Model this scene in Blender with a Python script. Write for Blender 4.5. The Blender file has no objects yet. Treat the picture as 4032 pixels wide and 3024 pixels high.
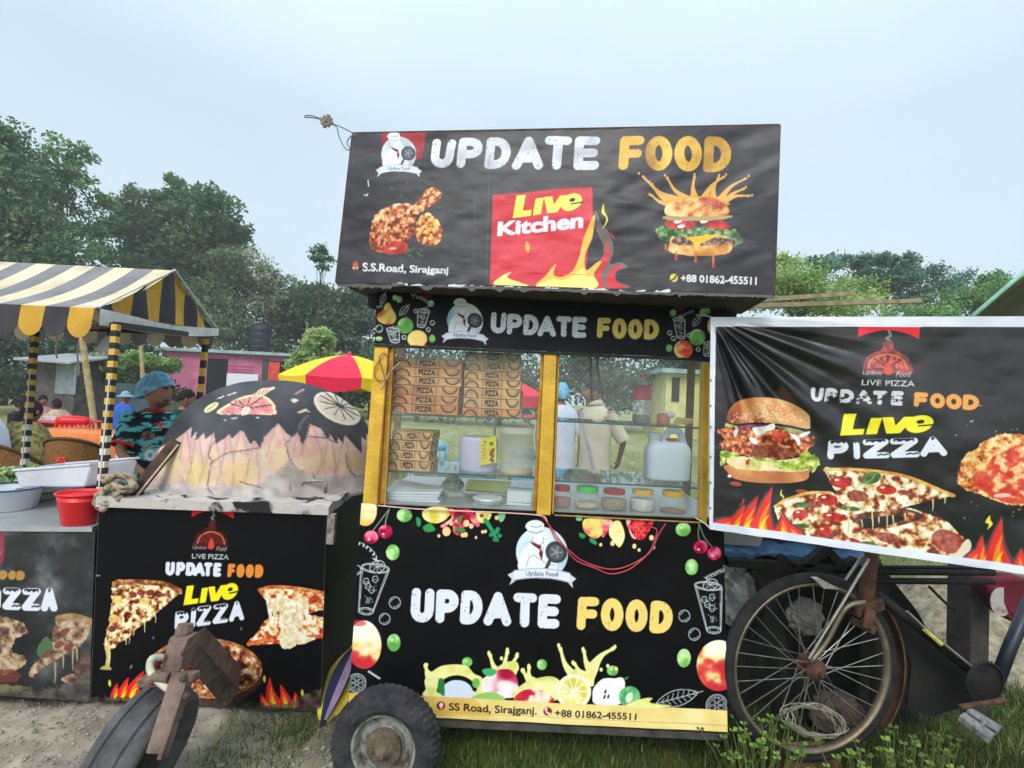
import bpy,bmesh,math,random
import numpy as np
from mathutils import Vector,Matrix
random.seed(7)
RNG=np.random.default_rng(7)
scn=bpy.context.scene
COL=scn.collection
rad=math.radians
F_N,CX,CY=2005.0,2016.0,1512.0
ROLL,PITCH,CAMH=rad(2.77),rad(1.5),1.55
_F=Vector((0,math.cos(PITCH),math.sin(PITCH)))
_U0=Vector((0,-math.sin(PITCH),math.cos(PITCH)))
_R=Vector((1,0,0))*math.cos(ROLL)+_U0*math.sin(ROLL)
_U=Vector((-1,0,0))*math.sin(ROLL)+_U0*math.cos(ROLL)
CAM=Vector((0,0,CAMH))
cam=bpy.data.cameras.new('camera')
cam_o=bpy.data.objects.new('camera',cam)
COL.objects.link(cam_o)
m=Matrix((_R,_U,-_F)).transposed().to_4x4()
m.translation=CAM
cam_o.matrix_world=m
cam.sensor_width=36
cam.lens=36*F_N/4032
cam.clip_start,cam.clip_end=0.05,800
scn.camera=cam_o
SUN_EL,SUN_AZ=rad(42),rad(195)
world=bpy.data.worlds.new('World')
scn.world=world
world.use_nodes=True
wn,wl=world.node_tree.nodes,world.node_tree.links
wn.clear()
out=wn.new('ShaderNodeOutputWorld')
sky=wn.new('ShaderNodeTexSky')
sky.sky_type='NISHITA'
sky.sun_disc=False
sky.sun_elevation=SUN_EL
sky.sun_rotation=SUN_AZ
sky.air_density,sky.dust_density=1.0,5.0
bg1=wn.new('ShaderNodeBackground'); bg1.inputs[1].default_value=0.05
wl.new(sky.outputs[0],bg1.inputs[0])
geo=wn.new('ShaderNodeTexCoord')
sep=wn.new('ShaderNodeSeparateXYZ'); wl.new(geo.outputs['Generated'],sep.inputs[0])
noi=wn.new('ShaderNodeTexNoise'); noi.inputs['Scale'].default_value=1.6
noi.inputs['Detail'].default_value=5; noi.inputs['Roughness'].default_value=0.5
mp=wn.new('ShaderNodeMapping'); mp.inputs['Scale'].default_value=(1,1,2.2)
wl.new(geo.outputs['Generated'],mp.inputs[0]); wl.new(mp.outputs[0],noi.inputs['Vector'])
cr=wn.new('ShaderNodeValToRGB')
cr.color_ramp.elements[0].position,cr.color_ramp.elements[0].color=0.30,(0.54,0.68,0.77,1)
cr.color_ramp.elements[1].position,cr.color_ramp.elements[1].color=0.72,(0.67,0.78,0.85,1)
wl.new(noi.outputs[0],cr.inputs[0])
bg2=wn.new('ShaderNodeBackground'); wl.new(cr.outputs[0],bg2.inputs[0])
el=wn.new('ShaderNodeMapRange')
el.inputs['From Min'].default_value=0.45; el.inputs['From Max'].default_value=1.0
el.inputs['To Min'].default_value=0.91; el.inputs['To Max'].default_value=1.75
wl.new(sep.outputs[2],el.inputs[0]); wl.new(el.outputs[0],bg2.inputs[1])
add=wn.new('ShaderNodeAddShader')
wl.new(bg1.outputs[0],add.inputs[0]); wl.new(bg2.outputs[0],add.inputs[1])
wl.new(add.outputs[0],out.inputs[0])
sl=bpy.data.lights.new('sun','SUN')
sl.energy,sl.angle,sl.color=1.5,rad(25),(1.0,0.97,0.92)
so=bpy.data.objects.new('sun',sl); COL.objects.link(so)
sdir=Vector((math.sin(SUN_AZ)*math.cos(SUN_EL),math.cos(SUN_AZ)*math.cos(SUN_EL),math.sin(SUN_EL)))
so.rotation_euler=sdir.to_track_quat('Z','Y').to_euler()
so.location=sdir*30
vs=scn.view_settings
vs.view_transform,vs.look,vs.exposure,vs.gamma='Standard','None',0.14,1.0
try:
 vs.use_curve_mapping=False
except Exception:
 pass
scn.cycles.transparent_max_bounces=24
scn.cycles.max_bounces=8
def crop(x0,y0,s):
 return lambda x,y: (x0+x*s,y0+y*s)
o=crop(0,0,1.82278)
c1=crop(1260,400,.85895); c2=crop(1350,1300,.70072); c3=crop(1300,1950,.74593)
c4=crop(2750,1150,.72348); c5=crop(2750,2000,.61724); c6=crop(300,1900,.67758)
c7=crop(600,1300,.48223); c8=crop(0,1000,.66313); c9=crop(0,1700,.79787)
c10=crop(0,400,.67812); c11=crop(1480,1380,.42191); c12=crop(2100,1380,.42194)
c13=crop(2900,900,.51175); d1=crop(0,1340,.39773); d2=crop(380,2400,.37618)
d3=crop(1200,2200,.49669); d4=crop(3300,2200,.49661); d5=crop(1080,1000,.33755)
d6=crop(300,1950,.4522); d7=crop(3300,1600,.4219); d8=crop(2780,1500,.42206)
def ray(n):
 return _F+_R*((n[0]-CX)/F_N)+_U*((CY-n[1])/F_N)
def P(n,Y):
 d=ray(n)
 return CAM+d*(Y/d.y)
def PZ(n,z):
 d=ray(n)
 return CAM+d*((z-CAMH)/d.z)
def hit(n,p0,nrm):
 d=ray(n)
 return CAM+d*((p0-CAM).dot(nrm)/d.dot(nrm))
def S(px,Y):
 return px*Y/F_N
def proj(p):
 v=Vector(p)-CAM
 z=v.dot(_F)
 return (CX+F_N*v.dot(_R)/z,CY-F_N*v.dot(_U)/z)
def srgb(c):
 c=np.asarray(c,float)/255.0
 return np.where(c <= 0.04045,c/12.92,((c+0.055)/1.055)** 2.4)
_M={}
def mat(name,rgb,rough=0.6,metal=0.0,spec=0.35,var=0.18,scale=18.0,bump=0.0,bscale=None,
 rgb2=None,thr=None,alpha=None,trans=0.0,sss=None):
 """principled material whose colour wanders between two tones; rgb in photo sRGB 0-255"""
 if name in _M:
  return _M[name]
 mt=bpy.data.materials.new(name); _M[name]=mt
 mt.use_nodes=True
 nd,lk=mt.node_tree.nodes,mt.node_tree.links
 b=nd['Principled BSDF']
 a=srgb(rgb)
 b2=srgb(rgb2) if rgb2 is not None else np.clip(a*(1-var*1.6),0,1)
 a2=a if rgb2 is not None else np.clip(a*(1+var),0,.9)
 tc=nd.new('ShaderNodeTexCoord')
 n=nd.new('ShaderNodeTexNoise'); n.inputs['Scale'].default_value=scale
 n.inputs['Detail'].default_value=6; n.inputs['Roughness'].default_value=0.62
 lk.new(tc.outputs['Object'],n.inputs['Vector'])
 r=nd.new('ShaderNodeValToRGB')
 lo,hi=thr if thr else (0.3,0.7)
 r.color_ramp.elements[0].position,r.color_ramp.elements[0].color=lo,(*b2,1)
 r.color_ramp.elements[1].position,r.color_ramp.elements[1].color=hi,(*a2,1)
 lk.new(n.outputs[0],r.inputs[0]); lk.new(r.outputs[0],b.inputs['Base Color'])
 b.inputs['Roughness'].default_value=rough
 b.inputs['Metallic'].default_value=metal
 b.inputs['Specular IOR Level'].default_value=spec
 b.inputs['Transmission Weight'].default_value=trans
 if alpha is not None:
  b.inputs['Alpha'].default_value=alpha
 if sss:
  b.inputs['Subsurface Weight'].default_value=sss
  b.inputs['Subsurface Scale'].default_value=0.02
 if bump:
  n2=nd.new('ShaderNodeTexNoise'); n2.inputs['Scale'].default_value=bscale or scale*3
  n2.inputs['Detail'].default_value=5
  lk.new(tc.outputs['Object'],n2.inputs['Vector'])
  bp=nd.new('ShaderNodeBump'); bp.inputs['Strength'].default_value=bump
  bp.inputs['Distance'].default_value=0.01
  lk.new(n2.outputs[0],bp.inputs['Height']); lk.new(bp.outputs[0],b.inputs['Normal'])
 return mt
def print_mat(name,rough=0.5,spec=0.3,bump=0.15,bscale=60,dirt=0.0,dirtcol=(150,140,125),dscale=5):
 """material that shows the colours printed on the mesh (colour attribute 'Col')"""
 if name in _M:
  return _M[name]
 mt=bpy.data.materials.new(name); _M[name]=mt
 mt.use_nodes=True
 nd,lk=mt.node_tree.nodes,mt.node_tree.links
 b=nd['Principled BSDF']
 at=nd.new('ShaderNodeAttribute'); at.attribute_name='Col'
 b.inputs['Roughness'].default_value=rough
 b.inputs['Specular IOR Level'].default_value=spec
 tc=nd.new('ShaderNodeTexCoord')
 n=nd.new('ShaderNodeTexNoise'); n.inputs['Scale'].default_value=bscale; n.inputs['Detail'].default_value=4
 lk.new(tc.outputs['Object'],n.inputs['Vector'])
 bp=nd.new('ShaderNodeBump'); bp.inputs['Strength'].default_value=bump; bp.inputs['Distance'].default_value=0.004
 lk.new(n.outputs[0],bp.inputs['Height']); lk.new(bp.outputs[0],b.inputs['Normal'])
 if dirt:
  n2=nd.new('ShaderNodeTexNoise'); n2.inputs['Scale'].default_value=dscale
  n2.inputs['Detail'].default_value=8; n2.inputs['Roughness'].default_value=.7
  lk.new(tc.outputs['Object'],n2.inputs['Vector'])
  r=nd.new('ShaderNodeMapRange'); r.inputs['From Min'].default_value=.45; r.inputs['From Max'].default_value=.85
  r.inputs['To Max'].default_value=dirt
  lk.new(n2.outputs[0],r.inputs[0])
  mx=nd.new('ShaderNodeMix'); mx.data_type='RGBA'
  mx.inputs['B'].default_value=(*srgb(dirtcol),1)
  lk.new(r.outputs[0],mx.inputs['Factor']); lk.new(at.outputs['Color'],mx.inputs['A'])
  lk.new(mx.outputs['Result'],b.inputs['Base Color'])
 else:
  lk.new(at.outputs['Color'],b.inputs['Base Color'])
 return mt
def glass_mat(name,tint=(235,245,240),haze=0.06,gloss=0.10):
 if name in _M:
  return _M[name]
 mt=bpy.data.materials.new(name); _M[name]=mt
 mt.use_nodes=True
 nd,lk=mt.node_tree.nodes,mt.node_tree.links
 nd.remove(nd['Principled BSDF'])
 ot=nd['Material Output']
 tr=nd.new('ShaderNodeBsdfTransparent'); tr.inputs[0].default_value=(*srgb(tint),1)
 df=nd.new('ShaderNodeBsdfDiffuse'); df.inputs[0].default_value=(.75,.78,.78,1)
 gl=nd.new('ShaderNodeBsdfGlossy'); gl.inputs['Roughness'].default_value=0.03
 tc=nd.new('ShaderNodeTexCoord')
 n=nd.new('ShaderNodeTexNoise'); n.inputs['Scale'].default_value=5; n.inputs['Detail'].default_value=7
 lk.new(tc.outputs['Object'],n.inputs['Vector'])
 mr=nd.new('ShaderNodeMapRange'); mr.inputs['From Min'].default_value=.35; mr.inputs['From Max'].default_value=.75
 mr.inputs['To Min'].default_value=haze*.3; mr.inputs['To Max'].default_value=haze*1.6
 lk.new(n.outputs[0],mr.inputs[0])
 m1=nd.new('ShaderNodeMixShader'); lk.new(mr.outputs[0],m1.inputs[0])
 lk.new(tr.outputs[0],m1.inputs[1]); lk.new(df.outputs[0],m1.inputs[2])
 fr=nd.new('ShaderNodeFresnel'); fr.inputs[0].default_value=1.35
 ml=nd.new('ShaderNodeMath'); ml.operation='MULTIPLY'; ml.inputs[1].default_value=gloss*10
 ml.use_clamp=True
 lk.new(fr.outputs[0],ml.inputs[0])
 m2=nd.new('ShaderNodeMixShader'); lk.new(ml.outputs[0],m2.inputs[0])
 lk.new(m1.outputs[0],m2.inputs[1]); lk.new(gl.outputs[0],m2.inputs[2])
 lk.new(m2.outputs[0],ot.inputs[0])
 return mt
def tag(ob,label=None,cat=None,group=None,kind=None):
 if label: ob['label']=label
 if cat: ob['category']=cat
 if group: ob['group']=group
 if kind: ob['kind']=kind
 return ob
def thing(name,label,cat,loc,group=None):
 e=bpy.data.objects.new(name,None)
 e.empty_display_size=.1
 COL.objects.link(e)
 e.location=loc
 return tag(e,label,cat,group)
def link(name,me,material,parent=None,smooth=False):
 ob=bpy.data.objects.new(name,me)
 COL.objects.link(ob)
 if material is not None:
  for mm in (material if isinstance(material,(list,tuple)) else [material]):
   me.materials.append(mm)
 if smooth:
  me.polygons.foreach_set('use_smooth',np.ones(len(me.polygons),bool))
 if parent is not None:
  ob.parent=parent
  q=parent; off=Vector((0,0,0))
  while q is not None:
   off += q.location; q=q.parent
  ob.location=-off
 return ob
class MB:
 """collects shapes in world coordinates and links them as ONE mesh object"""
 def __init__(s): s.v,s.f,s.mi,s.c=[],[],[],[]; s.m=0
 def add(s,vs,fs,mi=None):
  b=len(s.v)
  s.v += [tuple(v) for v in vs]
  s.f += [tuple(i+b for i in f) for f in fs]
  s.mi += [s.m if mi is None else mi]*len(fs)
  return s
 def hexa(s,a,b):
  return s.add(list(a)+list(b),[(3,2,1,0),(4,5,6,7),(0,1,5,4),(1,2,6,5),(2,3,7,6),(3,0,4,7)])
 def box(s,c,size,rz=0,rx=0,ry=0,bev=0):
  M=Matrix.Rotation(rz,3,'Z') @ Matrix.Rotation(rx,3,'X') @ Matrix.Rotation(ry,3,'Y')
  c=Vector(c); hx,hy,hz=[q/2 for q in size]
  if bev <= 0:
   p=[Vector((x,y,z)) for z in (-hz,hz) for x,y in ((-hx,-hy),(hx,-hy),(hx,hy),(-hx,hy))]
   p=[c+M @ q for q in p]
   return s.hexa(p[:4],p[4:])
  rings=[]
  for z,k in ((-hz,bev),(-hz+bev,0),(hz-bev,0),(hz,bev)):
   x,y,e=hx-k,hy-k,bev if k == 0 else bev*.6
   rings.append([c+M @ Vector(q) for q in ((-x+e,-y,z),(x-e,-y,z),(x,-y+e,z),(x,y-e,z),
    (x-e,y,z),(-x+e,y,z),(-x,y-e,z),(-x,-y+e,z))])
  return s.loft(rings)
 def bar(s,a,b,w,h,up=(0,0,1)):
  a,b=Vector(a),Vector(b)
  d=(b-a).normalized(); x=d.cross(Vector(up))
  if x.length<1e-4: x=d.cross(Vector((1,0,0)))
  x.normalize(); y=x.cross(d)
  q=lambda p: [p-x*w/2-y*h/2,p+x*w/2-y*h/2,p+x*w/2+y*h/2,p-x*w/2+y*h/2]
  return s.hexa(q(a),q(b))
 def loft(s,rings,cap=True,closed=True):
  n=len(rings[0]); b=len(s.v)
  vs=[v for r in rings for v in r]; fs=[]
  for i in range(len(rings)-1):
   for j in range(n if closed else n-1):
    k=(j+1) %n
    fs.append((i*n+j,i*n+k,(i+1)*n+k,(i+1)*n+j))
  if cap and closed:
   fs.append(tuple(range(n-1,-1,-1)))
   fs.append(tuple((len(rings)-1)*n+j for j in range(n)))
  return s.add(vs,fs)
 def tube(s,pts,r,seg=8,cap=True):
  pts=[Vector(p) for p in pts]
  rr=r if isinstance(r,(list,tuple)) else [r]*len(pts)
  rings=[]; x=None
  for i,p in enumerate(pts):
   d=(pts[min(i+1,len(pts)-1)]-pts[max(i-1,0)])
   if d.length<1e-9: d=Vector((0,0,1))
   d.normalize()
   if x is None:
    x=d.cross(Vector((0,0,1)))
    if x.length<1e-3: x=d.cross(Vector((1,0,0)))
   else:
    x=x-d*x.dot(d)
    if x.length<1e-6: x=d.cross(Vector((.3,.5,.8)))
   x.normalize(); y=d.cross(x)
   rings.append([p+(x*math.cos(2*math.pi*k/seg)+y*math.sin(2*math.pi*k/seg))*rr[i] for k in range(seg)])
  return s.loft(rings,cap)
 def lathe(s,c,prof,axis=(0,0,1),seg=24,sx=1,sy=1,rot=0,close=False):
  """prof: list of (radius, height along axis)"""
  ax=Vector(axis).normalized(); x=ax.cross(Vector((0,1,0)))
  if x.length<1e-3: x=ax.cross(Vector((1,0,0)))
  x.normalize(); y=ax.cross(x); c=Vector(c)
  rings=[[c+ax*h+x*(r*sx*math.cos(2*math.pi*k/seg+rot))+y*(r*sy*math.sin(2*math.pi*k/seg+rot)) for k in range(seg)] for r,h in prof]
  if close: rings.append(rings[0])
  return s.loft(rings,cap=not close)
 def ball(s,c,r,seg=12,rings=8,sx=1,sy=1,sz=1):
  c=Vector(c); pr=[]
  for i in range(rings+1):
   t=math.pi*i/rings
   pr.append([c+Vector((r*sx*max(math.sin(t),.001)*math.cos(2*math.pi*k/seg),
    r*sy*max(math.sin(t),.001)*math.sin(2*math.pi*k/seg),-r*sz*math.cos(t))) for k in range(seg)])
  return s.loft(pr)
 def prism(s,front,vec):
  v=Vector(vec); n=len(front); f=[Vector(p) for p in front]
  return s.add(f+[p+v for p in f],[tuple(range(n)),tuple(range(2*n-1,n-1,-1))]+
   [(i,(i+1) %n,n+(i+1) %n,n+i) for i in range(n)])
 def grid(s,fn,nu,nv,mi=None):
  vs=[fn(i/nu,j/nv) for j in range(nv+1) for i in range(nu+1)]
  fs=[(j*(nu+1)+i,j*(nu+1)+i+1,(j+1)*(nu+1)+i+1,(j+1)*(nu+1)+i) for j in range(nv) for i in range(nu)]
  return s.add(vs,fs,mi)
 def mesh(s,name,fix=True):
  me=bpy.data.meshes.new(name)
  me.from_pydata(s.v,[],s.f)
  me.polygons.foreach_set('material_index',np.array(s.mi,np.int32))
  if fix:
   bm=bmesh.new(); bm.from_mesh(me)
   bmesh.ops.recalc_face_normals(bm,faces=bm.faces)
   bm.to_mesh(me); bm.free()
  return me
 def build(s,name,material,parent=None,smooth=False,bevel=0,fix=True):
  ob=link(name,s.mesh(name,fix),material,parent,smooth)
  if bevel:
   b=ob.modifiers.new('bevel','BEVEL'); b.width=bevel; b.segments=2; b.limit_method='ANGLE'
   b.angle_limit=rad(40)
  return ob
 def auto(s,name,material,parent=None,ang=35):
  ob=s.build(name,material,parent,True)
  try:
   ob.data.set_sharp_from_angle(angle=rad(ang))
  except Exception:
   pass
  return ob
def spl(pts,n=8,closed=False):
 """Catmull-Rom through 2-D or 3-D points"""
 p=[np.array(q,float) for q in pts]; L=len(p); r=[]
 for i in range(L if closed else L-1):
  a=p[(i-1) %L] if closed or i>0 else p[0]*2-p[1]
  b,c=p[i],p[(i+1) %L]
  d=p[(i+2) %L] if closed or i+2<L else p[-1]*2-p[-2]
  for k in range(n):
   t=k/n
   r.append(.5*(2*b+(c-a)*t+(2*a-5*b+4*c-d)*t*t+(3*b-a-3*c+d)*t** 3))
 if not closed: r.append(p[-1])
 return r
_LAT=RNG.random((256,256))
def vnoise(x,y):
 xi,yi=np.floor(x).astype(int),np.floor(y).astype(int)
 fx,fy=x-xi,y-yi
 fx,fy=fx*fx*(3-2*fx),fy*fy*(3-2*fy)
 a=_LAT[yi & 255,xi & 255]; b=_LAT[yi & 255,(xi+1) & 255]
 c=_LAT[(yi+1) & 255,xi & 255]; d=_LAT[(yi+1) & 255,(xi+1) & 255]
 return (a*(1-fx)+b*fx)*(1-fy)+(c*(1-fx)+d*fx)*fy
def fbm(x,y,oc=4,seed=0,gain=.55):
 v,a,t=0,1.0,0
 for k in range(oc):
  v=v+a*vnoise(x*2** k+seed*17.3+k*31.7,y*2** k+seed*9.1+k*11.9); t += a; a *= gain
 v=v/t
 return np.clip((v-.5)*1.9+.5,0,1)
def tex(ramp,scale,seed=0,oc=4,gx=0,gy=0,sx=1,sy=1):
 ts=np.array([r[0] for r in ramp]); cs=np.array([r[1] for r in ramp],float)
 def f(X,Y):
  v=fbm(X/(scale*sx),Y/(scale*sy),oc,seed)
  if gx or gy:
   v=v+gx*((X-X.min())/max(np.ptp(X),1)-.5)+gy*((Y-Y.min())/max(np.ptp(Y),1)-.5)
  return np.stack([np.interp(v,ts,cs[:,k]) for k in range(3)],-1)
 return f
def rough(pts,amp,seed=0,step=6):
 """crinkle an outline (photo pixels)"""
 r=random.Random(seed); q=[]
 L=len(pts)
 for i in range(L):
  a,b=np.array(pts[i],float),np.array(pts[(i+1) %L],float)
  n=max(1,int(np.linalg.norm(b-a)/step))
  for k in range(n):
   q.append(a+(b-a)*k/n+np.array([r.uniform(-amp,amp),r.uniform(-amp,amp)]))
 return q
_fontcache={}
def text_edges(s,bold=0.0,shear=0.0):
 key=(s,bold,shear)
 if key not in _fontcache:
  cu=bpy.data.curves.new('lettering','FONT')
  cu.body=s; cu.offset=bold; cu.shear=shear; cu.resolution_u=4
  ob=bpy.data.objects.new('lettering',cu); COL.objects.link(ob)
  dg=bpy.context.evaluated_depsgraph_get()
  me=ob.evaluated_get(dg).to_mesh()
  cnt={}
  for p in me.polygons:
   for e in p.edge_keys: cnt[e]=cnt.get(e,0)+1
  v=np.array([(w.co.x,w.co.y) for w in me.vertices])
  E=np.array([(v[a],v[b]) for (a,b),k in cnt.items() if k == 1])
  ob.evaluated_get(dg).to_mesh_clear()
  bpy.data.objects.remove(ob); bpy.data.curves.remove(cu)
  lo,hi=E.reshape(-1,2).min(0),E.reshape(-1,2).max(0)
  _fontcache[key]=(E-lo)/(hi-lo)
 return _fontcache[key]
def homog(src,dst):
 A=[]; b=[]
 for (x,y),(X,Y) in zip(src,dst):
  A.append([x,y,1,0,0,0,-X*x,-X*y]); b.append(X)
  A.append([0,0,0,x,y,1,-Y*x,-Y*y]); b.append(Y)
 h=np.linalg.solve(np.array(A,float),np.array(b,float))
 return np.append(h,1).reshape(3,3)
def happly(Hm,p):
 p=np.asarray(p,float)
 q=np.concatenate([p,np.ones(p.shape[:-1]+(1,))],-1) @ Hm.T
 return q[...,:2]/q[...,2:]
_arc=lambda cx,cy,rx,ry,a0,a1,n=9: [(cx+rx*math.cos(rad(a0+(a1-a0)*k/n)),cy+ry*math.sin(rad(a0+(a1-a0)*k/n))) for k in range(n+1)]
GLYPH={
 'U': [[(0,1.4),(0,.45)]+_arc(.5,.45,.5,.45,180,360)+[(1,1.4)]],
 'P': [[(0,0),(0,1.4)],[(0,1.4),(.5,1.4)]+_arc(.5,1,.5,.4,90,-90)+[(0,.6)]],
 'D': [[(0,0),(0,1.4),(.35,1.4)]+_arc(.35,.7,.65,.7,90,-90)+[(0,0)]],
 'A': [[(-.05,0),(.5,1.4),(1.05,0)],[(.2,.42),(.8,.42)]],
 'T': [[(0,1.4),(1,1.4)],[(.5,1.4),(.5,0)]],
 'E': [[(.95,1.4),(0,1.4),(0,0),(.95,0)],[(0,.7),(.85,.7)]],
 'F': [[(.95,1.4),(0,1.4),(0,0)],[(0,.68),(.85,.68)]],
 'O': [_arc(.5,.7,.5,.7,0,360,20)],
 'I': [[(.5,0),(.5,1.4)]],
 'Z': [[(0,1.4),(1,1.4),(0,0),(1,0)]],
 }
class Panel:
 """a flat printed sheet: corners in photo pixels (tl,tr,br,bl), lying in the plane p0/nrm"""
 def __init__(s,corners,p0,nrm,step=2.4,bg=(12,12,16),fn=None):
  s.c=[np.array(q,float) for q in corners]; s.p0,s.nrm,s.step=p0,nrm,step
  w=max(np.linalg.norm(s.c[1]-s.c[0]),np.linalg.norm(s.c[2]-s.c[3]))
  h=max(np.linalg.norm(s.c[3]-s.c[0]),np.linalg.norm(s.c[2]-s.c[1]))
  s.nu,s.nv=int(w/step),int(h/step)
  s.W,s.H=s.nu*2,s.nv*2
  s.to_n=homog([(0,0),(1,0),(1,1),(0,1)],s.c)
  s.from_n=np.linalg.inv(s.to_n)
  s.img=np.empty((s.H,s.W,3)); s.img[:]=bg
  s.k=2/step
 def can(s,pts):
  return happly(s.from_n,np.asarray([(q[0],q[1]) for q in pts],float))*np.array([s.W,s.H])
 def _apply(s,m,x0,y0,col,alpha):
  if not m.any(): return
  h,w=m.shape
  reg=s.img[y0:y0+h,x0:x0+w]
  if callable(col):
   X,Y=np.meshgrid((x0+np.arange(w))/s.k,(y0+np.arange(h))/s.k)
   c=col(X,Y)[m]
  else:
   c=np.array(col,float)
  a=alpha[m][:,None] if isinstance(alpha,np.ndarray) else alpha
  reg[m]=reg[m]*(1-a)+c*a
 def edges(s,E,col,alpha=1.0):
  lo,hi=E.reshape(-1,2).min(0),E.reshape(-1,2).max(0)
  x0,y0=max(0,int(lo[0])-1),max(0,int(lo[1])-1)
  x1,y1=min(s.W,int(hi[0])+2),min(s.H,int(hi[1])+2)
  if x1 <= x0 or y1 <= y0: return
  w,h=x1-x0,y1-y0
  acc=np.zeros((h,w+1),np.int8)
  for (ax,ay),(bx,by) in E:
   if ay>by: ax,ay,bx,by=bx,by,ax,ay
   r0,r1=max(math.ceil(ay-.5),y0),min(math.ceil(by-.5),y1)
   if r1 <= r0: continue
   rows=np.arange(r0,r1)
   xc=ax+(rows+.5-ay)*(bx-ax)/(by-ay)
   ci=np.clip(np.ceil(xc-.5).astype(int)-x0,0,w)
   acc[rows-y0,ci] ^= 1
  m=np.bitwise_xor.accumulate(acc[:,:w],axis=1).astype(bool)
  s._apply(m,x0,y0,col,alpha)
 def poly(s,pts,col,alpha=1.0):
  q=s.can(pts)
  s.edges(np.stack([q,np.roll(q,-1,0)],1),col,alpha)
 def curve(s,pts,col,alpha=1.0,n=7):
  s.poly(spl(pts,n,True),col,alpha)
 def disk(s,c,rx,ry=None,col=(255,255,255),rot=0,alpha=1.0):
  ry=ry or rx
  ca,sa=math.cos(rad(rot)),math.sin(rad(rot))
  s.poly([(c[0]+rx*math.cos(t)*ca-ry*math.sin(t)*sa,c[1]+rx*math.cos(t)*sa+ry*math.sin(t)*ca)
   for t in np.linspace(0,2*math.pi,37)[:-1]],col,alpha)
 def ring(s,c,rx,ry,r,col,rot=0,a0=0,a1=360,alpha=1.0):
  ca,sa=math.cos(rad(rot)),math.sin(rad(rot))
  s.stroke([(c[0]+rx*math.cos(t)*ca-ry*math.sin(t)*sa,c[1]+rx*math.cos(t)*sa+ry*math.sin(t)*ca)
   for t in np.linspace(rad(a0),rad(a1),30)],r,col,alpha)
 def stroke(s,pts,r,col,alpha=1.0):
  q=s.can(pts); rr=np.broadcast_to(np.asarray(r,float)*s.k,(len(q),))
  mx=rr.max()
  x0,y0=max(0,int(q[:,0].min()-mx)-1),max(0,int(q[:,1].min()-mx)-1)
  x1,y1=min(s.W,int(q[:,0].max()+mx)+2),min(s.H,int(q[:,1].max()+mx)+2)
  if x1 <= x0 or y1 <= y0: return
  m=np.zeros((y1-y0,x1-x0),bool)
  for i in range(len(q)-1):
   a,b=q[i],q[i+1]; e=max(rr[i],rr[i+1])
   u0,v0=max(x0,int(min(a[0],b[0])-e)-1),max(y0,int(min(a[1],b[1])-e)-1)
   u1,v1=min(x1,int(max(a[0],b[0])+e)+2),min(y1,int(max(a[1],b[1])+e)+2)
   if u1 <= u0 or v1 <= v0: continue
   X,Y=np.meshgrid(np.arange(u0,u1)+.5,np.arange(v0,v1)+.5)
   d=b-a; L=d @ d
   t=np.clip(((X-a[0])*d[0]+(Y-a[1])*d[1])/L,0,1) if L>0 else np.zeros_like(X)
   D=(X-a[0]-t*d[0])** 2+(Y-a[1]-t*d[1])** 2
   m[v0-y0:v1-y0,u0-x0:u1-x0] |= D<(rr[i]+(rr[i+1]-rr[i])*t)** 2
  s._apply(m,x0,y0,col,alpha)
 def text(s,st,quad,col,bold=0.0,shear=0.0,alpha=1.0):
  """quad: bl, br, tr, tl in photo pixels"""
  E=text_edges(st,bold,shear)
  bl,br,tr,tl=[np.array(q,float) for q in quad]
  x,y=E[...,:1],E[...,1:]
  n=(bl*(1-x)+br*x)*(1-y)+(tl*(1-x)+tr*x)*y
  s.edges(happly(s.from_n,n)*np.array([s.W,s.H]),col,alpha)
 def arctext(s,st,cen,r,a0,a1,h,col,bold=.02,flip=False):
  """lettering round an arc; angles in degrees, y down"""
  E=text_edges(st,bold)
  x,y=E[...,0],E[...,1]
  if flip: x=1-x
  a=np.radians(a0+(a1-a0)*x); R=r+y*h
  n=np.stack([cen[0]+R*np.cos(a),cen[1]+R*np.sin(a)],-1)
  s.edges(happly(s.from_n,n)*np.array([s.W,s.H]),col)
 def caps(s,letters,quads,col,r,worn=None,dark=(40,42,55),shear=0.08):
  """heavy rounded capitals; quads = list of (bl, br, tr, tl) per letter, r = pen radius (photo px)"""
  for i,(ch,qd) in enumerate(zip(letters,quads)):
   bl,br,tr,tl=[np.array(q,float) for q in qd]
   w,h=np.linalg.norm(br-bl),np.linalg.norm(tl-bl)
   mx,my=r/w,r/h
   for st in GLYPH[ch]:
    pts=[]
    for x,y in st:
     u=mx+(1-2*mx)*x; v=my+(1-2*my)*y/1.4
     pts.append((bl*(1-u)+br*u)*(1-v)+(tl*(1-u)+tr*u)*v)
    s.stroke(pts,r,col)
   if worn:
    rr=random.Random(i*7+worn)
    for k in range(16):
     u,v=rr.random(),rr.random()** 1.5
     c=(bl*(1-u)+br*u)*(1-v)+(tl*(1-u)+tr*u)*v
     s.disk(c,rr.uniform(.8,2.6),rr.uniform(1.2,4.2),dark,rr.uniform(-20,20),.55)
 def build(s,name,material,parent,disp=None,smooth=True,pos=None):
  img=s.img.reshape(s.nv,2,s.nu,2,3).mean((1,3))
  lin=np.clip(srgb(np.clip(img,0,255)),0.002,.9)
  U,V=np.meshgrid((np.arange(s.nu))/(s.nu-1),(np.arange(s.nv))/(s.nv-1))
  n=happly(s.to_n,np.stack([U,V],-1))
  d=np.array(_F)+((n[...,:1]-CX)/F_N)*np.array(_R)+((CY-n[...,1:])/F_N)*np.array(_U)
  nr=np.array(s.nrm)
  t=np.array(s.p0-CAM) @ nr/(d @ nr)
  p=np.array(CAM)+d*t[...,None]
  if disp is not None:
   p=p+disp(U,V,n)[...,None]*nr
  me=bpy.data.meshes.new(name)
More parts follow.
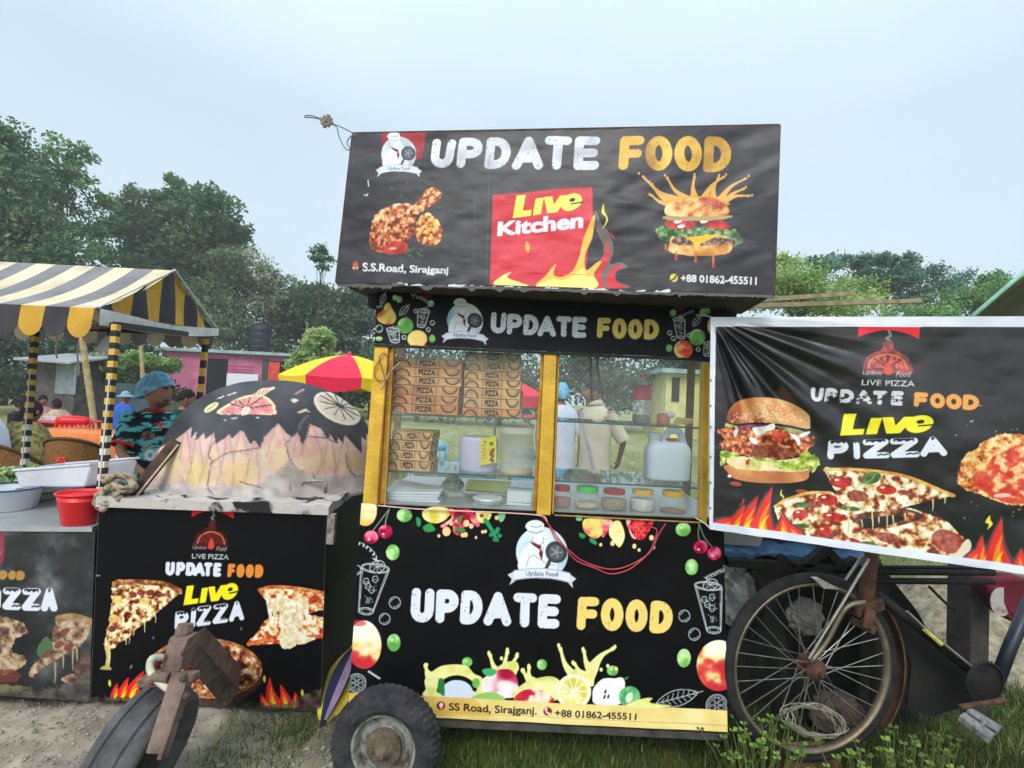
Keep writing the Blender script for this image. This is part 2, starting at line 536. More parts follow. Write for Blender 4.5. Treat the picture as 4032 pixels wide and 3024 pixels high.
  N=s.nu*s.nv
  idx=np.arange(N).reshape(s.nv,s.nu)
  q=np.stack([idx[1:,:-1],idx[1:,1:],idx[:-1,1:],idx[:-1,:-1]],-1).reshape(-1)
  nf=len(q) // 4
  me.vertices.add(N); me.vertices.foreach_set('co',p.reshape(-1).astype(np.float32))
  me.loops.add(nf*4); me.loops.foreach_set('vertex_index',q.astype(np.int32))
  me.polygons.add(nf)
  me.polygons.foreach_set('loop_start',np.arange(nf,dtype=np.int32)*4)
  me.polygons.foreach_set('loop_total',np.full(nf,4,np.int32))
  me.update(calc_edges=True)
  at=me.color_attributes.new('Col','FLOAT_COLOR','POINT')
  at.data.foreach_set('color',np.concatenate([lin.reshape(-1,3),np.ones((N,1))],1).reshape(-1).astype(np.float32))
  return link(name,me,material,parent,smooth)
WHITE,GOLD,ORANGE,YEL,RED=(222,228,242),(240,212,120),(226,140,58),(242,232,36),(226,30,45)
SK=(190,200,205)
CHEESE=[(0,(90,30,20)),(.28,(150,60,40)),(.42,(205,150,90)),(.58,(235,215,165)),(.8,(250,242,220)),(1,(255,250,235))]
MEAT=[(0,(45,18,14)),(.35,(95,40,26)),(.55,(150,75,45)),(.75,(205,150,100)),(1,(245,225,190))]
CRISP=[(0,(110,45,22)),(.3,(170,85,40)),(.5,(205,125,62)),(.72,(232,178,100)),(1,(250,225,165))]
def flames(cv,pts,glow=True,yel=(250,215,30)):
 """pts: list of (base x, base y, tip x, tip y, half width, bend) tongues in photo pixels"""
 def tongue(bx,by,tx,ty,w,bend,k):
  L=np.hypot(tx-bx,ty-by)
  d=np.array([tx-bx,ty-by])/max(L,1); nrm=np.array([-d[1],d[0]])
  b=np.array([bx,by],float)
  q=[]
  for t,ww in ((0,1),(.25,1.05),(.5,.72),(.75,.42),(.92,.16)):
   q.append(b+d*L*t*k-nrm*w*ww*k+nrm*bend*math.sin(t*3.6))
  q.append(b+d*L*k+nrm*bend*math.sin(3.6)*.8)
  for t,ww in ((.92,.12),(.75,.3),(.5,.6),(.25,.95),(0,1)):
   q.append(b+d*L*t*k+nrm*w*ww*k+nrm*bend*math.sin(t*3.6))
  return spl(q,5,True)
 if glow:
  for t in pts: cv.poly(tongue(t[0],t[1],t[2],t[3]-6,t[4]*1.3,t[5],1.03),(95,60,62))
 for t in pts: cv.poly(tongue(*t,1.0),(228,42,40))
 for t in pts: cv.poly(tongue(t[0],t[1]+3,t[2],t[3],t[4]*.62,t[5],.74),(245,130,40))
 for t in pts: cv.poly(tongue(t[0],t[1]+4,t[2],t[3],t[4]*.8,t[5],.45),yel)
def chef(cv,f,k,ribbon=True,disc=(150,195,215),fade=0):
 """chef emblem; f maps emblem units (-1..1 around the disc, y down) to photo pixels, k = px per unit"""
 W2,G=(232,238,244),(150,165,185)
 cv.poly([f(math.cos(t),math.sin(t)) for t in np.linspace(0,2*math.pi,41)[:-1]],tex([(0,disc),(1,(225,240,246))],k,3,2,gx=.5))
 cv.curve([f(*q) for q in ((-.92,.62),(-.8,.05),(-.55,-.28),(-.1,-.5),(.3,-.42),(.5,-.1),(.55,.6),(.2,.8),(-.5,.8))],W2)
 for l in (((-.6,.55),(-.5,.2),(-.3,.1)),((-.3,.1),(.2,.42),(.5,.45)),((.05,-.2),(.0,.3))):
  cv.stroke([f(*q) for q in l],k*.018,G)
 cv.curve([f(*q) for q in ((-.38,-.75),(-.4,-.45),(-.15,-.25),(.05,-.3),(.12,-.55),(.05,-.8))],(240,242,246))
 cv.stroke([f(*q) for q in ((-.36,-.7),(-.36,-.42),(-.13,-.28),(.04,-.36),(.06,-.6))],k*.02,G)
 cv.curve([f(*q) for q in ((-.55,-.84),(-.64,-1.0),(-.5,-1.18),(-.22,-1.25),(.03,-1.16),(.09,-.98),(.03,-.7),(-.25,-.62),(-.5,-.7))],W2)
 cv.stroke([f(*q) for q in ((-.5,-.8),(-.22,-.74),(.02,-.84))],k*.025,G)
 cv.stroke([f(*q) for q in ((-.42,-1.0),(-.2,-.97),(.0,-1.04))],k*.018,G)
 cv.poly([f(*q) for q in ((-.48,-.42),(-.3,-.36),(-.05,-.28),(.0,-.22),(-.1,-.12),(-.35,-.28))],(120,28,40))
 cv.poly([f(*q) for q in ((-.06,-.2),(.04,.02),(-.01,.28),(-.12,.05))],(120,28,40))
 cv.poly([f(.55+.42*math.cos(t),-.05+.42*math.sin(t)) for t in np.linspace(0,2*math.pi,31)[:-1]],(62,68,78))
 cv.poly([f(.55+.29*math.cos(t),-.05+.29*math.sin(t)) for t in np.linspace(0,2*math.pi,31)[:-1]],(86,94,104))
 for j in range(5):
  a=j*1.26
  cv.stroke([f(.55,-.05),f(.55+.22*math.cos(a),-.05+.22*math.sin(a))],k*.025,(150,158,165))
 cv.stroke([f(.3,.3),f(.15,.62)],k*.07,(62,68,78))
 if ribbon:
  A=lambda x,dy: f(x,.60+dy+.12*x*x)
  cv.poly([f(-1.32,.9),f(-1.0,.72),f(-1.0,1.1),f(-1.25,1.3),f(-1.16,1.06)],(205,212,224))
  cv.poly([f(1.32,.94),f(1.0,.72),f(1.0,1.1),f(1.2,1.3),f(1.16,1.08)],(205,212,224))
  xs=np.linspace(-1.08,1.08,13)
  cv.poly([A(x,0) for x in xs]+[A(x,.36) for x in xs[::-1]],WHITE)
  cv.stroke([A(x,0) for x in xs],k*.02,(170,180,195)); cv.stroke([A(x,.36) for x in xs],k*.02,(150,160,175))
  cv.text('Update Food',(A(-.62,.30),A(.62,.30),A(.62,.06),A(-.62,.06)),(70,84,110),.008)
def pizzalogo(cv,f,k,col=(120,40,34)):
 """red arch with bottle-shaped pizza emblem; f: emblem units to photo pixels"""
 cv.poly([f(-1,-1.55),f(1,-1.55),f(1,-1.0)]+[f(x,-1.0-.32*(1-x*x)) for x in np.linspace(.95,-.95,15)]+[f(-1,-1.0)],RED)
 cv.stroke([f(-.0,-1.3),f(.08,-1.1),f(-.06,-1.0),f(.06,-.88)],k*.045,(120,125,125))
 cv.curve([f(*q) for q in ((-.14,-.85),(.16,-.85),(.2,-.55),(.6,-.3),(.8,.1),(.78,.4),(.0,.45),(-.78,.4),(-.8,.1),(-.6,-.3),(-.2,-.55))],tex([(0,tuple(q*.6 for q in col)),(1,tuple(min(255,q*1.25) for q in col))],k*.2,4,3))
 half=[f(.64*math.cos(t),.22-.55*math.sin(t)) for t in np.linspace(0,math.pi,21)]
 cv.poly(half,tex([(0,(90,30,22)),(.5,tuple(q*1.15 for q in col)),(1,tuple(min(255,q*1.7) for q in col))],k*.07,8,3))
 cv.stroke(half,k*.03,(205,120,85))
 for a in (45,90,135):
  cv.stroke([f(0,.22),f(.62*math.cos(rad(a)),.22-.53*math.sin(rad(a)))],k*.025,(80,25,22))
 cv.curve([f(*q) for q in ((-.14,.4),(-.08,.1),(.02,-.05),(.12,.15),(.16,.4),(.0,.5))],(205,70,55))
 cv.text('Update',(f(-.86,.56),f(-.2,.56),f(-.2,.34),f(-.86,.34)),(200,195,195),.0,.35)
 cv.text('Food',(f(.26,.56),f(.78,.56),f(.78,.34),f(.26,.34)),(200,195,195),.0,.35)
 cv.text('LIVE PIZZA',(f(-.86,.95),f(.88,.95),f(.88,.72),f(-.86,.72)),(205,215,215),.004)
def live(cv,f,col=YEL):
 """heavy slanted 'Live', f: unit box (0..1 across, 0 bottom..1 top) to photo pixels"""
 sh=lambda x,y: f(x+.06*y-.03,y)
 cv.poly([sh(*q) for q in ((0,0),(.27,0),(.27,.27),(.135,.27),(.135,1),(0,1))],col)
 cv.poly([sh(*q) for q in ((.30,0),(.42,0),(.42,.78),(.30,.78))],col)
 cv.poly([sh(*q) for q in ((.42,.8),(.545,.8),(.59,.38),(.66,.8),(.785,.8),(.665,0),(.52,0))],col)
 cv.poly([sh(.855+.155*math.cos(t),.42+.44*math.sin(t)) for t in np.linspace(0,2*math.pi,41)[:-1]],col)
 cv.poly([sh(.86+.045*math.cos(t),.53+.10*math.sin(t)) for t in np.linspace(0,2*math.pi,21)[:-1]],(22,22,14))
 cv.poly([sh(*q) for q in ((.845,.36),(1.03,.40),(1.03,.32),(.845,.29))],(22,22,14))
def snowpizza(cv,quads,r,bgc=(20,20,26)):
 """'PIZZA' with snow-capped letters"""
 cv.caps('PIZZA',quads,WHITE,r)
 for i,(bl,br,tr,tl) in enumerate(quads):
  bl,br,tr,tl=[np.array(q,float) for q in (bl,br,tr,tl)]
  Q=lambda u,v: (bl*(1-u)+br*u)*(1-v)+(tl*(1-u)+tr*u)*v
  if i != 4:
   xs=np.linspace(.12,.88 if i in (2,3) else .8,9)
   cv.poly([Q(x,.97) for x in xs]+[Q(x,.84+.05*math.sin(x*23+i)) for x in xs[::-1]],bgc)
  else:
   cv.poly([Q(.42,.97),Q(.58,.97),Q(.62,.82),Q(.54,.87),Q(.48,.8),Q(.4,.84)],bgc)
  if i in (2,3):
   xs=np.linspace(.55,.95,7)
   cv.stroke([Q(x,.2+.03*math.sin(x*30)) for x in xs],r*.22,bgc)
def pizza_tex(k,seed=0,dark=False):
 return tex(MEAT if dark else CHEESE,k,seed,4)
def drips(cv,pts,L,r,col=(225,205,150),seed=0):
 g=random.Random(seed)
 for x,y in pts:
  l=L*g.uniform(.4,1.2)
  cv.stroke([(x,y),(x+g.uniform(-3,3),y+l*.6),(x+g.uniform(-3,3),y+l)],np.array([r,r*.7,r*.4]),col)
def frame(n,Y,yaw,lean):
 nh=Vector((-math.sin(yaw),-math.cos(yaw),0))
 e1=Vector((math.cos(yaw),-math.sin(yaw),0))
 return P(n,Y),(nh*math.cos(lean)+Vector((0,0,1))*math.sin(lean)),nh,e1
p0,nrm,nh,e1=frame(o(1163,1585),2.17,rad(3),rad(3.8))
def CP(n,back=0.0):
 return hit(n,p0-nh*back,nrm)
M_black=mat('black_sheet',(26,26,30),.5,var=.3,scale=9,bump=.2,bscale=40)
M_print=print_mat('printed_vinyl',.45,.14,.12,70)
M_printdirty=print_mat('printed_vinyl_dusty',.5,.35,.15,60,.22,(120,118,112),4)
M_gold=mat('gold_paint',(214,170,52),.42,.15,.5,.2,9,.25,60)
M_golddark=mat('gold_trim',(176,128,40),.4,.3,.5,.25,20,.3,80)
M_glass=glass_mat('window_glass',(251,254,253),.05,.06)
M_shelfglass=glass_mat('shelf_glass',(238,250,245),.05,.08)
def lay(f,pts):
 return [f(*q) for q in pts]
APPLE=tex([(0,(250,244,225)),(.35,(246,232,180)),(.55,(240,205,130)),(.72,(226,90,75)),(1,(205,50,60))],60,3,3,gy=.95)
PEACH=tex([(0,(246,226,130)),(.45,(246,200,120)),(.7,(236,96,72)),(1,(214,50,52))],40,5,3,gx=.5,gy=.4)
LIME=tex([(0,(190,232,165)),(.5,(140,205,110)),(1,(96,170,78))],30,2,2,gy=.5,gx=.3)
CHERRY=tex([(0,(244,130,170)),(.4,(220,40,90)),(1,(140,10,50))],25,4,2,gy=.8)
LEMON=tex([(0,(246,240,190)),(.6,(240,225,120)),(1,(222,200,80))],30,6,3)
SPL=tex([(0,(246,240,176)),(.6,(236,232,150)),(1,(214,220,120))],40,7,2)
PINK=tex([(0,(250,190,190)),(.5,(235,110,125)),(1,(220,60,85))],25,9,2)
def bubble(cv,f,x,y,r):
 k=np.hypot(*(np.array(f(1,0))-np.array(f(0,0))))
 cv.ring(f(x,y),r*k,r*k*1.05,1.6,SK); cv.ring(f(x,y),r*k*.7,r*k*.75,1.2,SK,0,20,110); cv.ring(f(x,y),r*k*.7,r*k*.75,1.2,SK,0,190,260)
def tumbler(cv,f,rim,rx,ry,bot,bx,by,th=2.0):
 """chalk drawing of an iced drink"""
 k=np.hypot(*(np.array(f(1,0))-np.array(f(0,0))))
 R,B=np.array(rim,float),np.array(bot,float)
 q=lambda u,v: f(*((R+(-1+2*u)*np.array([rx,ry*.35]))*(1-v)+(B+(-1+2*u)*np.array([bx,0]))*v))
 cv.ring(f(*R),rx*k,ry*k,th,SK,6); cv.ring(f(*R),rx*k*.9,ry*k*.72,th*.6,SK,6)
 for u in (0,.06,1,.94): cv.stroke([q(u,.02),q(u,.5),q(u,1)],th*(.9 if u in (0,1) else .6),SK)
 cv.ring(f(*B),bx*k,by*k,th,SK,4); cv.ring(f(*B),bx*k*.7,by*k*.6,th*.6,SK,4)
 cv.ring(f(R[0]+rx*.15,R[1]-ry*.3),rx*.55*k,ry*1.3*k,th*.9,SK,-20)
 for a in range(0,360,45):
  c=(R[0]+rx*.15,R[1]-ry*.3)
  cv.stroke([f(*c),f(c[0]+rx*.45*math.cos(rad(a)),c[1]+ry*1.05*math.sin(rad(a)))],th*.6,SK)
 for u,v,a in ((.25,.32,.3),(.6,.25,.2),(.55,.5,.4),(.35,.42,.1)):
  c=np.array(q(u,v)); s_=rx*.22*k
  h=[c+s_*np.array([math.cos(t+a),1.2*math.sin(t+a)]) for t in np.linspace(0,2*math.pi,6)]
  cv.stroke(h,th*.7,SK); cv.stroke([h[0],c,h[2]],th*.5,SK)
 for u in (.42,.5,.58): cv.stroke([q(u,.68),q(u-.02,.82)],th*.6,SK)
 for u,v in ((.7,.4),(.76,.5),(.68,.72),(.3,.66),(.74,.78)): cv.disk(q(u,v),2,2,SK)
def cherries(cv,f,a,b,top,r):
 k=np.hypot(*(np.array(f(1,0))-np.array(f(0,0))))
 for c in (a,b):
  mid=((c[0]+top[0])/2-8,(c[1]+top[1])/2)
  cv.stroke(spl([f(c[0],c[1]-r*.6),f(*mid),f(*top)],6),2.0,(140,160,130))
  cv.disk(f(*c),r*k,r*k*.95,CHERRY); cv.disk(f(c[0]-r*.3,c[1]+r*.35),r*.2*k,r*.14*k,(255,215,225))
def lemonwheel(cv,f,x,y,r,th=1.6):
 k=np.hypot(*(np.array(f(1,0))-np.array(f(0,0))))
 cv.ring(f(x,y),r*k,r*k,th,SK); cv.ring(f(x,y),r*.86*k,r*.86*k,th*.6,SK)
 for a in range(0,360,60):
  cv.stroke([f(x+r*.15*math.cos(rad(a+12)),y+r*.15*math.sin(rad(a+12))),f(x+r*.75*math.cos(rad(a+8)),y+r*.75*math.sin(rad(a+8))),
   f(x+r*.75*math.cos(rad(a+52)),y+r*.75*math.sin(rad(a+52))),f(x+r*.15*math.cos(rad(a+48)),y+r*.15*math.sin(rad(a+48)))],th*.7,SK)
def chalkleaf(cv,f,a,b,w,n=6,th=1.5):
 a,b=np.array(a,float),np.array(b,float); d=b-a; nn=np.array([-d[1],d[0]])/np.linalg.norm(d)
 up=[a+d*t+nn*w*math.sin(math.pi*t)** .8 for t in np.linspace(0,1,14)]
 dn=[a+d*t-nn*w*math.sin(math.pi*t)** .8 for t in np.linspace(0,1,14)]
 cv.stroke([f(*q) for q in up],th,SK); cv.stroke([f(*q) for q in dn],th,SK); cv.stroke([f(*a),f(*(b+d*.12))],th,SK)
 for i in range(1,n+1):
  t=i/(n+1)
  for sg in (1,-1): cv.stroke([f(*(a+d*t)),f(*(a+d*(t+.08)+sg*nn*w*.8*math.sin(math.pi*t)))],th*.8,SK)
def splash(cv,f,base,tips,w,col):
 """a splash of juice: tapered jets from base points to tips with a drop at each tip"""
 for (bx,by),(tx,ty) in zip(base,tips):
  mid=((bx+tx)/2+(ty-by)*.08,(by+ty)/2-(tx-bx)*.1)
  cv.stroke(spl([f(bx,by),f(*mid),f(tx,ty)],6),np.interp(np.linspace(0,1,13),[0,.6,.9,1],[w,w*.4,w*.28,w*.42]),col)
  cv.disk(f(tx+(tx-bx)*.12,ty+(ty-by)*.12),w*.32,w*.45,col)
fp=Panel([c3(165,42),c3(2078,128),c3(2098,1250),c3(94,1153)],p0,nrm,2.3,(9,9,12))
f=c3
fp.disk(f(188,80),46,62,tex([(0,(250,240,190)),(1,(240,195,100))],50,1,2,gy=.6))
for x,y,rx,ry in ((393,107,40,36),(332,302,35,41),(337,778,35,46),(1862,182,40,36),(1907,380,34,42),(1866,858,36,49),(724,880,27,25),(1118,893,26,28),(1490,925,30,26)):
 fp.disk(f(x,y),rx*.746,ry*.746,LIME); fp.disk(f(x-rx*.25,y-ry*.3),rx*.2,ry*.16,(225,245,205),0,.7)
fp.disk(f(180,789),92*.746,128*.746,APPLE); fp.disk(f(150,676),32,12,(205,60,80),0,.7)
fp.disk(f(2050,899),117*.746,134*.746,APPLE)
cherries(fp,f,(218,222),(293,193),(315,72),37); cherries(fp,f,(1955,275),(2027,308),(1945,150),37)
tumbler(fp,f,(240,385),74,24,(190,612),40,18); tumbler(fp,f,(1995,480),72,22,(2024,712),38,18)
fp.arctext('Yummy',f(112,395),96,-128,-14,26,SK,.012)
fp.text('Yummy',(f(2120,395),f(1985,460),f(1965,425),f(2100,362)),SK,.012,0)
for b in ((343,567,29),(290,652,28),(1868,637,29),(1921,733,30),(140,395,24)): bubble(fp,f,*b)
lemonwheel(fp,f,142,990,48); lemonwheel(fp,f,2040,1108,56)
fp.stroke([f(205,930),f(262,965)],4,SK)
chalkleaf(fp,f,(1720,1100),(1940,1040),42,7)
fp.curve(lay(f,((490,85),(500,130),(555,150),(610,130),(640,80),(560,60))),LEMON)
fp.curve(lay(f,((620,75),(640,120),(585,160),(600,172),(650,130),(660,80))),PINK)
fp.curve(lay(f,((660,80),(650,190),(690,210),(720,150),(760,90),(700,70))),tex([(0,(246,160,160)),(.5,(190,30,60)),(1,(120,10,35))],20,3,3))
fp.curve(lay(f,((700,110),(690,140),(680,145),(670,125),(690,110))),(60,140,70)); fp.curve(lay(f,((660,175),(690,170),(715,190),(680,195))),(60,140,70))
fp.curve(lay(f,((750,90),(790,150),(775,170),(740,130))),PINK)
fp.curve(lay(f,((770,90),(850,95),(830,140),(790,145))),LEMON); fp.disk(f(800,110),8,8,(190,60,60))
fp.stroke(spl([f(820,135),f(845,170),f(870,215),f(885,240)],5),np.linspace(9,5,16),(40,150,95))
for x,y in ((850,210),(880,195),(895,215),(870,235),(885,180),(860,190)): fp.disk(f(x,y),9,8,(38,140,88))
fp.curve(lay(f,((455,118),(478,130),(475,165),(460,160))),(40,150,90)); fp.curve(lay(f,((490,170),(530,150),(555,185),(510,195))),(48,150,80))
fp.curve(lay(f,((890,95),(925,98),(915,135),(895,140))),(120,205,140))
for x,y,r in ((615,192,16),(715,210,9),(700,212,8),(575,215,6),(805,195,6),(820,192,6),(770,225,5),(880,120,8),(720,150,12),(745,165,9),(640,150,8)): fp.disk(f(x,y),r,r*1.15,(246,205,150))
fp.curve(lay(f,((1345,125),(1340,190),(1400,230),(1450,190),(1460,130))),tex([(0,(246,232,140)),(.6,(240,205,110)),(1,(230,120,110))],40,2,3,gy=.5))
fp.curve(lay(f,((1450,130),(1435,215),(1450,215),(1490,140))),PINK)
fp.curve(lay(f,((1490,145),(1470,200),(1500,250),(1530,275),(1555,215),(1530,140))),tex([(0,(250,244,190)),(1,(240,214,120))],30,5,2))
fp.curve(lay(f,((1560,130),(1590,220),(1620,225),(1600,150))),PINK)
fp.curve(lay(f,((1585,140),(1600,215),(1650,235),(1700,160),(1690,130))),tex([(0,(240,70,80)),(.5,(196,24,40)),(1,(120,10,24))],22,8,2))
for k in range(26): fp.disk(f(1600+(k %7)*14,150+(k // 7)*18+(k %2)*6),1.6,2.2,(250,190,150))
fp.curve(lay(f,((1315,200),(1345,210),(1340,228),(1318,222))),(48,150,80)); fp.curve(lay(f,((1370,225),(1400,240),(1408,262),(1375,250))),(48,150,90))
fp.curve(lay(f,((1300,110),(1330,112),(1325,135),(1300,132))),(120,205,140))
for x,y,r in ((1428,262,6),(1490,255,9),(1605,270,8),(1695,225,9),(1630,290,6),(1705,275,7)): fp.disk(f(x,y),r,r*1.2,(246,215,150))
K=137*.746
chef(fp,lambda x,y: f(1118+137*x,305+137*y+137*x*.05),K)
UP3=[((420,670),(545,675),(552,495),(435,488)),((553,674),(675,677),(682,500),(563,496)),((683,680),(800,683),(811,506),(694,502)),
 ((812,688),(952,692),(950,514),(826,508)),((962,695),(1088,697),(1093,519),(968,514)),((1093,700),(1212,703),(1224,526),(1100,522))]
FO3=[((1298,710),(1416,713),(1424,539),(1310,535)),((1426,713),(1546,718),(1549,545),(1430,541)),((1555,720),(1673,724),(1678,552),(1560,548)),((1682,727),(1804,731),(1811,561),(1692,555))]
Q=lambda L,f: [[f(*p) for p in q] for q in L]
fp.caps('UPDATE',Q(UP3,f),WHITE,18.5,worn=3); fp.caps('FOOD',Q(FO3,f),GOLD,18,worn=5,dark=(120,105,60))
fp.curve(lay(f,((500,975),(530,940),(580,905),(650,893),(720,900),(760,940),(800,960),(820,1000),(900,1070),(520,1065),(505,1020))),SPL)
splash(fp,f,[(530,960),(900,950),(930,950),(960,930),(1070,985),(1060,990),(1290,960),(1360,960),(1380,930),(1390,900)],
 [(505,905),(845,845),(935,830),(985,850),(1020,930),(1050,910),(1215,810),(1290,890),(1340,825),(1490,810)],20,(238,234,158))
fp.curve(lay(f,((820,1000),(870,920),(930,880),(985,880),(995,920),(960,950),(900,1000))),SPL)
fp.curve(lay(f,((800,985),(830,950),(890,920),(950,920),(985,960),(995,1010),(1020,1060),(830,1065))),tex([(0,(250,246,244)),(.5,(240,225,228)),(.75,(210,70,110)),(1,(170,20,60))],60,12,2,gx=.6))
fp.curve(lay(f,((805,920),(850,912),(880,930),(850,955),(815,945))),(70,175,110))
fp.curve(lay(f,((970,1070),(1010,1000),(1090,965),(1170,955),(1220,990),(1230,1075))),SPL)
fp.curve(lay(f,((980,1085),(1000,1040),(1060,1020),(1130,1035),(1180,1090))),tex([(0,(250,240,225)),(.55,(246,215,190)),(.7,(220,60,80)),(1,(200,30,60))],26,13,2))
fp.disk(f(670,1040),70,55,(214,226,244)); fp.ring(f(670,1045),72,62,9,(16,16,18),0,190,345)
fp.curve(lay(f,((575,970),(600,975),(605,1030),(600,1060),(570,1030))),(40,130,60))
fp.disk(f(770,990),15,20,LIME)
fp.curve(lay(f,((750,1075),(800,1045),(870,1040),(920,1080))),(150,200,110))
fp.curve(lay(f,((1280,960),(1300,910),(1350,930),(1400,880),(1420,900),(1395,970),(1380,1010))),SPL)
fp.disk(f(1285,1035),69,69,(244,240,200)); fp.disk(f(1285,1035),62,62,(250,248,230)); fp.disk(f(1285,1035),55,55,LEMON)
for a in range(0,360,36): fp.stroke([f(1285,1035),f(1285+74*math.cos(rad(a)),1035+74*math.sin(rad(a)))],2.2,(250,248,228))
fp.curve(lay(f,((1395,1010),(1440,968),(1500,965),(1540,960),(1555,1000),(1530,1100),(1400,1100),(1385,1050))),tex([(0,(226,232,244)),(1,(250,250,244))],60,2,2))
for x,y in ((1452,1035),(1468,1060),(1448,1062)): fp.disk(f(x,y),4,9,(40,50,60),20)
fp.disk(f(1580,1062),42,42,tex([(0,(60,160,90)),(1,(150,210,140))],20,4,2)); fp.disk(f(1578,1066),14,22,(225,236,210),20)
for x,y,r in ((510,895,6),(1020,920,5),(1340,825,7),(1430,920,6),(1465,900,6),(1510,915,6),(985,850,5),(905,860,6)): fp.disk(f(x,y),r,r*1.3,(240,236,160))
fp.curve(lay(f,((1550,965),(1572,955),(1565,970))),(60,150,80))
fp.poly(lay(f,((80,1038),(620,1066),(1220,1096),(1660,1112),(2110,1136),(2110,1260),(80,1162))),tex([(0,(224,200,120)),(.5,(238,216,136)),(1,(246,230,160))],120,2,4))
fp.poly(lay(f,((80,1038),(760,1072),(860,1165),(80,1162))),tex([(0,(214,168,70)),(1,(234,200,110))],90,3,4),.75)
fp.curve(lay(f,((1560,1112),(1640,1075),(1700,1070),(1690,1095),(1800,1110),(1700,1122))),SPL)
fp.stroke([f(80,1118),f(1100,1168),f(2110,1216)],1.5,(180,150,80),.6)
fp.text('SS Road, Sirajganj.',(f(627,1149),f(1090,1172),f(1092,1117),f(627,1095)),(40,30,36),.022)
fp.text('+88 01862-455511',(f(1186,1166),f(1615,1187),f(1617,1150),f(1187,1127)),(40,30,36),.022)
for x,y in ((585,1110),(1148,1140)):
 fp.disk(f(x,y),17,17,(150,28,36))
fp.disk(f(587,1106),8,9,(236,226,220)); fp.poly(lay(f,((577,1112),(597,1112),(587,1130))),(236,226,220))
fp.stroke(spl(lay(f,((1140,1128),(1141,1142),(1156,1153))),5),3.4,(236,226,220))
fp.stroke([f(1137,1128),f(1143,1126)],4,(236,226,220)); fp.stroke([f(1154,1155),f(1159,1151)],4,(236,226,220))
for k in range(60):
 x,y=random.uniform(150,2060),random.uniform(140,1000)
 fp.disk(f(x,y),random.uniform(.6,2),random.uniform(.6,2.4),(95,95,100),0,.35)
base_c=PZ(o(1163,1650),0)
cart=thing('food_cart','large black food cart with gold window posts, glass display and fruit splash print','food cart',(base_c.x,base_c.y+.35,0))
def wav(U,V,n):
 return .0016*np.sin(U*31+V*9)*np.sin(V*14)+.003*(fbm(U*9,V*6,3,4)-.5)+.006*np.exp(-((V-.02)/.03)** 2)*(fbm(U*25,V*3,3,8)-.3)
fp.build('front_panel',M_print,cart,wav)
DEP=.78
nb=-nh
FQ=[c3(168,62),c3(2076,142),c3(2094,1246),c3(100,1151)]
low=[CP(q,.012) for q in FQ]
MB().hexa([low[3],low[2],low[1],low[0]],[v+nb*DEP for v in (low[3],low[2],low[1],low[0])]).build('cabinet',M_black,cart)
cz0,cz1=CP(c3(178,55),.02),CP(c3(2074,138),.02)
MB().hexa([cz0,cz1,cz1+nb*DEP,cz0+nb*DEP],[v+Vector((0,0,.016)) for v in (cz0,cz1,cz1+nb*DEP,cz0+nb*DEP)]).build('counter_top',mat('counter_steel',(176,180,178),.35,.5,.5,.1,6),cart)
hp=Panel([c1(262,845),c1(1870,905),c1(1858,1182),c1(250,1109)],p0+nh*.012,nrm,2.1,(20,20,25))
f=c1
HB=[((780,1060),(850,1065),(858,968),(786,965)),((855,1066),(926,1069),(929,975),(861,972)),((930,1070),(1000,1073),(1004,979),(936,975)),((999,1075),(1079,1078),(1078,984),(1006,980)),((1083,1077),(1150,1080),(1156,987),(1082,983)),((1155,1080),(1222,1083),(1227,989),(1158,985))]
HF=[((1268,1082),(1330,1085),(1336,993),(1273,990)),((1338,1086),(1404,1089),(1406,995),(1341,992)),((1410,1088),(1476,1091),(1479,998),(1413,995)),((1482,1090),(1551,1093),(1556,1001),(1486,997))]
hp.caps('UPDATE',Q(HB,f),WHITE,10.8,worn=2); hp.caps('FOOD',Q(HF,f),GOLD,10.8,worn=4,dark=(120,105,60))
chef(hp,lambda x,y: f(665+82*x,1005+82*y+82*x*.05),82*.859)
hp.curve(lay(f,((318,925),(335,955),(350,985),(338,1015),(300,1020),(268,1005),(262,978),(290,955),(300,930))),tex([(0,(236,226,120)),(.55,(236,200,100)),(1,(226,96,62))],30,3,2,gx=-.5,gy=.5))
hp.disk(f(392,1026),31,31,LIME); hp.stroke([f(392,1000),f(398,985)],2,(150,170,110)); hp.disk(f(447,1087),39,34,PEACH)
for x,y,rx,ry in ((345,900,10,11),(365,908,12,13),(510,926,12,13),(515,1086,12,15),(272,1086,14,9),(1617,970,13,14),(1755,968,15,16),(1775,960,13,13),(1600,1130,12,15)): hp.disk(f(x,y),rx,ry,LIME)
hp.disk(f(1728,1080),32,32,LIME); hp.disk(f(1665,1135),37,36,PEACH); hp.disk(f(1800,1030),22,34,PEACH)
for x,y in ((472,900),(497,890),(1632,938),(1660,945),(1650,950)): hp.disk(f(x,y),12,12,(110,24,50))
tumbler(hp,f,(476,960),28,9,(465,1028),18,7,1.5); tumbler(hp,f,(335,1045),30,10,(345,1098),20,8,1.5)
tumbler(hp,f,(1645,1000),27,9,(1655,1080),18,7,1.5); tumbler(hp,f,(1785,1110),26,9,(1775,1160),18,7,1.5)
chalkleaf(hp,f,(365,980),(408,935),14,3,1.3); chalkleaf(hp,f,(1710,1030),(1740,985),14,3,1.3)
chalkleaf(hp,f,(280,930),(300,880),12,3,1.3)
hp.arctext('Yummy',f(430,985),66,-98,-28,22,SK,.012); hp.text('Yummy',(f(1648,1000),f(1715,968),f(1710,948),f(1640,980)),SK,.012)
hp.text('Fresh',(f(238,950),f(288,945),f(288,928),f(238,932)),SK,.012)
for x,y,r in ((516,1014,10),(497,1045,9),(440,960,8),(386,1080,9),(272,1040,16),(1603,1060,10),(1620,1085,10),(1733,1135,9),(1690,1070,8)): bubble(hp,f,x,y,r)
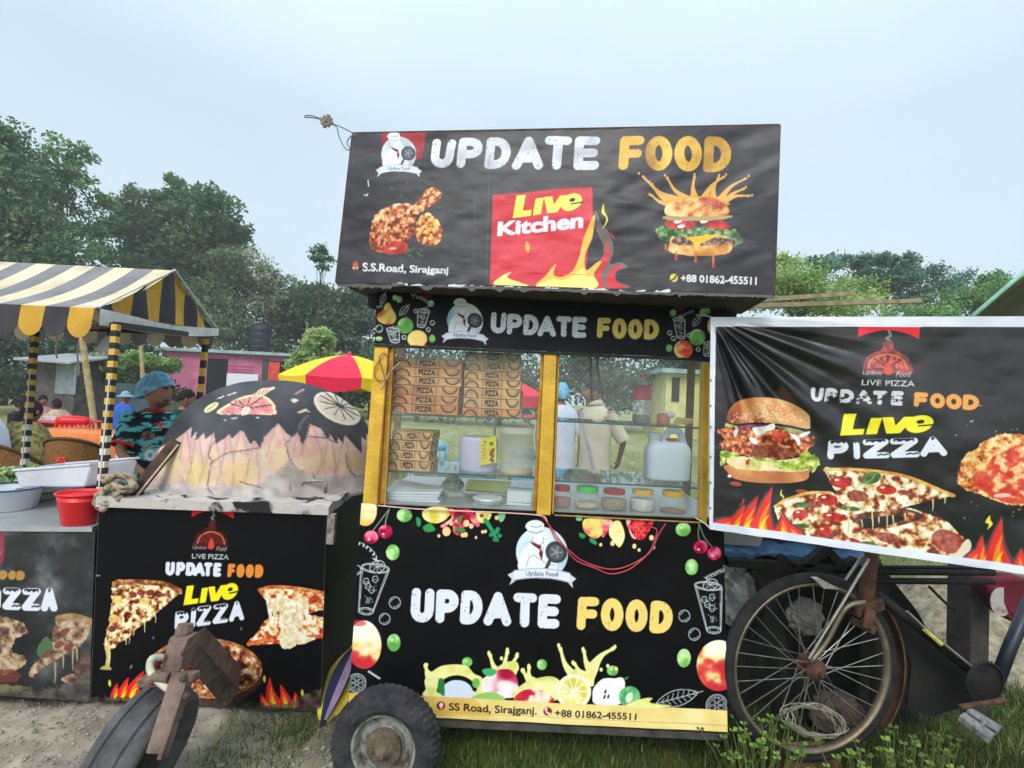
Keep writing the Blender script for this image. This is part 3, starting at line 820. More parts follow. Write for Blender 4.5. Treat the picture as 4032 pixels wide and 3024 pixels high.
hp.build('header_board',M_print,cart,lambda U,V,n: .0015*np.sin(U*23)*np.sin(V*7))
HQ=[c1(264,850),c1(1868,910),c1(1856,1178),c1(252,1106)]
hh=[CP(q,.004) for q in HQ]
MB().hexa([hh[3],hh[2],hh[1],hh[0]],[v+nb*.03 for v in (hh[3],hh[2],hh[1],hh[0])]).build('header_box',M_black,cart)
ra,rb=CP(c1(262,838),-.02),CP(c1(1872,898),-.02)
MB().hexa([ra,rb,rb+nb*(DEP+.1),ra+nb*(DEP+.1)],[v+Vector((0,0,.05)) for v in (ra,rb,rb+nb*(DEP+.1),ra+nb*(DEP+.1))]).build('roof',mat('roof_underside',(70,70,74),.7,var=.25,scale=4),cart)
pa,pb=CP(c1(195,880),-.02),CP(c1(1945,942),-.02)
ax=(pb-pa).normalized()
rings=[]
for i in range(41):
 t=i/40; c=pa.lerp(pb,t)+nb*.12
 rr=.062*(1+.1*math.sin(i*2.3)+.06*math.sin(i*5.1))*(.75 if i in (0,40) else 1)
 u=Vector((0,0,1)); w=ax.cross(u)
 rings.append([c+u*(rr*math.cos(a)*(1+.12*math.sin(3*a+i)))+w*(rr*math.sin(a)) for a in np.linspace(0,2*math.pi,15)[:-1]])
MB().loft(rings).build('rolled_awning',mat('black_tarp',(30,29,30),.75,var=.35,scale=14,bump=.6,bscale=30),cart,True)
def post(n_tl,n_tr,n_br,n_bl,back,dep,name,material):
 a=[CP(q,back) for q in (n_bl,n_br,n_tr,n_tl)]
 return MB().hexa(a,[v+nb*dep for v in a]).build(name,material,cart,bevel=.004)
post(c2(178,76),c2(256,82),c2(195,988),c2(110,975),-.004,.06,'post',M_gold)
post(c2(1131,121),c2(1203,124),c2(1168,1042),c2(1088,1040),-.004,.06,'post',M_gold)
post(c2(2030,178),c2(2062,182),c2(2048,1090),c2(2012,1082),-.004,.06,'post',M_gold)
post(c2(262,84),c2(290,86),c2(235,992),c2(200,988),.012,.03,'inner_frame',M_golddark)
post(c2(1112,122),c2(1131,122),c2(1088,1040),c2(1066,1038),.012,.03,'inner_frame',M_golddark)
post(c2(1204,124),c2(1220,126),c2(1186,1042),c2(1169,1042),.012,.03,'inner_frame',M_golddark)
def bead(a,b,nn,name='bead_trim'):
 mb=MB()
 for i in range(nn):
  mb.ball(Vector(a).lerp(Vector(b),(i+.5)/nn),.0042,6,4)
 mb.build(name,mat('gold_beads',(216,170,90),.3,.4,.6,.2),cart,True)
bead(CP(c2(284,95),.0),CP(c2(236,990),.0),72)
bead(CP(c2(1212,190),.0),CP(c2(1180,1035),.0),72)
bead(CP(c2(2030,185),-.012),CP(c2(2014,1085),-.012),76)
bead(CP(c2(1190,1040),-.008),CP(c2(2012,1082),-.008),70)
def pane(tl,tr,br,bl,back,name):
 a=[CP(q,back) for q in (bl,br,tr,tl)]
 return MB().hexa(a,[v+nb*.004 for v in a]).build(name,M_glass,cart)
pane(c2(280,80),c2(1120,118),c2(1075,1035),c2(215,992),.03,'window_pane')
pane(c2(1210,118),c2(2034,160),c2(2016,1080),c2(1176,1040),.03,'window_pane')
SH={}
def shelf(l,r,name,key):
 a,b=CP(l,.05),CP(r,.05)
 SH[key]=a.z
 g=MB().hexa([a,b,b+nb*.42,a+nb*.42],[v+Vector((0,0,.006)) for v in (a,b,b+nb*.42,a+nb*.42)]).build(name,M_shelfglass,cart)
 ed=MB().bar(a+Vector((0,0,.003))-nb*.002,b+Vector((0,0,.003))-nb*.002,.003,.0075).build('shelf_edge',mat('glass_edge',(58,84,80),.25,0,.5),g)
 return a,b
U1=shelf(c2(268,478),c2(1100,502),'glass_shelf','lu'); L1=shelf(c2(245,795),c2(1085,830),'glass_shelf','ll')
U2=shelf(c2(1190,514),c2(2020,556),'glass_shelf','ru'); L2=shelf(c2(1178,850),c2(2012,893),'glass_shelf','rl')
for q in (c2(330,95),c2(1160,140),c2(1960,170)):
 t=CP(q,DEP-.06); b=Vector((t.x,t.y,cz0.z))
 MB().bar(b,t+Vector((0,0,.1)),.035,.035).build('rear_post',mat('rear_frame',(120,100,58),.5,var=.3),cart)
a,b=CP(c2(176,84),-.006),CP(c2(2066,170),-.006)
MB().bar(a,b,.012,.012).build('edging',M_black,cart)
M_tyre=mat('tyre_rubber',(58,58,62),.85,var=.4,scale=16,bump=.5,bscale=60,spec=.2)
M_rustwhite=mat('rim_paint',(150,158,152),.6,.1,.4,rgb2=(84,68,54),scale=22,thr=(.35,.6),bump=.4)
M_dirtyhub=mat('hub_dirt',(120,108,92),.85,rgb2=(62,48,38),scale=26,thr=(.3,.65),bump=.6)
def tyre_lathe(mb,c,axis,R,r0,w,seg=48,tread=.006,knob=48):
 """tyre: outer radius R, bead radius r0, width w; lugs cut into the tread"""
 ax=Vector(axis).normalized(); x=ax.cross(Vector((0,0,1))).normalized(); y=ax.cross(x); c=Vector(c)
 prof=[(r0,-w*.36),(r0+(R-r0)*.25,-w*.48),(r0+(R-r0)*.6,-w*.52),(R*.955,-w*.46),(R,-w*.3),(R,-w*.1),(R,w*.1),(R,w*.3),(R*.955,w*.46),(r0+(R-r0)*.6,w*.52),(r0+(R-r0)*.25,w*.48),(r0,w*.36)]
 rings=[]
 n=knob*2
 for k in range(n):
  a=2*math.pi*k/n
  ring=[]
  for i,(r,h) in enumerate(prof):
   rr=r
   if i in (3,4,7,8) and k %2: rr -= tread
   if i in (5,6) and (k+1) %2: rr -= tread
   ring.append(c+ax*h+x*(rr*math.cos(a))+y*(rr*math.sin(a)))
  rings.append(ring)
 rings.append(rings[0])
 mb.loft(rings,cap=False)
def car_wheel(c,axis,R,parent,w=.11):
 mb=MB(); tyre_lathe(mb,c,axis,R,R*.60,w)
 wh=mb.build('wheel',M_tyre,parent)
 a=Vector(axis).normalized()
 MB().lathe(c,[(R*.61,-.03),(R*.64,.034),(R*.60,.04),(R*.56,.036),(R*.53,.016),(R*.5,-.004),(R*.36,-.004),(R*.34,.012),(R*.30,.018),(.001,.018),(.001,-.03)],a,40).auto('rim',M_rustwhite,wh)
 MB().lathe(Vector(c)+a*.004,[(R*.34,.012),(R*.32,.03),(R*.24,.036),(R*.2,.034),(R*.12,.05),(R*.10,.062),(.018,.066),(.016,.082),(.001,.084)],a,28).auto('hub',M_dirtyhub,wh)
 return wh
whl_c=P(d3(648,1440),1.98); whl_c.z=.207
whl_ax=Vector((-.10,-1,.04))
car_wheel(whl_c,whl_ax,.207,cart)
axle_b=whl_c+Vector((.06,1.0,0))
car_wheel(axle_b,(-.1,1,0),.207,cart)
MB().tube([whl_c+Vector((0,.05,0)),axle_b],.022,8).build('axle',M_dirtyhub,cart)
rb_=CP(c3(1800,1215),.35)
car_wheel(Vector((rb_.x+.25,rb_.y+.35,.207)),(.1,1,0),.207,cart)
for q in ((300,1150),(1100,1195),(1900,1235)):
 a=CP(c3(*q),.05); MB().bar(a+Vector((0,0,.0)),a+nb*.65,.03,.05).build('chassis_bar',M_dirtyhub,cart)
a,b=CP(c3(140,1158),.02),CP(c3(2090,1252),.02)
MB().bar(a-Vector((0,0,.012)),b-Vector((0,0,.012)),.03,.026).build('sill',mat('dirty_sill',(74,72,66),.8,var=.4,scale=12),cart)
M_wire=mat('copper_wire',(150,105,70),.5,.2)
def wire(pts,r,name,material,parent,n=8):
 return MB().tube(spl(pts,n),r,6).build(name,material,parent,True)
w1=[(210,165),(185,200),(178,260),(215,285),(262,262),(258,175),(235,130),(215,140),(205,170),(238,300),(225,520),(208,700),(200,850),(192,985)]
wire([CP(c2(x,y),-.012-.006*(i %2)) for i,(x,y) in enumerate(w1)],.0026,'cable',M_wire,cart)
wire([CP(c2(x,y),-.012) for x,y in ((320,180),(262,240),(215,330))],.0022,'cable',mat('white_cable',(205,200,190),.5),cart)
wire([CP(c2(x,y),-.016) for x,y in ((192,985),(420,1005),(700,1018),(900,1026),(1110,1042),(1150,1075))],.003,'cable',mat('pink_cable',(225,180,170),.5),cart)
M_red=mat('red_wire',(190,70,80),.5)
wire([CP(c3(x,y),-.014) for x,y in ((1115,108),(1150,150),(1195,235),(1260,290),(1330,345),(1440,385),(1520,388),(1590,365),(1660,325),(1700,285),(1730,215),(1770,150))],.0028,'wire',M_red,cart)
wire([CP(c3(x,y),-.017) for x,y in ((1120,108),(1165,170),(1240,275),(1300,345),(1400,385),(1480,415),(1570,395),(1640,345),(1690,290),(1725,190),(1690,165))],.0028,'wire',M_red,cart)
s0,snrm,snh,se1=frame(o(1200,625),2.03,rad(9),rad(5))
SQ=[c1(150,150),c1(2110,110),c1(2081,893),c1(76,836)]
sp=Panel(SQ,s0,snrm,2.3,(44,44,50))
f=c1
sp.poly(lay(f,((0,0),(2300,0),(2300,1000),(0,1000))),tex([(0,(40,40,46)),(.5,(54,54,60)),(1,(72,72,78))],260,5,5))
sp.poly(lay(f,((286,138),(489,130),(470,262),(284,285))),tex([(0,(150,30,44)),(1,(186,44,58))],60,2,3))
chef(sp,lambda x,y: f(362+80*x,243+80*y),80*.859,disc=(150,158,166))
W1=tex([(0,(178,184,196)),(1,(226,230,240))],60,3,4)
SU=[((502,304),(606,310),(634,172),(512,168)),((622,306),(742,306),(750,166),(640,164)),((750,312),(868,311),(882,164),(766,162)),((880,316),(1020,314),(1004,161),(912,160)),((1024,314),(1142,314),(1160,160),(1030,158)),((1160,316),(1281,314),(1289,160),(1170,158))]
SF=[((1366,318),(1478,318),(1492,160),(1376,160)),((1490,320),(1612,320),(1614,160),(1492,160)),((1624,322),(1750,322),(1746,160),(1624,160)),((1755,325),(1880,322),(1886,160),(1765,160))]
sp.caps('UPDATE',Q(SU,f),W1,18.5,worn=3); sp.caps('FOOD',Q(SF,f),tex([(0,(176,130,50)),(.5,(214,166,66)),(1,(240,196,90))],110,6,4,gx=.6),18.5,worn=6,dark=(110,85,45))
for k in range(140):
 x,y=random.uniform(215,620),random.uniform(345,720)
 if abs(x-400)+abs(y-540)<260: sp.disk(f(x,y),random.uniform(.8,3.2),random.uniform(.8,2.6),random.choice([(150,110,70),(120,90,60),(180,150,110),(110,70,50)]),0,.8)
sp.poly(rough(spl(lay(f,((440,565),(478,512),(522,524),(556,570),(556,632),(520,656),(462,652),(442,616))),5,True),3,2),tex(CRISP,13,3,3,gy=-.4))
leg=rough(spl(lay(f,((226,640),(238,560),(262,515),(300,488),(352,466),(408,468),(436,470),(462,440),(484,408),(510,392),(535,402),(556,418),(552,450),(520,478),(470,505),(445,530),(436,570),(420,622),(380,650),(335,682),(285,692),(240,676))),5,True),4,1)
sp.poly(leg,tex([(0,(90,32,22)),(.32,(156,66,40)),(.55,(196,112,66)),(.78,(222,168,112)),(1,(238,212,166))],13,7,3,gy=-.45))
sp.curve(lay(f,((290,670),(340,640),(400,650),(395,690),(330,700),(300,692))),tex([(0,(170,30,30)),(1,(205,60,50))],20,2,2),.85)
sp.disk(f(335,672),14,4,(240,220,215),0,.8)
for k in range(16): sp.disk(f(random.uniform(390,475),random.uniform(670,715)),6,4,(80,110,70),random.uniform(0,90),.7)
sp.poly(lay(f,((793,430),(1247,391),(1252,560),(1230,640),(1215,850),(778,836))),tex([(0,(184,36,50)),(.5,(205,46,62)),(1,(222,70,84))],150,4,5))
for k in range(40): sp.disk(f(random.uniform(800,1210),random.uniform(600,820)),random.uniform(1,4),random.uniform(1,5),(150,28,40),0,.5)
live(sp,lambda x,y: f(893+306*x,533-38*x-(100-12*x)*y),(240,236,96))
sp.text('Kitchen',(f(812,618),f(1206,580),f(1209,508),f(816,552)),(230,232,246),.045)
YB=(246,226,130)
sp.poly(spl(lay(f,((1225,850),(1240,760),(1290,720),(1300,660),(1280,620),(1255,560),(1262,500),(1290,560),(1330,610),(1345,680),(1330,740),(1380,735),(1410,760),(1360,775),(1360,820),(1420,850))),6,True),(112,96,98))
sp.poly(spl(lay(f,((1225,850),(1238,770),(1282,725),(1310,690),(1308,640),(1330,680),(1318,740),(1290,780),(1300,850))),6,True),(205,46,58))
sp.poly(spl(lay(f,((1320,850),(1322,790),(1350,755),(1390,750),(1350,790),(1370,830),(1412,850))),6,True),(205,46,58))
sp.disk(f(1272,660),14,28,(40,40,46))
sp.poly(spl(lay(f,((1000,850),(1040,790),(1082,740),(1070,790),(1110,800),(1160,770),(1190,700),(1210,620),(1258,520),(1248,620),(1215,700),(1220,770),(1270,735),(1290,735),(1255,790),(1262,850))),6,True),(240,190,84))
sp.poly(spl(lay(f,((1000,852),(1060,812),(1110,815),(1165,790),(1205,760),(1225,800),(1255,800),(1255,855))),6,True),YB)
sp.poly(spl(lay(f,((800,838),(830,800),(875,780),(860,805),(920,828),(950,842))),6,True),YB)
sp.poly(spl(lay(f,((945,640),(962,660),(955,690),(942,672))),6,True),(240,180,60))
sp.poly(spl(lay(f,((1300,470),(1290,510),(1312,540),(1296,582),(1320,545),(1304,505))),6,True),(224,214,70))
sp.poly(spl(lay(f,((1325,600),(1345,612),(1350,635),(1338,618))),6,True),(180,50,60))
splash(sp,f,[(1610,462),(1640,450),(1680,445),(1716,440),(1760,440),(1800,445),(1830,452),(1850,465),(1600,470),(1845,460)],
 [(1520,380),(1480,345),(1590,352),(1716,345),(1850,345),(1825,350),(1950,352),(1940,400),(1520,430),(1965,432)],13,(222,168,84))
sp.curve(lay(f,((1600,470),(1640,448),(1690,432),(1716,420),(1740,435),(1800,430),(1850,455),(1860,475))),(222,160,76))
sp.poly(rough(spl(lay(f,((1600,655),(1605,690),(1680,704),(1740,706),(1850,700),(1885,680),(1890,645),(1880,612),(1640,605))),5,True),1,3),tex([(0,(200,130,60)),(.5,(226,176,104)),(1,(246,215,160))],40,3,3,gy=-.4))
sp.poly(rough(spl(lay(f,((1612,640),(1640,618),(1720,622),(1780,620),(1880,630),(1870,655),(1740,660),(1640,655))),5,True),2,3),tex([(0,(70,44,36)),(.5,(130,96,84)),(1,(190,160,150))],9,3,3))
sp.curve(lay(f,((1660,605),(1830,605),(1780,635),(1745,650),(1722,690),(1712,650),(1690,630))),(238,190,60))
sp.poly(rough(spl(lay(f,((1540,600),(1560,570),(1640,580),(1740,575),(1850,580),(1905,590),(1938,640),(1900,668),(1890,630),(1800,610),(1700,618),(1620,620),(1575,640))),5,True),5,4),tex([(0,(46,74,50)),(.5,(84,124,76)),(1,(150,186,120))],12,5,3))
sp.poly(rough(spl(lay(f,((1580,560),(1600,540),(1690,545),(1730,560),(1690,585),(1610,582))),5,True),1,5),tex([(0,(140,30,34)),(1,(214,70,70))],18,3,2))
sp.poly(rough(spl(lay(f,((1735,545),(1800,535),(1872,560),(1865,585),(1790,580))),5,True),1,6),tex([(0,(150,24,30)),(1,(214,60,60))],18,4,2))
for x,y in ((1640,548),(1760,548),(1655,572)): sp.disk(f(x,y),16,7,(250,236,226),-10)
sp.poly(rough(spl(lay(f,((1590,540),(1600,520),(1860,520),(1872,535),(1760,545))),4,True),2,6),(180,160,110))
sp.curve(lay(f,((1582,515),(1588,475),(1640,452),(1730,440),(1810,450),(1862,475),(1872,512),(1800,525),(1640,525))),tex([(0,(246,226,170)),(.5,(228,176,104)),(.8,(186,96,58)),(1,(150,60,44))],50,6,3,gx=.5,gy=-.3))
sp.curve(lay(f,((1730,450),(1790,435),(1850,470),(1840,500),(1800,480))),(190,76,56),.6)
for k in range(60): sp.disk(f(random.uniform(1640,1850),random.uniform(455,500)),1.4,2,(246,230,190),random.uniform(0,90),.8)
for x,y,l in ((1632,690,22),(1722,690,30),(1802,702,42),(1585,655,10)):
 sp.stroke([f(x,y),f(x,y+l)],3.5,(200,120,70)); sp.disk(f(x,y+l+6),6,9,(196,76,60))
sp.text('S.S.Road, Sirajganj',(f(197,790),f(588,798),f(590,757),f(197,737)),(214,218,222),.03)
sp.text('+88 01862-455511',(f(1653,824),f(2001,839),f(2003,801),f(1653,789)),(220,224,228),.032)
sp.disk(f(165,762),12,7,(226,196,140)); sp.disk(f(165,744),9,9,(190,90,70)); sp.poly(lay(f,((152,748),(178,748),(165,772))),(190,90,70)); sp.disk(f(165,743),3.5,3.5,(40,30,30))
sp.disk(f(1622,806),16,16,(222,200,90)); sp.stroke(spl(lay(f,((1632,796),(1624,810),(1612,816))),4),3,(60,60,50))
sp.stroke([f(773,260),f(772,500),f(762,830)],1.5,(110,110,116),.5)
sp.stroke([f(712,420),f(706,760)],1.2,(120,120,124),.35); sp.stroke([f(1400,320),f(1396,640)],1,(100,100,106),.3)
sp.stroke(lay(f,((222,362),(224,388))),2.4,(220,225,225)); sp.stroke(lay(f,((204,428),(216,432),(220,422))),2.2,(220,225,225))
sp.curve(lay(f,((170,480),(215,478),(240,500),(200,512),(175,500))),(26,26,30),.8)
sp.curve(lay(f,((1880,620),(1990,640),(2000,680),(1900,670))),(84,84,92),.35)
sp.poly(lay(f,((60,826),(778,838),(1300,855),(2090,880),(2090,900),(60,845))),(30,28,30))
for k in range(46):
 x=random.uniform(300,1560); y=820+(x-76)*.028+random.uniform(2,16)
 sp.poly(rough(spl([f(x+q[0],y+q[1]) for q in ((0,0),(random.uniform(10,50),-3),(random.uniform(20,46),8),(5,9))],4,True),2,k),(205,208,214))
sp.curve(lay(f,((1555,870),(1600,858),(1602,878),(1560,884))),(214,216,220))
def wr(U,V,n):
 w=.006*np.exp(-((V-.55-.35*(U-.55))/.05)** 2)*np.clip((U-.5)*4,0,1)*np.clip((.95-U)*6,0,1)
 w += .005*np.exp(-((V-.42-.5*(U-.6))/.03)** 2)*np.clip((U-.55)*6,0,1)*np.clip((.85-U)*6,0,1)
 w += .0022*np.sin((V*26+U*9)+3*fbm(U*4,V*4,3,3))*np.clip(.35-V,0,1)*3*fbm(U*5,V*2,3,9)
 w += .009*(fbm(U*5,V*4,4,21)-.5)+.0022*np.sin((U*1.3+V*.8)*46+5*fbm(U*3,V*3,3,7))*fbm(U*4,V*5,3,13)** 2+.0035*np.sin(U*60+8*V)*(V>.9)*fbm(U*9,V,2)
 return w
sg_c=P(o(1200,640),2.2)
sign=thing('sign_box','big tilted black sign box printed with chicken, red Live Kitchen card and burger','sign',(sg_c.x,sg_c.y,sg_c.z))
sp.build('sign_face',print_mat('sign_vinyl',.42,.3,.12,50),sign,wr)
SD=.42
ip=[hit(q,s0-snh*.012,snrm) for q in (c1(80,832),c1(2078,888),c1(2105,114),c1(154,153))]
MB().hexa(ip,[v-snh*SD for v in ip]).build('box_body',mat('sign_sides',(86,74,66),.8,rgb2=(40,34,32),scale=10),sign)
for a_,b_ in ((0,3),(1,2),(3,2),(0,1)):
 MB().bar(ip[a_]+snh*.006,ip[b_]+snh*.002,.010,.014).build('edge_strip',mat('edge_batten',(92,78,70),.85,rgb2=(46,38,36),scale=30),sign)
for (xa,xb,ya,yb,amp) in ((80,330,838,846,16),(330,1620,838,882,9),(1600,2078,878,893,10)):
 mb=MB(); rr=random.Random(int(xa)); n=60
 top=[hit(c1(xa+(xb-xa)*i/n,ya+(yb-ya)*i/n-6),s0+snh*.002,snrm) for i in range(n+1)]
 bot=[hit(c1(xa+(xb-xa)*i/n,ya+(yb-ya)*i/n+rr.uniform(3,amp)+(14 if rr.random()<.06 else 0)),s0+snh*.004,snrm) for i in range(n+1)]
 for i in range(n):
  mb.prism([top[i],top[i+1],bot[i+1],bot[i]],-snh*.004)
 mb.build('ragged_hem',mat('torn_cloth',(38,35,36),.8,rgb2=(90,88,88),scale=14,thr=(.55,.75)),sign)
tie=P(c1(160,155),2.05)
W=lambda x,y,Y=2.03: P(c10(x,y),Y)
wr_t=thing('antenna_wire','bent grey wire with a small square block sticking up from sign corner','wire',tie)
MB().tube(spl([W(2075,195),W(2035,175),W(1985,150),W(1930,128),W(1900,118),W(1850,95),W(1810,82),W(1775,82),W(1772,92),W(1800,92),W(1850,100),W(1890,112)],8),.0022,6).build('wire',mat('grey_wire',(104,108,112),.5,.3),wr_t,True)
MB().tube(spl([W(1930,130),W(1955,150),W(1968,200),W(1990,250),W(2015,280),W(2032,275),W(2015,240),W(2035,205),W(2068,200)],8),.0022,6).build('wire',mat('grey_wire',(104,108,112)),wr_t,True)
bl=MB(); cc=W(1896,114)
bl.box(cc,(.036,.012,.036),0,0,rad(18))
for i in range(4):
 a=rad(18+90*i); bl.box(cc+Vector((math.cos(a)*.021,0,-math.sin(a)*.021)),(.012,.01,.012),0,0,a)
bl.box(cc+Vector((0,-.008,0)),(.01,.006,.01))
bl.build('connector_block',mat('block_plastic',(130,122,116),.7,var=.3,scale=60),wr_t)
b_tl,b_bl,b_r=P(o(1538,686),2.04),P(o(1533,1143),2.03),P(o(2212,960),1.78)
bn=(b_r-b_tl).cross(b_bl-b_tl).normalized()
if bn.y>0: bn=-bn
BQ=[o(1535,685),o(2290,683),o(2290,1252),o(1532,1143)]
bp_=Panel(BQ,b_tl,bn,2.4,(18,17,20))
f=c4
bp_.poly(lay(f,((0,0),(2200,0),(2200,2200),(0,2200))),tex([(0,(14,13,16)),(1,(30,28,32))],300,5,4))
g4=c4
pizzalogo(bp_,lambda x,y: f(1040+168*x-14*(y+1.5)*.4,385+133.6*y+4*x),160*.72,(150,62,58))
BU=[((605,598),(675,600),(684,520),(612,517)),((682,601),(750,603),(757,524),(690,521)),((762,605),(842,606),(845,530),(768,527)),((852,610),(938,612),(930,534),(862,532)),((942,614),(1018,616),(1026,538),(945,535)),((1040,618),(1108,620),(1114,540),(1046,537))]
BF=[((1163,625),(1242,628),(1250,547),(1170,544)),((1254,632),(1338,636),(1342,552),(1258,548)),((1346,638),(1432,641),(1436,556),(1350,552)),((1436,642),(1524,645),(1530,560),(1446,556))]
bp_.caps('UPDATE',Q(BU,f),(205,206,214),9.5); bp_.caps('FOOD',Q(BF,f),(228,154,66),10)
for k in range(60):
 t=random.random(); x=690+t*420; y=575+random.gauss(0,16)+t*8
 bp_.disk(f(x,y),random.uniform(2,13),random.uniform(1,5),(20,19,22),random.uniform(-12,12),.9)
live(bp_,lambda x,y: f(779+490*x,780-20*x-(116-10*x)*y))
BP=[((704,914),(808,911),(820,800),(703,805)),((830,911),(892,910),(884,800),(826,803)),((893,908),(1042,905),(1030,796),(893,800)),((1046,905),(1200,898),(1182,790),(1040,795)),((1205,897),(1345,891),(1312,782),(1222,786))]
snowpizza(bp_,Q(BP,f),13)
f=d8
bp_.curve(lay(f,((196,780),(200,850),(260,905),(400,940),(640,958),(820,950),(945,920),(965,860),(960,800),(600,760))),tex([(0,(226,160,104)),(.5,(206,134,80)),(1,(186,110,66))],70,3,3,gy=.4))
bp_.poly(rough(spl(lay(f,((190,730),(300,700),(650,740),(900,720),(960,820),(850,850),(600,842),(330,825),(215,780))),5,True),2,2),tex([(0,(250,240,205)),(.6,(240,222,165)),(1,(200,190,100))],60,5,3,gx=.3))
LET=tex([(0,(110,130,40)),(.4,(170,190,70)),(.7,(205,222,120)),(1,(240,246,190))],20,5,3)
for q,sd in ((((130,690),(160,650),(250,640),(300,690),(250,720),(180,720),(170,780),(135,770)),3),(((430,720),(480,670),(560,690),(610,670),(660,730),(600,760),(500,750)),4),(((850,720),(930,650),(1000,690),(1050,720),(1065,780),(1000,860),(980,820),(900,790)),5),(((180,390),(230,400),(290,430),(260,470),(200,450)),6),(((640,760),(860,760),(960,790),(900,830),(700,820)),7)):
 bp_.poly(rough(spl(lay(f,q),5,True),5,sd),LET)
CK=tex([(0,(86,30,22)),(.3,(140,58,36)),(.5,(190,92,52)),(.7,(220,130,80)),(1,(246,190,140))],14,9,3)
bp_.poly(rough(spl(lay(f,((112,480),(160,440),(300,430),(560,450),(720,450),(900,500),(1000,530),(1000,600),(960,635),(880,690),(700,720),(460,710),(310,680),(160,630),(130,570),(170,540))),5,True),6,8),CK)
bp_.curve(lay(f,((430,640),(600,590),(800,640),(870,690),(640,720),(480,705))),(104,40,30),.6)
bp_.curve(lay(f,((600,490),(680,460),(760,500),(700,560),(620,540))),(200,54,44),.65)
MAYO=tex([(0,(214,220,222)),(1,(248,246,242))],40,3,2)
bp_.curve(lay(f,((440,440),(540,420),(620,395),(635,440),(560,470),(505,510),(470,500))),MAYO)
bp_.curve(lay(f,((770,490),(850,510),(880,570),(860,605),(835,560))),MAYO); bp_.curve(lay(f,((400,530),(470,540),(495,575),(450,590))),MAYO); bp_.curve(lay(f,((255,470),(300,450),(275,530))),MAYO)
bp_.curve(lay(f,((330,440),(430,430),(560,410),(420,410),(320,420))),(150,60,110))
bp_.curve(lay(f,((640,420),(740,430),(880,460),(935,480),(900,500),(760,470))),tex([(0,(96,110,50)),(1,(170,180,110))],40,2,2))
bp_.curve(lay(f,((870,500),(970,470),(960,500),(900,525))),MAYO)
bp_.curve(lay(f,((202,370),(205,300),(260,215),(380,165),(520,155),(700,172),(850,240),(950,320),(972,400),(970,445),(900,440),(760,410),(500,385),(270,400))),tex([(0,(240,205,150)),(.45,(216,150,90)),(.8,(176,92,54)),(1,(150,70,42))],150,4,3,gy=.35))
g=random.Random(4)
for k in range(210):
 t=g.uniform(0,math.pi); x=590+360*math.cos(t)*g.uniform(.1,1); y=385-215*math.sin(t)*g.uniform(.15,.97)
 if y<395-abs(x-590)*.02: bp_.disk(f(x,y),g.uniform(2,4),g.uniform(1.4,2.2),(246,226,176),g.uniform(0,180),.95)
for x,y,rx in ((280,958,24),(905,1035,26)): bp_.disk(f(x,y),rx,9,(170,70,55),8)
bp_.poly(rough(lay(f,((372,740),(410,725),(400,785),(375,780))),2,1),(190,50,40)); bp_.disk(f(220,885),8,6,(236,236,240))
f=c4
P1=spl(lay(f,((420,1165),(480,1130),(600,1090),(720,1088),(790,1130),(870,1180),(1000,1190),(1120,1170),(1270,1215),(1340,1240),(1440,1330),(1485,1370),(1480,1400),(1430,1480),(1340,1480),(900,1420),(600,1360),(470,1290),(430,1220))),4,True)
bp_.poly(rough(P1,2,3),tex(CHEESE,26,5,4))
bp_.curve(lay(f,((1340,1480),(1440,1370),(1470,1345),(1488,1370),(1480,1410),(1420,1482))),(226,214,190))
bp_.curve(lay(f,((1270,1330),(1330,1290),(1440,1340),(1400,1420),(1310,1400))),tex([(0,(130,40,36)),(1,(200,100,86))],16,6,3),.85)
bp_.curve(lay(f,((830,1220),(1000,1190),(1130,1180),(1230,1220),(1100,1270),(960,1290),(880,1270))),tex(MEAT,22,4,4),.9)
bp_.curve(lay(f,((880,1240),(940,1230),(1060,1215),(1120,1230),(1060,1260),(960,1285),(900,1280))),(20,16,16))
drips(bp_,lay(f,((950,1225),(985,1225),(1030,1220),(1060,1215),(1125,1205),(890,1240))),46,3)
P2=spl(lay(f,((688,962),(760,960),(900,962),(1080,985),(1200,1020),(1320,1075),(1392,1108),(1300,1125),(1200,1150),(1080,1180),(960,1195),(830,1170),(770,1140),(740,1070))),4,True)
bp_.poly(rough(P2,2,4),tex(CHEESE,22,11,4))
bp_.stroke(spl(lay(f,((690,968),(760,965),(900,968),(1080,992),(1200,1028),(1320,1080),(1385,1106))),5),7,tex([(0,(200,130,50)),(1,(244,204,110))],30,2,3))
bp_.stroke(spl(lay(f,((420,1168),(480,1134),(600,1094),(720,1092))),5),6,tex([(0,(200,130,50)),(1,(244,204,110))],30,2,3))
TOM=tex([(0,(214,60,50)),(.6,(190,34,32)),(1,(140,20,24))],20,3,2)
for x,y,rx,ry in ((1025,1075,40,20),(560,1210,30,18),(735,1225,44,19),(690,1300,30,18),(835,1362,36,17),(705,1130,40,22),(775,1035,42,22)):
 bp_.disk(f(x,y),rx,ry,TOM,6); bp_.disk(f(x-rx*.5,y-ry*.6),rx*.24,ry*.22,(250,236,226),0,.9)
PEP=tex([(0,(120,44,34)),(1,(200,110,84))],9,3,3)
for x,y,rx,ry in ((870,1110,44,22),(1030,1335,46,20),(1200,1435,46,14),(640,1155,26,14),(1120,1090,24,10)): bp_.disk(f(x,y),rx,ry,PEP,8)
for x,y,rx,ry,a in ((940,1012,40,24,-15),(570,1160,28,11,5),(555,1275,38,10,0),(830,1180,40,9,5),(930,1370,34,9,10)): bp_.disk(f(x,y),rx,ry,tex([(0,(50,80,40)),(1,(110,140,80))],20,4,3),a)
bp_.stroke(spl(lay(f,((870,1048),(930,1030),(968,985))),4),2,(150,175,120))
drips(bp_,lay(f,((1275,1130),(1340,1115),(950,1195),(820,1240))),42,3)
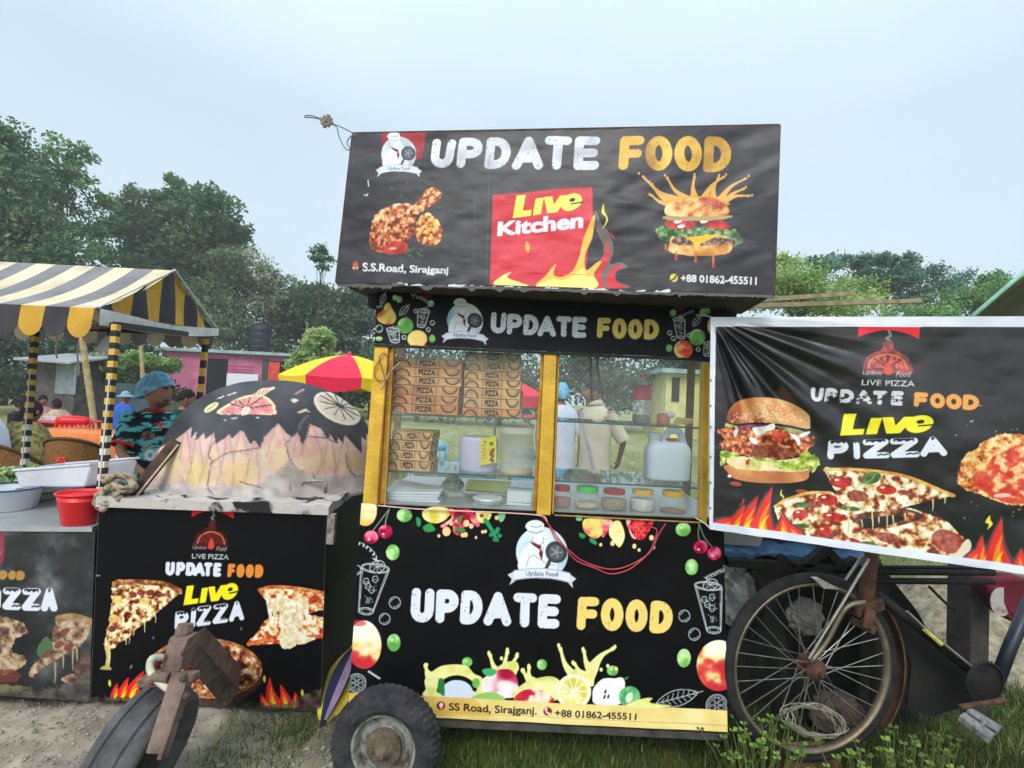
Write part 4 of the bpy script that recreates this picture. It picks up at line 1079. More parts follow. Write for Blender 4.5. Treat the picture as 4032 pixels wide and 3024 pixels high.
bp_.stroke(spl(lay(f,((818,1180),(822,1240),(818,1310))),5),3.5,(232,205,150))
ball=rough(spl(lay(f,((1402,1010),(1420,940),(1450,880),(1500,850),(1540,815),(1600,790),(1650,768),(1760,775),(1900,800),(1990,880),(2010,1000),(1960,1100),(1850,1150),(1740,1160),(1640,1145),(1560,1110),(1460,1080),(1410,1040))),6,True),4,5)
bp_.poly(ball,tex([(0,(130,50,24)),(.3,(196,106,44)),(.5,(226,150,76)),(.75,(244,196,120)),(1,(250,224,160))],14,5,3,gy=-.3))
bp_.curve(lay(f,((1480,1030),(1560,950),(1600,890),(1660,870),(1760,830),(1900,870),(1960,960),(1950,1060),(1850,1130),(1740,1150),(1640,1135),(1560,1090))),tex([(0,(196,30,28)),(.45,(220,60,44)),(.6,(226,90,60)),(.75,(244,180,120)),(1,(250,220,170))],22,8,3),.85)
bp_.disk(f(1650,1105),34,8,(246,215,205),-4,.85)
for k in range(22): bp_.disk(f(random.uniform(1380,1800),random.uniform(600,780) if k %2 else random.uniform(1080,1240)),random.uniform(1,5),random.uniform(1,4),random.choice([(200,130,90),(170,120,90),(120,160,120)]))
flames(bp_,[(c4(x,y)[0],c4(x,y)[1],*c4(tx,ty),w,b) for x,y,tx,ty,w,b in ((130,1310,190,1225,40,-8),(210,1310,250,1160,30,-8),(270,1315,320,1115,32,-12),(360,1320,400,1070,36,-14),(450,1325,470,1210,34,10),(530,1345,500,1260,30,6))])
bp_.poly(spl(lay(f,((460,1075),(450,1105),(466,1120),(458,1140),(472,1118),(460,1100))),5,True),(240,224,60)); bp_.poly(spl(lay(f,((246,1120),(240,1140),(222,1168),(250,1140))),5,True),(220,40,40))
bp_.poly(spl(lay(f,((1582,1215),(1560,1250),(1580,1265),(1572,1292),(1600,1262),(1588,1240))),5,True),(240,224,60))
flames(bp_,[(c4(x,y)[0],c4(x,y)[1],*c4(tx,ty),w,b) for x,y,tx,ty,w,b in ((1500,1500,1530,1390,34,-8),(1580,1520,1540,1330,36,-12),(1660,1540,1640,1235,44,-16),(1730,1550,1760,1400,36,8),(1820,1560,1850,1330,40,-10),(1900,1575,1920,1440,36,6))])
HEM=tex([(0,(204,212,228)),(1,(232,236,246))],120,3,3)
u0=lambda pts: [tuple(happly(bp_.to_n,q)) for q in pts]
bp_.poly(u0(((0,0),(1,0),(1,.042),(.02,.046),(.014,.965),(1,.968),(1,1),(0,1))),HEM)
for v in (.3,.42,.52,.66,.78,.9): bp_.disk(u0(((.004,v),))[0],3,5,(30,30,34))
def fold(U,V,n):
 dx,dy=U*1.28+.005,V*.98+.01
 th,r=np.arctan2(dy,dx),np.hypot(dx,dy)
 fo=np.sin(th*19+.9*np.sin(th*7))*.55+np.sin(th*34+1.3)*.3+.8*(fbm(th*6,r*1.4,3,5)-.5)
 amp=.027*np.exp(-((r-.38)/.34)** 2)*np.clip(r*7,0,1)*np.clip((1.5-th)*4,.15,1)
 w=fo*amp+.012*np.sin(V*7-U*3)*np.clip(U*3,0,1)*fbm(U*3,V*3,3,4)+.01*(fbm(U*5,V*5,3,33)-.5)
 w += .006*np.sin(U*50)*np.exp(-((V-.99)/.05)** 2)*fbm(U*12,V,2)
 return w*np.clip(V*12,0,1)
ban=thing('vinyl_banner','creased black vinyl banner with white hem, printed with burger and pizza slices','banner',b_bl)
bp_.build('banner_cloth',print_mat('banner_vinyl',.36,.75,.1,60),ban,fold)
for q,dz in ((BQ[0],0),(o(1533,1140),0)):
 a=hit(q,b_tl,bn); wire([a+bn*.004,a+Vector((-.01,.03,.01)),a+Vector((-.03,.08,.02))],.003,'tie_string',mat('pale_string',(200,196,186),.8),ban)
def ground_z(x,y):
 near=np.exp(-((y-2.0)/3.5)** 2)
 return (.030*(fbm(x*1.3+5,y*1.3,4,3)-.5)+.030*(fbm(x*7,y*7,4,6)-.5)+.016*(fbm(x*26,y*26,3,16)-.5))*near+(.12*(fbm(x*.12+9,y*.12,3,8)-.5))*np.clip((y-6)/10,0,1)
gx=np.concatenate([-np.geomspace(120,3.2,40),np.linspace(-3.1,3.1,260),np.geomspace(3.2,120,40)])
gy=np.concatenate([[-30,-10,-3,-1,0],np.linspace(.9,4.5,200),np.geomspace(4.6,155,60)])
GX,GY=np.meshgrid(gx,gy)
gp=np.stack([GX,GY,ground_z(GX,GY)],-1)
me=bpy.data.meshes.new('ground')
nx,ny=len(gx),len(gy)
idx=np.arange(nx*ny).reshape(ny,nx)
qd=np.stack([idx[:-1,:-1],idx[:-1,1:],idx[1:,1:],idx[1:,:-1]],-1).reshape(-1,4)
me.from_pydata(gp.reshape(-1,3).tolist(),[],qd.tolist())
dirt=np.clip(fbm(GX*1.5,GY*1.5,4,12)*1.2-.6+np.clip((-.75-GX)*1.6,-.6,1.2)*(GY<4.2),0,1)
dirt=np.maximum(dirt,np.clip(1.2-np.abs(GX+.95)*2.2,0,1)*(GY<3.4)*.9)
lane=np.clip(1.5-np.abs(GY-7.0)*1.1,0,1)*np.clip(GX+.8,0,1)
dirt=np.maximum(dirt,lane*.8)
cart_shade=np.clip(1.3-np.abs(GY-2.62)*2.3,0,1)*np.clip((GX+1.0)*4,0,1)*np.clip((2.6-GX)*2,0,1)  # contact shade under the carts, painted into the ground as darker soil
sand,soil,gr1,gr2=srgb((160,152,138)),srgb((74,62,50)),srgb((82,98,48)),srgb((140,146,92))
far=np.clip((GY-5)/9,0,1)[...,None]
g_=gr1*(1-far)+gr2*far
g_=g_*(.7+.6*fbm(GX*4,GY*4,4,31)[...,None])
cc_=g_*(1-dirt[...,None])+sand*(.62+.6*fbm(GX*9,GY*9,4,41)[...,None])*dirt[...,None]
cc_=cc_*(1-cart_shade[...,None]*.85)+soil*cart_shade[...,None]*.85
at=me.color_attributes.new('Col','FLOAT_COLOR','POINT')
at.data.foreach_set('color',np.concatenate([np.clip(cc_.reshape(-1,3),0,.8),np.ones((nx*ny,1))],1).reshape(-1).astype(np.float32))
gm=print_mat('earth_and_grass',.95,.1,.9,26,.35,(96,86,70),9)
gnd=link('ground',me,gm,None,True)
tag(gnd,kind='structure')
def quads_mesh(name,ctr,ux,uy,col,material,parent,tri=False):
 """many separate leaf faces: centre +- ux, uy; one colour each"""
 n=len(ctr)
 if tri: v=np.stack([ctr-ux,ctr+ux,ctr+uy],1); k=3
 else: v=np.stack([ctr-uy,ctr+ux*.9+uy*.1,ctr+uy,ctr-ux*.9+uy*.1],1); k=4
 me=bpy.data.meshes.new(name)
 me.vertices.add(n*k); me.vertices.foreach_set('co',v.reshape(-1).astype(np.float32))
 me.loops.add(n*k); me.loops.foreach_set('vertex_index',np.arange(n*k,dtype=np.int32))
 me.polygons.add(n); me.polygons.foreach_set('loop_start',np.arange(n,dtype=np.int32)*k)
 me.polygons.foreach_set('loop_total',np.full(n,k,np.int32)); me.update(calc_edges=True)
 at=me.color_attributes.new('Col','FLOAT_COLOR','POINT')
 c=np.concatenate([np.repeat(col,k,0),np.ones((n*k,1))],1)
 at.data.foreach_set('color',c.reshape(-1).astype(np.float32))
 return link(name,me,material,parent)
def leaf_mat(name,rough=.55):
 if name in _M: return _M[name]
 mt=print_mat(name,rough,.3,0,20)
 nd,lk=mt.node_tree.nodes,mt.node_tree.links
 b=nd['Principled BSDF']; ot=nd['Material Output']
 at=[q for q in nd if q.type == 'ATTRIBUTE'][0]
 tl=nd.new('ShaderNodeBsdfTranslucent'); lk.new(at.outputs['Color'],tl.inputs[0])
 mx=nd.new('ShaderNodeMixShader'); mx.inputs[0].default_value=.3
 lk.new(b.outputs[0],mx.inputs[1]); lk.new(tl.outputs[0],mx.inputs[2]); lk.new(mx.outputs[0],ot.inputs[0])
 return mt
M_leaf=leaf_mat('foliage')
M_bark=mat('bark',(92,82,66),.9,rgb2=(46,40,34),scale=9,bump=.6)
def randdir(n,r):
 v=r.normal(size=(n,3)); return v/np.linalg.norm(v,axis=1)[:,None]
def tree(name,label,cat,clumps,Y,trunk,leaf,nleaf,col,group='trees behind the stalls',seed=0,tr=.14,spread=1.0,droop=0,part=('crown','trunk'),wisp=.15):
 """clumps: (x, y, rx, ry) in overview pixels at distance Y; trunk: overview pixel path; each leaf is a small face"""
 r=np.random.default_rng(seed+100)
 k=Y/(F_N/1.82278)
 ctr,col_,=[],[]
 base=P(o(*trunk[0]),Y); base=Vector((base.x,base.y,0))
 t=thing(name,label,cat,base,group)
 area=sum(c[2]*c[3] for c in clumps)
 subs=[]
 for c in clumps:
  pc=np.array(P(o(c[0],c[1]),Y+r.uniform(-1,1)*c[2]*k*.5*spread))
  ns=max(5,int(26*c[2]*c[3]/3000))
  for j in range(ns):
   d=randdir(1,r)[0]*r.random()** .45
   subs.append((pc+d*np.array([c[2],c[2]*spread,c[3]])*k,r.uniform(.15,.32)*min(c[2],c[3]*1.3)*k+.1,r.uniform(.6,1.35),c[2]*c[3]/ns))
 for sc,sr,br,a in subs:
  n=max(16,int(.92*nleaf*a/area))
  d=randdir(n,r)*(r.random((n,1))** .42)
  d[:,2] *= .62
  tw=np.round(np.arctan2(d[:,1],d[:,0])*2.2)/2.2
  rr_=np.hypot(d[:,0],d[:,1]); mxk=(r.random(n)<.7)
  d[:,0]=np.where(mxk,rr_*np.cos(tw),d[:,0]); d[:,1]=np.where(mxk,rr_*np.sin(tw),d[:,1])
  p=sc+d*sr*1.75*(1+wisp*r.normal(size=(n,1)))
  p[:,2] -= droop*np.abs(d[:,0])*sr
  ctr.append(p)
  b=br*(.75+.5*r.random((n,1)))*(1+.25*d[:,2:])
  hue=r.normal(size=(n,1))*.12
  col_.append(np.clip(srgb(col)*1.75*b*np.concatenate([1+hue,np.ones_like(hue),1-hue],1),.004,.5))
 ctr=np.concatenate(ctr); col_=np.concatenate(col_)
 n=len(ctr)
 ux=randdir(n,r); uy=np.cross(ux,randdir(n,r)); uy /=np.linalg.norm(uy,axis=1)[:,None]+1e-6
 s_=leaf*.68*Y/24*(.5+.8*r.random((n,1)))
 quads_mesh(part[0],ctr,ux*s_*.42,uy*s_*.8,col_,M_leaf,t)
 mb=MB()
 pts=[P(o(*q),Y) for q in trunk]; pts[0].z=-.05
 mb.tube(spl(pts,4),list(np.linspace(tr,tr*.35,len(spl(pts,4)))),8)
 rr=random.Random(seed)
 for sc,sr,br,a in rr.sample(subs,min(len(subs),22)):
  q=pts[-1].lerp(pts[max(0,len(pts)-2)],rr.random()); e=Vector(sc)
  m_=q.lerp(e,.5)+Vector((rr.uniform(-.2,.2),rr.uniform(-.2,.2),.15*(e-q).length*rr.random()))
  mb.tube(spl([q,m_,e],4),list(np.linspace(tr*.32,tr*.06,9)),5)
 mb.build(part[1],M_bark,t,True)
 return t
G1,G2,G3,G4=(66,90,56),(80,106,64),(104,126,70),(56,78,54)
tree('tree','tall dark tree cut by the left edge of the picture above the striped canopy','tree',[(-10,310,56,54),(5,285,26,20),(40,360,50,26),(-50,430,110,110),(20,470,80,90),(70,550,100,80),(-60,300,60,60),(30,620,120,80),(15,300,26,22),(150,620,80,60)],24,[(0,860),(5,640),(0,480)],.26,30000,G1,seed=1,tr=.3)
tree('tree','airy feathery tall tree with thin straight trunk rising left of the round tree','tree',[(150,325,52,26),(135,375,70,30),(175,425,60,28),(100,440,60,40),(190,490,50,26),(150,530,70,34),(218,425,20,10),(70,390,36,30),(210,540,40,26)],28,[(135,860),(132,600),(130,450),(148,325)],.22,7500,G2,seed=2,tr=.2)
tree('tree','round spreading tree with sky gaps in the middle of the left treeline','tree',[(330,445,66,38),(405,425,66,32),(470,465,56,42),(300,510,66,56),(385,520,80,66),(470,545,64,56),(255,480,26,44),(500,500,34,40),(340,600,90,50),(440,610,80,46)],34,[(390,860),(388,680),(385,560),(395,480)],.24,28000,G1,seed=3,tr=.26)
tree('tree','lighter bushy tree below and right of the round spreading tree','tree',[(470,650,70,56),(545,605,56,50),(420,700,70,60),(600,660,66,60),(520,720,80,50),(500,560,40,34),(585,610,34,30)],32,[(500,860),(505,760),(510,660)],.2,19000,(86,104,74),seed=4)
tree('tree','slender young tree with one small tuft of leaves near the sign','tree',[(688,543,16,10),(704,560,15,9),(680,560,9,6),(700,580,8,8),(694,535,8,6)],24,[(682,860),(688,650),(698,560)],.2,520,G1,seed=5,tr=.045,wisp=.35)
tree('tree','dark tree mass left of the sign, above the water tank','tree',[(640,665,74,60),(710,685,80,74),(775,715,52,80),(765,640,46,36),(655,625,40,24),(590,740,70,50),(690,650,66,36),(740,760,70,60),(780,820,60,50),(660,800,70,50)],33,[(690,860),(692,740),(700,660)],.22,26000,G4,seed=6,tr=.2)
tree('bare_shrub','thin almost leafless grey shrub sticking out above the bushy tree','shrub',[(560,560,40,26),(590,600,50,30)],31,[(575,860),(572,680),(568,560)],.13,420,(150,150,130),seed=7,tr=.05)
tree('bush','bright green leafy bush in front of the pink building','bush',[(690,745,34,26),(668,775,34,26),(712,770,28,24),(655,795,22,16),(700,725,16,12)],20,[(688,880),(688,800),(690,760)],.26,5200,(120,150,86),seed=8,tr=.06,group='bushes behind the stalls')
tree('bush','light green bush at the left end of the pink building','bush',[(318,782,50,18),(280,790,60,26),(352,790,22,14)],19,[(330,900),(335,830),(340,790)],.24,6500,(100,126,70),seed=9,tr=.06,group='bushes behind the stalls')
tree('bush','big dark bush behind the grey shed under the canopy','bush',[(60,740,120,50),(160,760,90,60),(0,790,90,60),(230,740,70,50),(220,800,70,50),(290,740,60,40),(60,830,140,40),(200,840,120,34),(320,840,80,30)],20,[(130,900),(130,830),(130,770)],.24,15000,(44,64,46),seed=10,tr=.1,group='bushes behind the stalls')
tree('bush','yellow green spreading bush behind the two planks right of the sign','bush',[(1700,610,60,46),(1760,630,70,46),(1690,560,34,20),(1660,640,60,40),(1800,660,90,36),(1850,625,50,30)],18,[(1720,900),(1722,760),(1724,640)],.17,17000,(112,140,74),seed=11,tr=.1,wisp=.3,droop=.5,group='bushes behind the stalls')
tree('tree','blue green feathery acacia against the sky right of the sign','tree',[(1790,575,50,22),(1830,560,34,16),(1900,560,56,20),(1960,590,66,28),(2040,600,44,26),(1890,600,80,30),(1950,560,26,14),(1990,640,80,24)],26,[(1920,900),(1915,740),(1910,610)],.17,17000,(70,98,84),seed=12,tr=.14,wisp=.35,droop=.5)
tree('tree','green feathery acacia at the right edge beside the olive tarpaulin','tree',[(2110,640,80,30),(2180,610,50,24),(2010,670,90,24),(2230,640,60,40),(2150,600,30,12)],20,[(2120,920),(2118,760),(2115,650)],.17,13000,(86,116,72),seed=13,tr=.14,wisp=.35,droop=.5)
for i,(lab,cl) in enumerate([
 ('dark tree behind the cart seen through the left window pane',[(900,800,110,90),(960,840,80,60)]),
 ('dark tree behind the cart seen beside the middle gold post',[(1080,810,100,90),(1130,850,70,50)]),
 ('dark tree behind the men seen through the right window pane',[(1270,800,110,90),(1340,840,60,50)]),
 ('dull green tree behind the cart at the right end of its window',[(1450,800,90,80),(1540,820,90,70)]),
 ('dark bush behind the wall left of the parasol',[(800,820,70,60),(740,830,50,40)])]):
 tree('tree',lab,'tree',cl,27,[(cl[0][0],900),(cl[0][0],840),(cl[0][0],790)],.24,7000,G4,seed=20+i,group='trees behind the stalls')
BY=28
pk=P(o(540,885),BY); bld=thing('pink_building','low pink building with flat pale roof edge, dark doorway and white notice','building',(pk.x,BY+2,0))
def XZ(q,Y): return P(q,Y)
w0,w1=P(o(352,757),BY),P(o(705,764),BY)
MB().box(((w0.x+w1.x)/2,BY+2.5,(w0.z)/2-.05),(w1.x-w0.x,5,w0.z+.1)).build('wall',mat('pink_wall',(205,122,156),.85,rgb2=(158,84,118),scale=1.6,bump=.2),bld)
MB().box(((w0.x+w1.x)/2,BY+2.4,w0.z+.08),(w1.x-w0.x+.7,5.6,.16)).build('roof',mat('roof_slab',(150,176,178),.8,var=.2,scale=2),bld)
def bldrect(name,a,b,mat_,dy,th=.06):
 p,q=P(o(*a),BY),P(o(*b),BY)
 return MB().box(((p.x+q.x)/2,BY-dy,(p.z+q.z)/2),(abs(q.x-p.x),th,abs(p.z-q.z))).build(name,mat_,bld)
dk=mat('dark_opening',(26,24,28),.9)
bldrect('doorway',(450,774),(486,890),dk,.02)
dfm=mat('green_frame',(58,78,74),.7)
d2o=bldrect('doorway',(572,779),(624,892),dk,.02)
bldrect('door_frame',(569,776),(574,890),dfm,.06); bldrect('door_frame',(621,778),(626,890),dfm,.06)
bldrect('curtain',(582,782),(600,890),mat('red_curtain',(214,78,70),.9,var=.3,scale=4),.07)
bldrect('notice_board',(492,806),(557,848),mat('white_notice',(222,226,236),.7,var=.04),.05)
for y in (790,797,803): bldrect('painted_line',(492,y),(550,y+2),mat('pink_letters',(180,80,120),.9),.04,.02)
wt=P(o(562,752),BY+1.5)
tk=thing('water_tank','black ribbed plastic water tank on the roof of the pink building','water tank',wt)
hh_=S(52*1.82,BY+1.5); rr_=S(20*1.82,BY+1.5)
MB().lathe(wt,[(rr_*.96,-.1),(rr_,.08),(rr_*.94,.12),(rr_,.16),(rr_,hh_*.3),(rr_*.94,hh_*.34),(rr_,hh_*.38),(rr_,hh_*.6),(rr_*.94,hh_*.64),(rr_,hh_*.68),(rr_*.98,hh_*.82),(rr_*.6,hh_*.95),(rr_*.3,hh_)],seg=28).build('tank_body',mat('black_tank',(34,38,48),.5,var=.2),tk,True)
MB().lathe(wt+Vector((0,0,hh_)),[(rr_*.34,-.04),(rr_*.34,.08),(.01,.1)],seg=20).build('tank_lid',mat('black_tank',(34,38,48)),tk)
lw=P(o(470,872),24)
MB().box((lw.x-1,24,lw.z/2),(8,.2,lw.z)).build('low_wall',mat('mossy_wall',(104,112,98),.95,var=.4,scale=2,bump=.4),None)
tag(bpy.data.objects['low_wall'],'low mossy grey wall on the grass in front of the pink building','wall')
YY=24
a,b=P(o(1440,806),YY),P(o(1515,884),YY)
yh=thing('yellow_house','pale yellow house with dark openings seen through the right window pane','house',((a.x+b.x)/2,YY,0))
MB().box(((a.x+b.x)/2+.4,YY+2,a.z/2),(b.x-a.x+.8,4,a.z)).build('wall',mat('yellow_wall',(214,206,140),.85,var=.15,scale=1.5),yh)
MB().box(((a.x+b.x)/2+.4,YY+1.9,a.z+.1),(b.x-a.x+1.5,4.8,.2)).build('roof',mat('roof_slab',(150,176,178)),yh)
for x0,x1 in ((1452,1466),(1488,1494)):
 p,q=P(o(x0,815),YY),P(o(x1,868),YY)
 MB().box(((p.x+q.x)/2,YY-.02,(p.z+q.z)/2),(q.x-p.x,.06,p.z-q.z)).build('window',dk,yh)
p,q=P(o(1528,818),YY-2),P(o(1640,900),YY-2)
MB().box(((p.x+q.x)/2,YY-2,p.z/2),(q.x-p.x,.25,p.z)).build('garden_wall',mat('green_wall',(140,150,132),.9,var=.2,scale=2),None)
tag(bpy.data.objects['garden_wall'],'grey green plastered wall beside the yellow house','wall')
SY=17
sc_=P(c8(330,840),SY); sh=thing('grey_shed','small weathered grey shed with pale corrugated sheet under the canopy','shed',(sc_.x,SY,0))
a,b=P(c8(225,640),SY),P(c8(440,840),SY)
MB().box(((a.x+b.x)/2,SY+1,a.z/2),(b.x-a.x,2,a.z)).build('wall',mat('old_boards',(104,98,96),.9,rgb2=(52,48,48),scale=4,bump=.4),sh)
p,q=P(c8(335,650),SY-.06),P(c8(440,835),SY-.06)
mb=MB(); mb.grid(lambda u,v: (p.x+(q.x-p.x)*u,SY-.05+.03*math.cos(u*2*math.pi*11),q.z+(p.z-q.z)*v),88,1)
mb.build('corrugated_sheet',mat('zinc_sheet',(176,186,196),.5,.3,.5,.15,5),sh,True)
p,q=P(c8(150,632),SY-.6),P(c8(345,612),SY+2)
MB().prism([(p.x-.3,SY-.7,p.z),(b.x+.4,SY-.7,p.z-.05),(b.x+.4,SY+2.4,p.z+.5),(p.x-.3,SY+2.4,p.z+.5)],(0,0,.06)).build('roof',mat('zinc_roof',(160,166,168),.6,.2,.4,.2,3),sh)
M_bam=mat('bamboo',(188,166,124),.6,rgb2=(140,116,78),scale=5,bump=.2)
for i,(pts,Y,lab) in enumerate([([(486,500),(515,740),(560,1010)],15.5,'leaning thick bamboo post with knots, nearest the grey shed'),([(836,520),(833,640),(850,745),(852,830)],15.5,'thin upright bamboo post left of the cook')]):
 a,b=P(c8(*pts[0]),Y),P(c8(*pts[-1]),Y)
 b=b+(b-a)*((b.z)/(a.z-b.z)) if b.z>0 else b
 t=thing('bamboo_post',lab,'post',(b.x,b.y,0),'bamboo posts')
 r_=.085 if i == 0 else .055
 L=40; mb=MB(); mb.tube([a.lerp(b,k/L) for k in range(L+1)],[r_*(1.14 if k %5 == 0 else 1) for k in range(L+1)],9)
 mb.build('bamboo_stem',M_bam,t,True)
def parasol(px,py,halfw,Y,lab,first,nb_=8,rot=.3):
 k=Y*1.82278/F_N; R=halfw*k; ap=P(o(px,py),Y)
 t=thing('parasol',lab,'parasol',(ap.x,ap.y,0),'parasols behind the cart')
 cols=[mat('parasol_red',(226,36,72),.7,var=.06),mat('parasol_yellow',(250,205,44),.7,var=.06),mat('parasol_blue',(44,84,178),.7,var=.06)]
 h=R*.36
 mb=MB()
 for i in range(nb_):
  a0,a1=rot+2*math.pi*i/nb_,rot+2*math.pi*(i+1)/nb_
  mb.m=[0,1,2,0,1,2,0,1][(i+first) %8]
  def fn(u,v,a0=a0,a1=a1):
   r=R*(.02+.98*v); p=Vector((math.cos(a0),math.sin(a0),0)).lerp(Vector((math.cos(a1),math.sin(a1),0)),u)*r
   z=-h*(v** 1.7)-.02*math.sin(math.pi*u)*v*R*.8
   return ap+p+Vector((0,0,z))
  mb.grid(fn,6,9)
  e=[fn(j/6,1) for j in range(7)]
  mb.grid(lambda u,v,e=e: e[int(round(u*6))]+Vector((0,0,-v*.17-(.05*math.sin(math.pi*u)*v)))-(e[int(round(u*6))]-ap)*(.03*v),6,2)
 mb.build('canopy',cols,t,True)
 MB().tube([ap+Vector((0,0,.06)),(ap.x,ap.y,0)],.022,8).build('pole',mat('pole_metal',(150,150,146),.5,.5),t)
 mb=MB()
 for i in range(nb_):
  a0=rot+2*math.pi*i/nb_; e=ap+Vector((math.cos(a0)*R*.97,math.sin(a0)*R*.97,-h*1.0))
  mb.tube([Vector((ap.x,ap.y,ap.z-h*.55)),e.lerp(ap,.45)+Vector((0,0,-.05))],.008,5)
 mb.build('struts',mat('pole_metal',(150,150,146)),t)
 MB().lathe(ap,[(.03,-.02),(.035,.03),(.01,.07)],seg=10).build('finial',cols[0],t)
parasol(755,768,138,8.4,'large parasol with yellow, red and blue panels behind the oven dome',0,rot=-1.86)
parasol(1075,812,108,9.6,'second parasol with yellow and red panels seen through the left window pane',0,rot=-1.2)
def scatter(n,x0,x1,y0,y1,dens,seed):
 r=np.random.default_rng(seed); x=r.uniform(x0,x1,n); y=r.uniform(y0,y1,n)
 k=r.random(n)<dens(x,y); return x[k],y[k],r
def grassmesh(name,n,x0,x1,y0,y1,dens,seed,h0,h1,w,cols):
 x,y,r=scatter(n,x0,x1,y0,y1,dens,seed)
 m_=len(x); z=ground_z(x,y)
 h=r.uniform(h0,h1,m_)[:,None]; a=r.uniform(0,2*math.pi,m_); l=r.uniform(.1,.9,m_)[:,None]
 up=np.stack([np.cos(a),np.sin(a),np.zeros(m_)],1)*l+np.array([0,0,1]); up /=np.linalg.norm(up,axis=1)[:,None]
 b=a+r.uniform(.6,2.4,m_); ux=np.stack([np.cos(b),np.sin(b),np.zeros(m_)],1)*w*r.uniform(.6,1.4,(m_,1))
 c=np.stack([x,y,z-.004],1)
 t=r.random((m_,1)) ; col=srgb(cols[0])*(1-t)+srgb(cols[1])*t
 dry=(r.random(m_)<.08)[:,None]; col=np.where(dry,srgb((168,156,100)),col)
 g=quads_mesh(name,c,ux,up*h,np.clip(col*(.7+.6*r.random((m_,1))),.01,.5),M_leaf,None,True)
 tag(g,kind='stuff',cat='grass'); return g
patch=lambda x,y,s_: np.clip(fbm(x*s_,y*s_,3,77)*2.2-.62,0,1)
d_front=lambda x,y: np.clip(patch(x,y,2.6)*1.1+.75*np.exp(-((x+.93)/.2)** 2-((y-1.98)/.16)** 2)+.62*(x>-.35)*(x<.75),0,1)*np.clip((x+1.25)*2,0,1)*np.where((x>-.82) & (x<-.4),.12,1)
gA=grassmesh('grass',60000,-1.3,.95,1.55,2.7,d_front,5,.015,.062,.0024,((46,70,28),(104,134,58)))
tag(gA,'short patchy green grass on the ground under the food cart','grass')
gB=grassmesh('grass',52000,.85,3.0,1.5,3.6,lambda x,y: np.clip(patch(x,y,2)+.45,0,1),6,.03,.11,.0026,((34,50,22),(86,106,48)))
tag(gB,'thick weedy grass around and behind the rickshaw wheel','grass')
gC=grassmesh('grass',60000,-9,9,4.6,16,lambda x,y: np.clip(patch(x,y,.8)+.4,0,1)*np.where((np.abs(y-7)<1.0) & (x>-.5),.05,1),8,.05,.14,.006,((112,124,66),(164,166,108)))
tag(gC,'short yellowish field grass behind the stalls','grass')
def pebbles(name,n,x0,x1,y0,y1,dens,seed,s0,s1,lab):
 x,y,r=scatter(n,x0,x1,y0,y1,dens,seed); mb=MB(); z=ground_z(x,y)
 for i in range(len(x)):
  s_=r.uniform(s0,s1)*(1 if r.random()<.9 else 1.8)
  v=randdir(6,r)*.35+np.array([(1,0,0),(-1,0,0),(0,1,0),(0,-1,0),(0,0,.7),(0,0,-.7)])
  p=v*s_+np.array([x[i],y[i],z[i]+s_*.15])
  mb.add(p,[(0,2,4),(2,1,4),(1,3,4),(3,0,4),(2,0,5),(1,2,5),(3,1,5),(0,3,5)])
 g=mb.build(name,mat('pebble_stone',(178,172,160),.9,rgb2=(108,100,90),scale=6),None)
 tag(g,lab,'gravel',kind='stuff')
pebbles('gravel',5200,-1.25,-.25,1.6,2.6,lambda x,y: np.exp(-((x+.66)/.2)** 2-((y-2.05)/.33)** 2),3,.003,.009,'loose pale gravel heap left of the cart wheel')
pebbles('gravel',15000,-3.2,-.9,1.5,2.7,lambda x,y: .25+.75*fbm(x*2,y*2,3,5)** 2,4,.002,.008,'scattered small stones on the sandy verge at left')
def paint_mesh(name,pts,base,cv,material,parent,closed_u=False,facing=None):
 """pts (nv,nu,3) grid, base (nv,nu,3) sRGB colours; cv: Panel over a photo region (unpainted = negative), or None"""
 nv,nu=pts.shape[:2]
 col=base.copy()
 if cv is not None:
  d=pts-np.array(CAM)
  z=d @ np.array(_F); n=np.stack([CX+F_N*(d @ np.array(_R))/z,CY-F_N*(d @ np.array(_U))/z],-1)
  q=happly(cv.from_n,n)*np.array([cv.W,cv.H])
  xi,yi=q[...,0].astype(int),q[...,1].astype(int)
  ok=(xi >= 1) & (xi<cv.W-1) & (yi >= 1) & (yi<cv.H-1)
  if facing is not None: ok &= facing
  xi,yi=np.clip(xi,1,cv.W-2),np.clip(yi,1,cv.H-2)
  acc=np.zeros(col.shape); wt_=np.zeros(col.shape[:2]+(1,))
  for dx in (0,1):
   for dy in (0,1):
    s_=cv.img[yi+dy,xi+dx]; g_=(s_[...,:1] >= 0)
    acc += np.where(g_,s_,0); wt_ += g_
  w=wt_/4*ok[...,None]
  col=col*(1-w)+np.where(wt_>0,acc/np.maximum(wt_,1),0)*w
 lin=np.clip(srgb(np.clip(col,0,255)),.002,.9).reshape(-1,3)
 idx=np.arange(nu*nv).reshape(nv,nu)
 if closed_u: idx=np.concatenate([idx,idx[:,:1]],1)
 f=np.stack([idx[:-1,:-1],idx[:-1,1:],idx[1:,1:],idx[1:,:-1]],-1).reshape(-1,4)
 me=bpy.data.meshes.new(name)
 me.from_pydata(pts.reshape(-1,3).tolist(),[],f.tolist())
 at=me.color_attributes.new('Col','FLOAT_COLOR','POINT')
 at.data.foreach_set('color',np.concatenate([lin,np.ones((len(lin),1))],1).reshape(-1).astype(np.float32))
 return link(name,me,material,parent,True)
q0,qn,qh,qe=frame(o(450,1525),2.43,rad(-3),0)
def OP(n,back=0.0): return hit(n,q0-qh*back,qn)
oc=P(o(450,1530),2.9)
oven=thing('oven_cart','black wheeled oven cart with painted clay dome and Live Pizza front board','oven cart',(oc.x,oc.y,0))
OC=[c6(133,133),c6(1455,168),c6(1422,1332),c6(80,1272)]
op=Panel(OC,q0,qn,2.4,(9,9,12))
f=c6
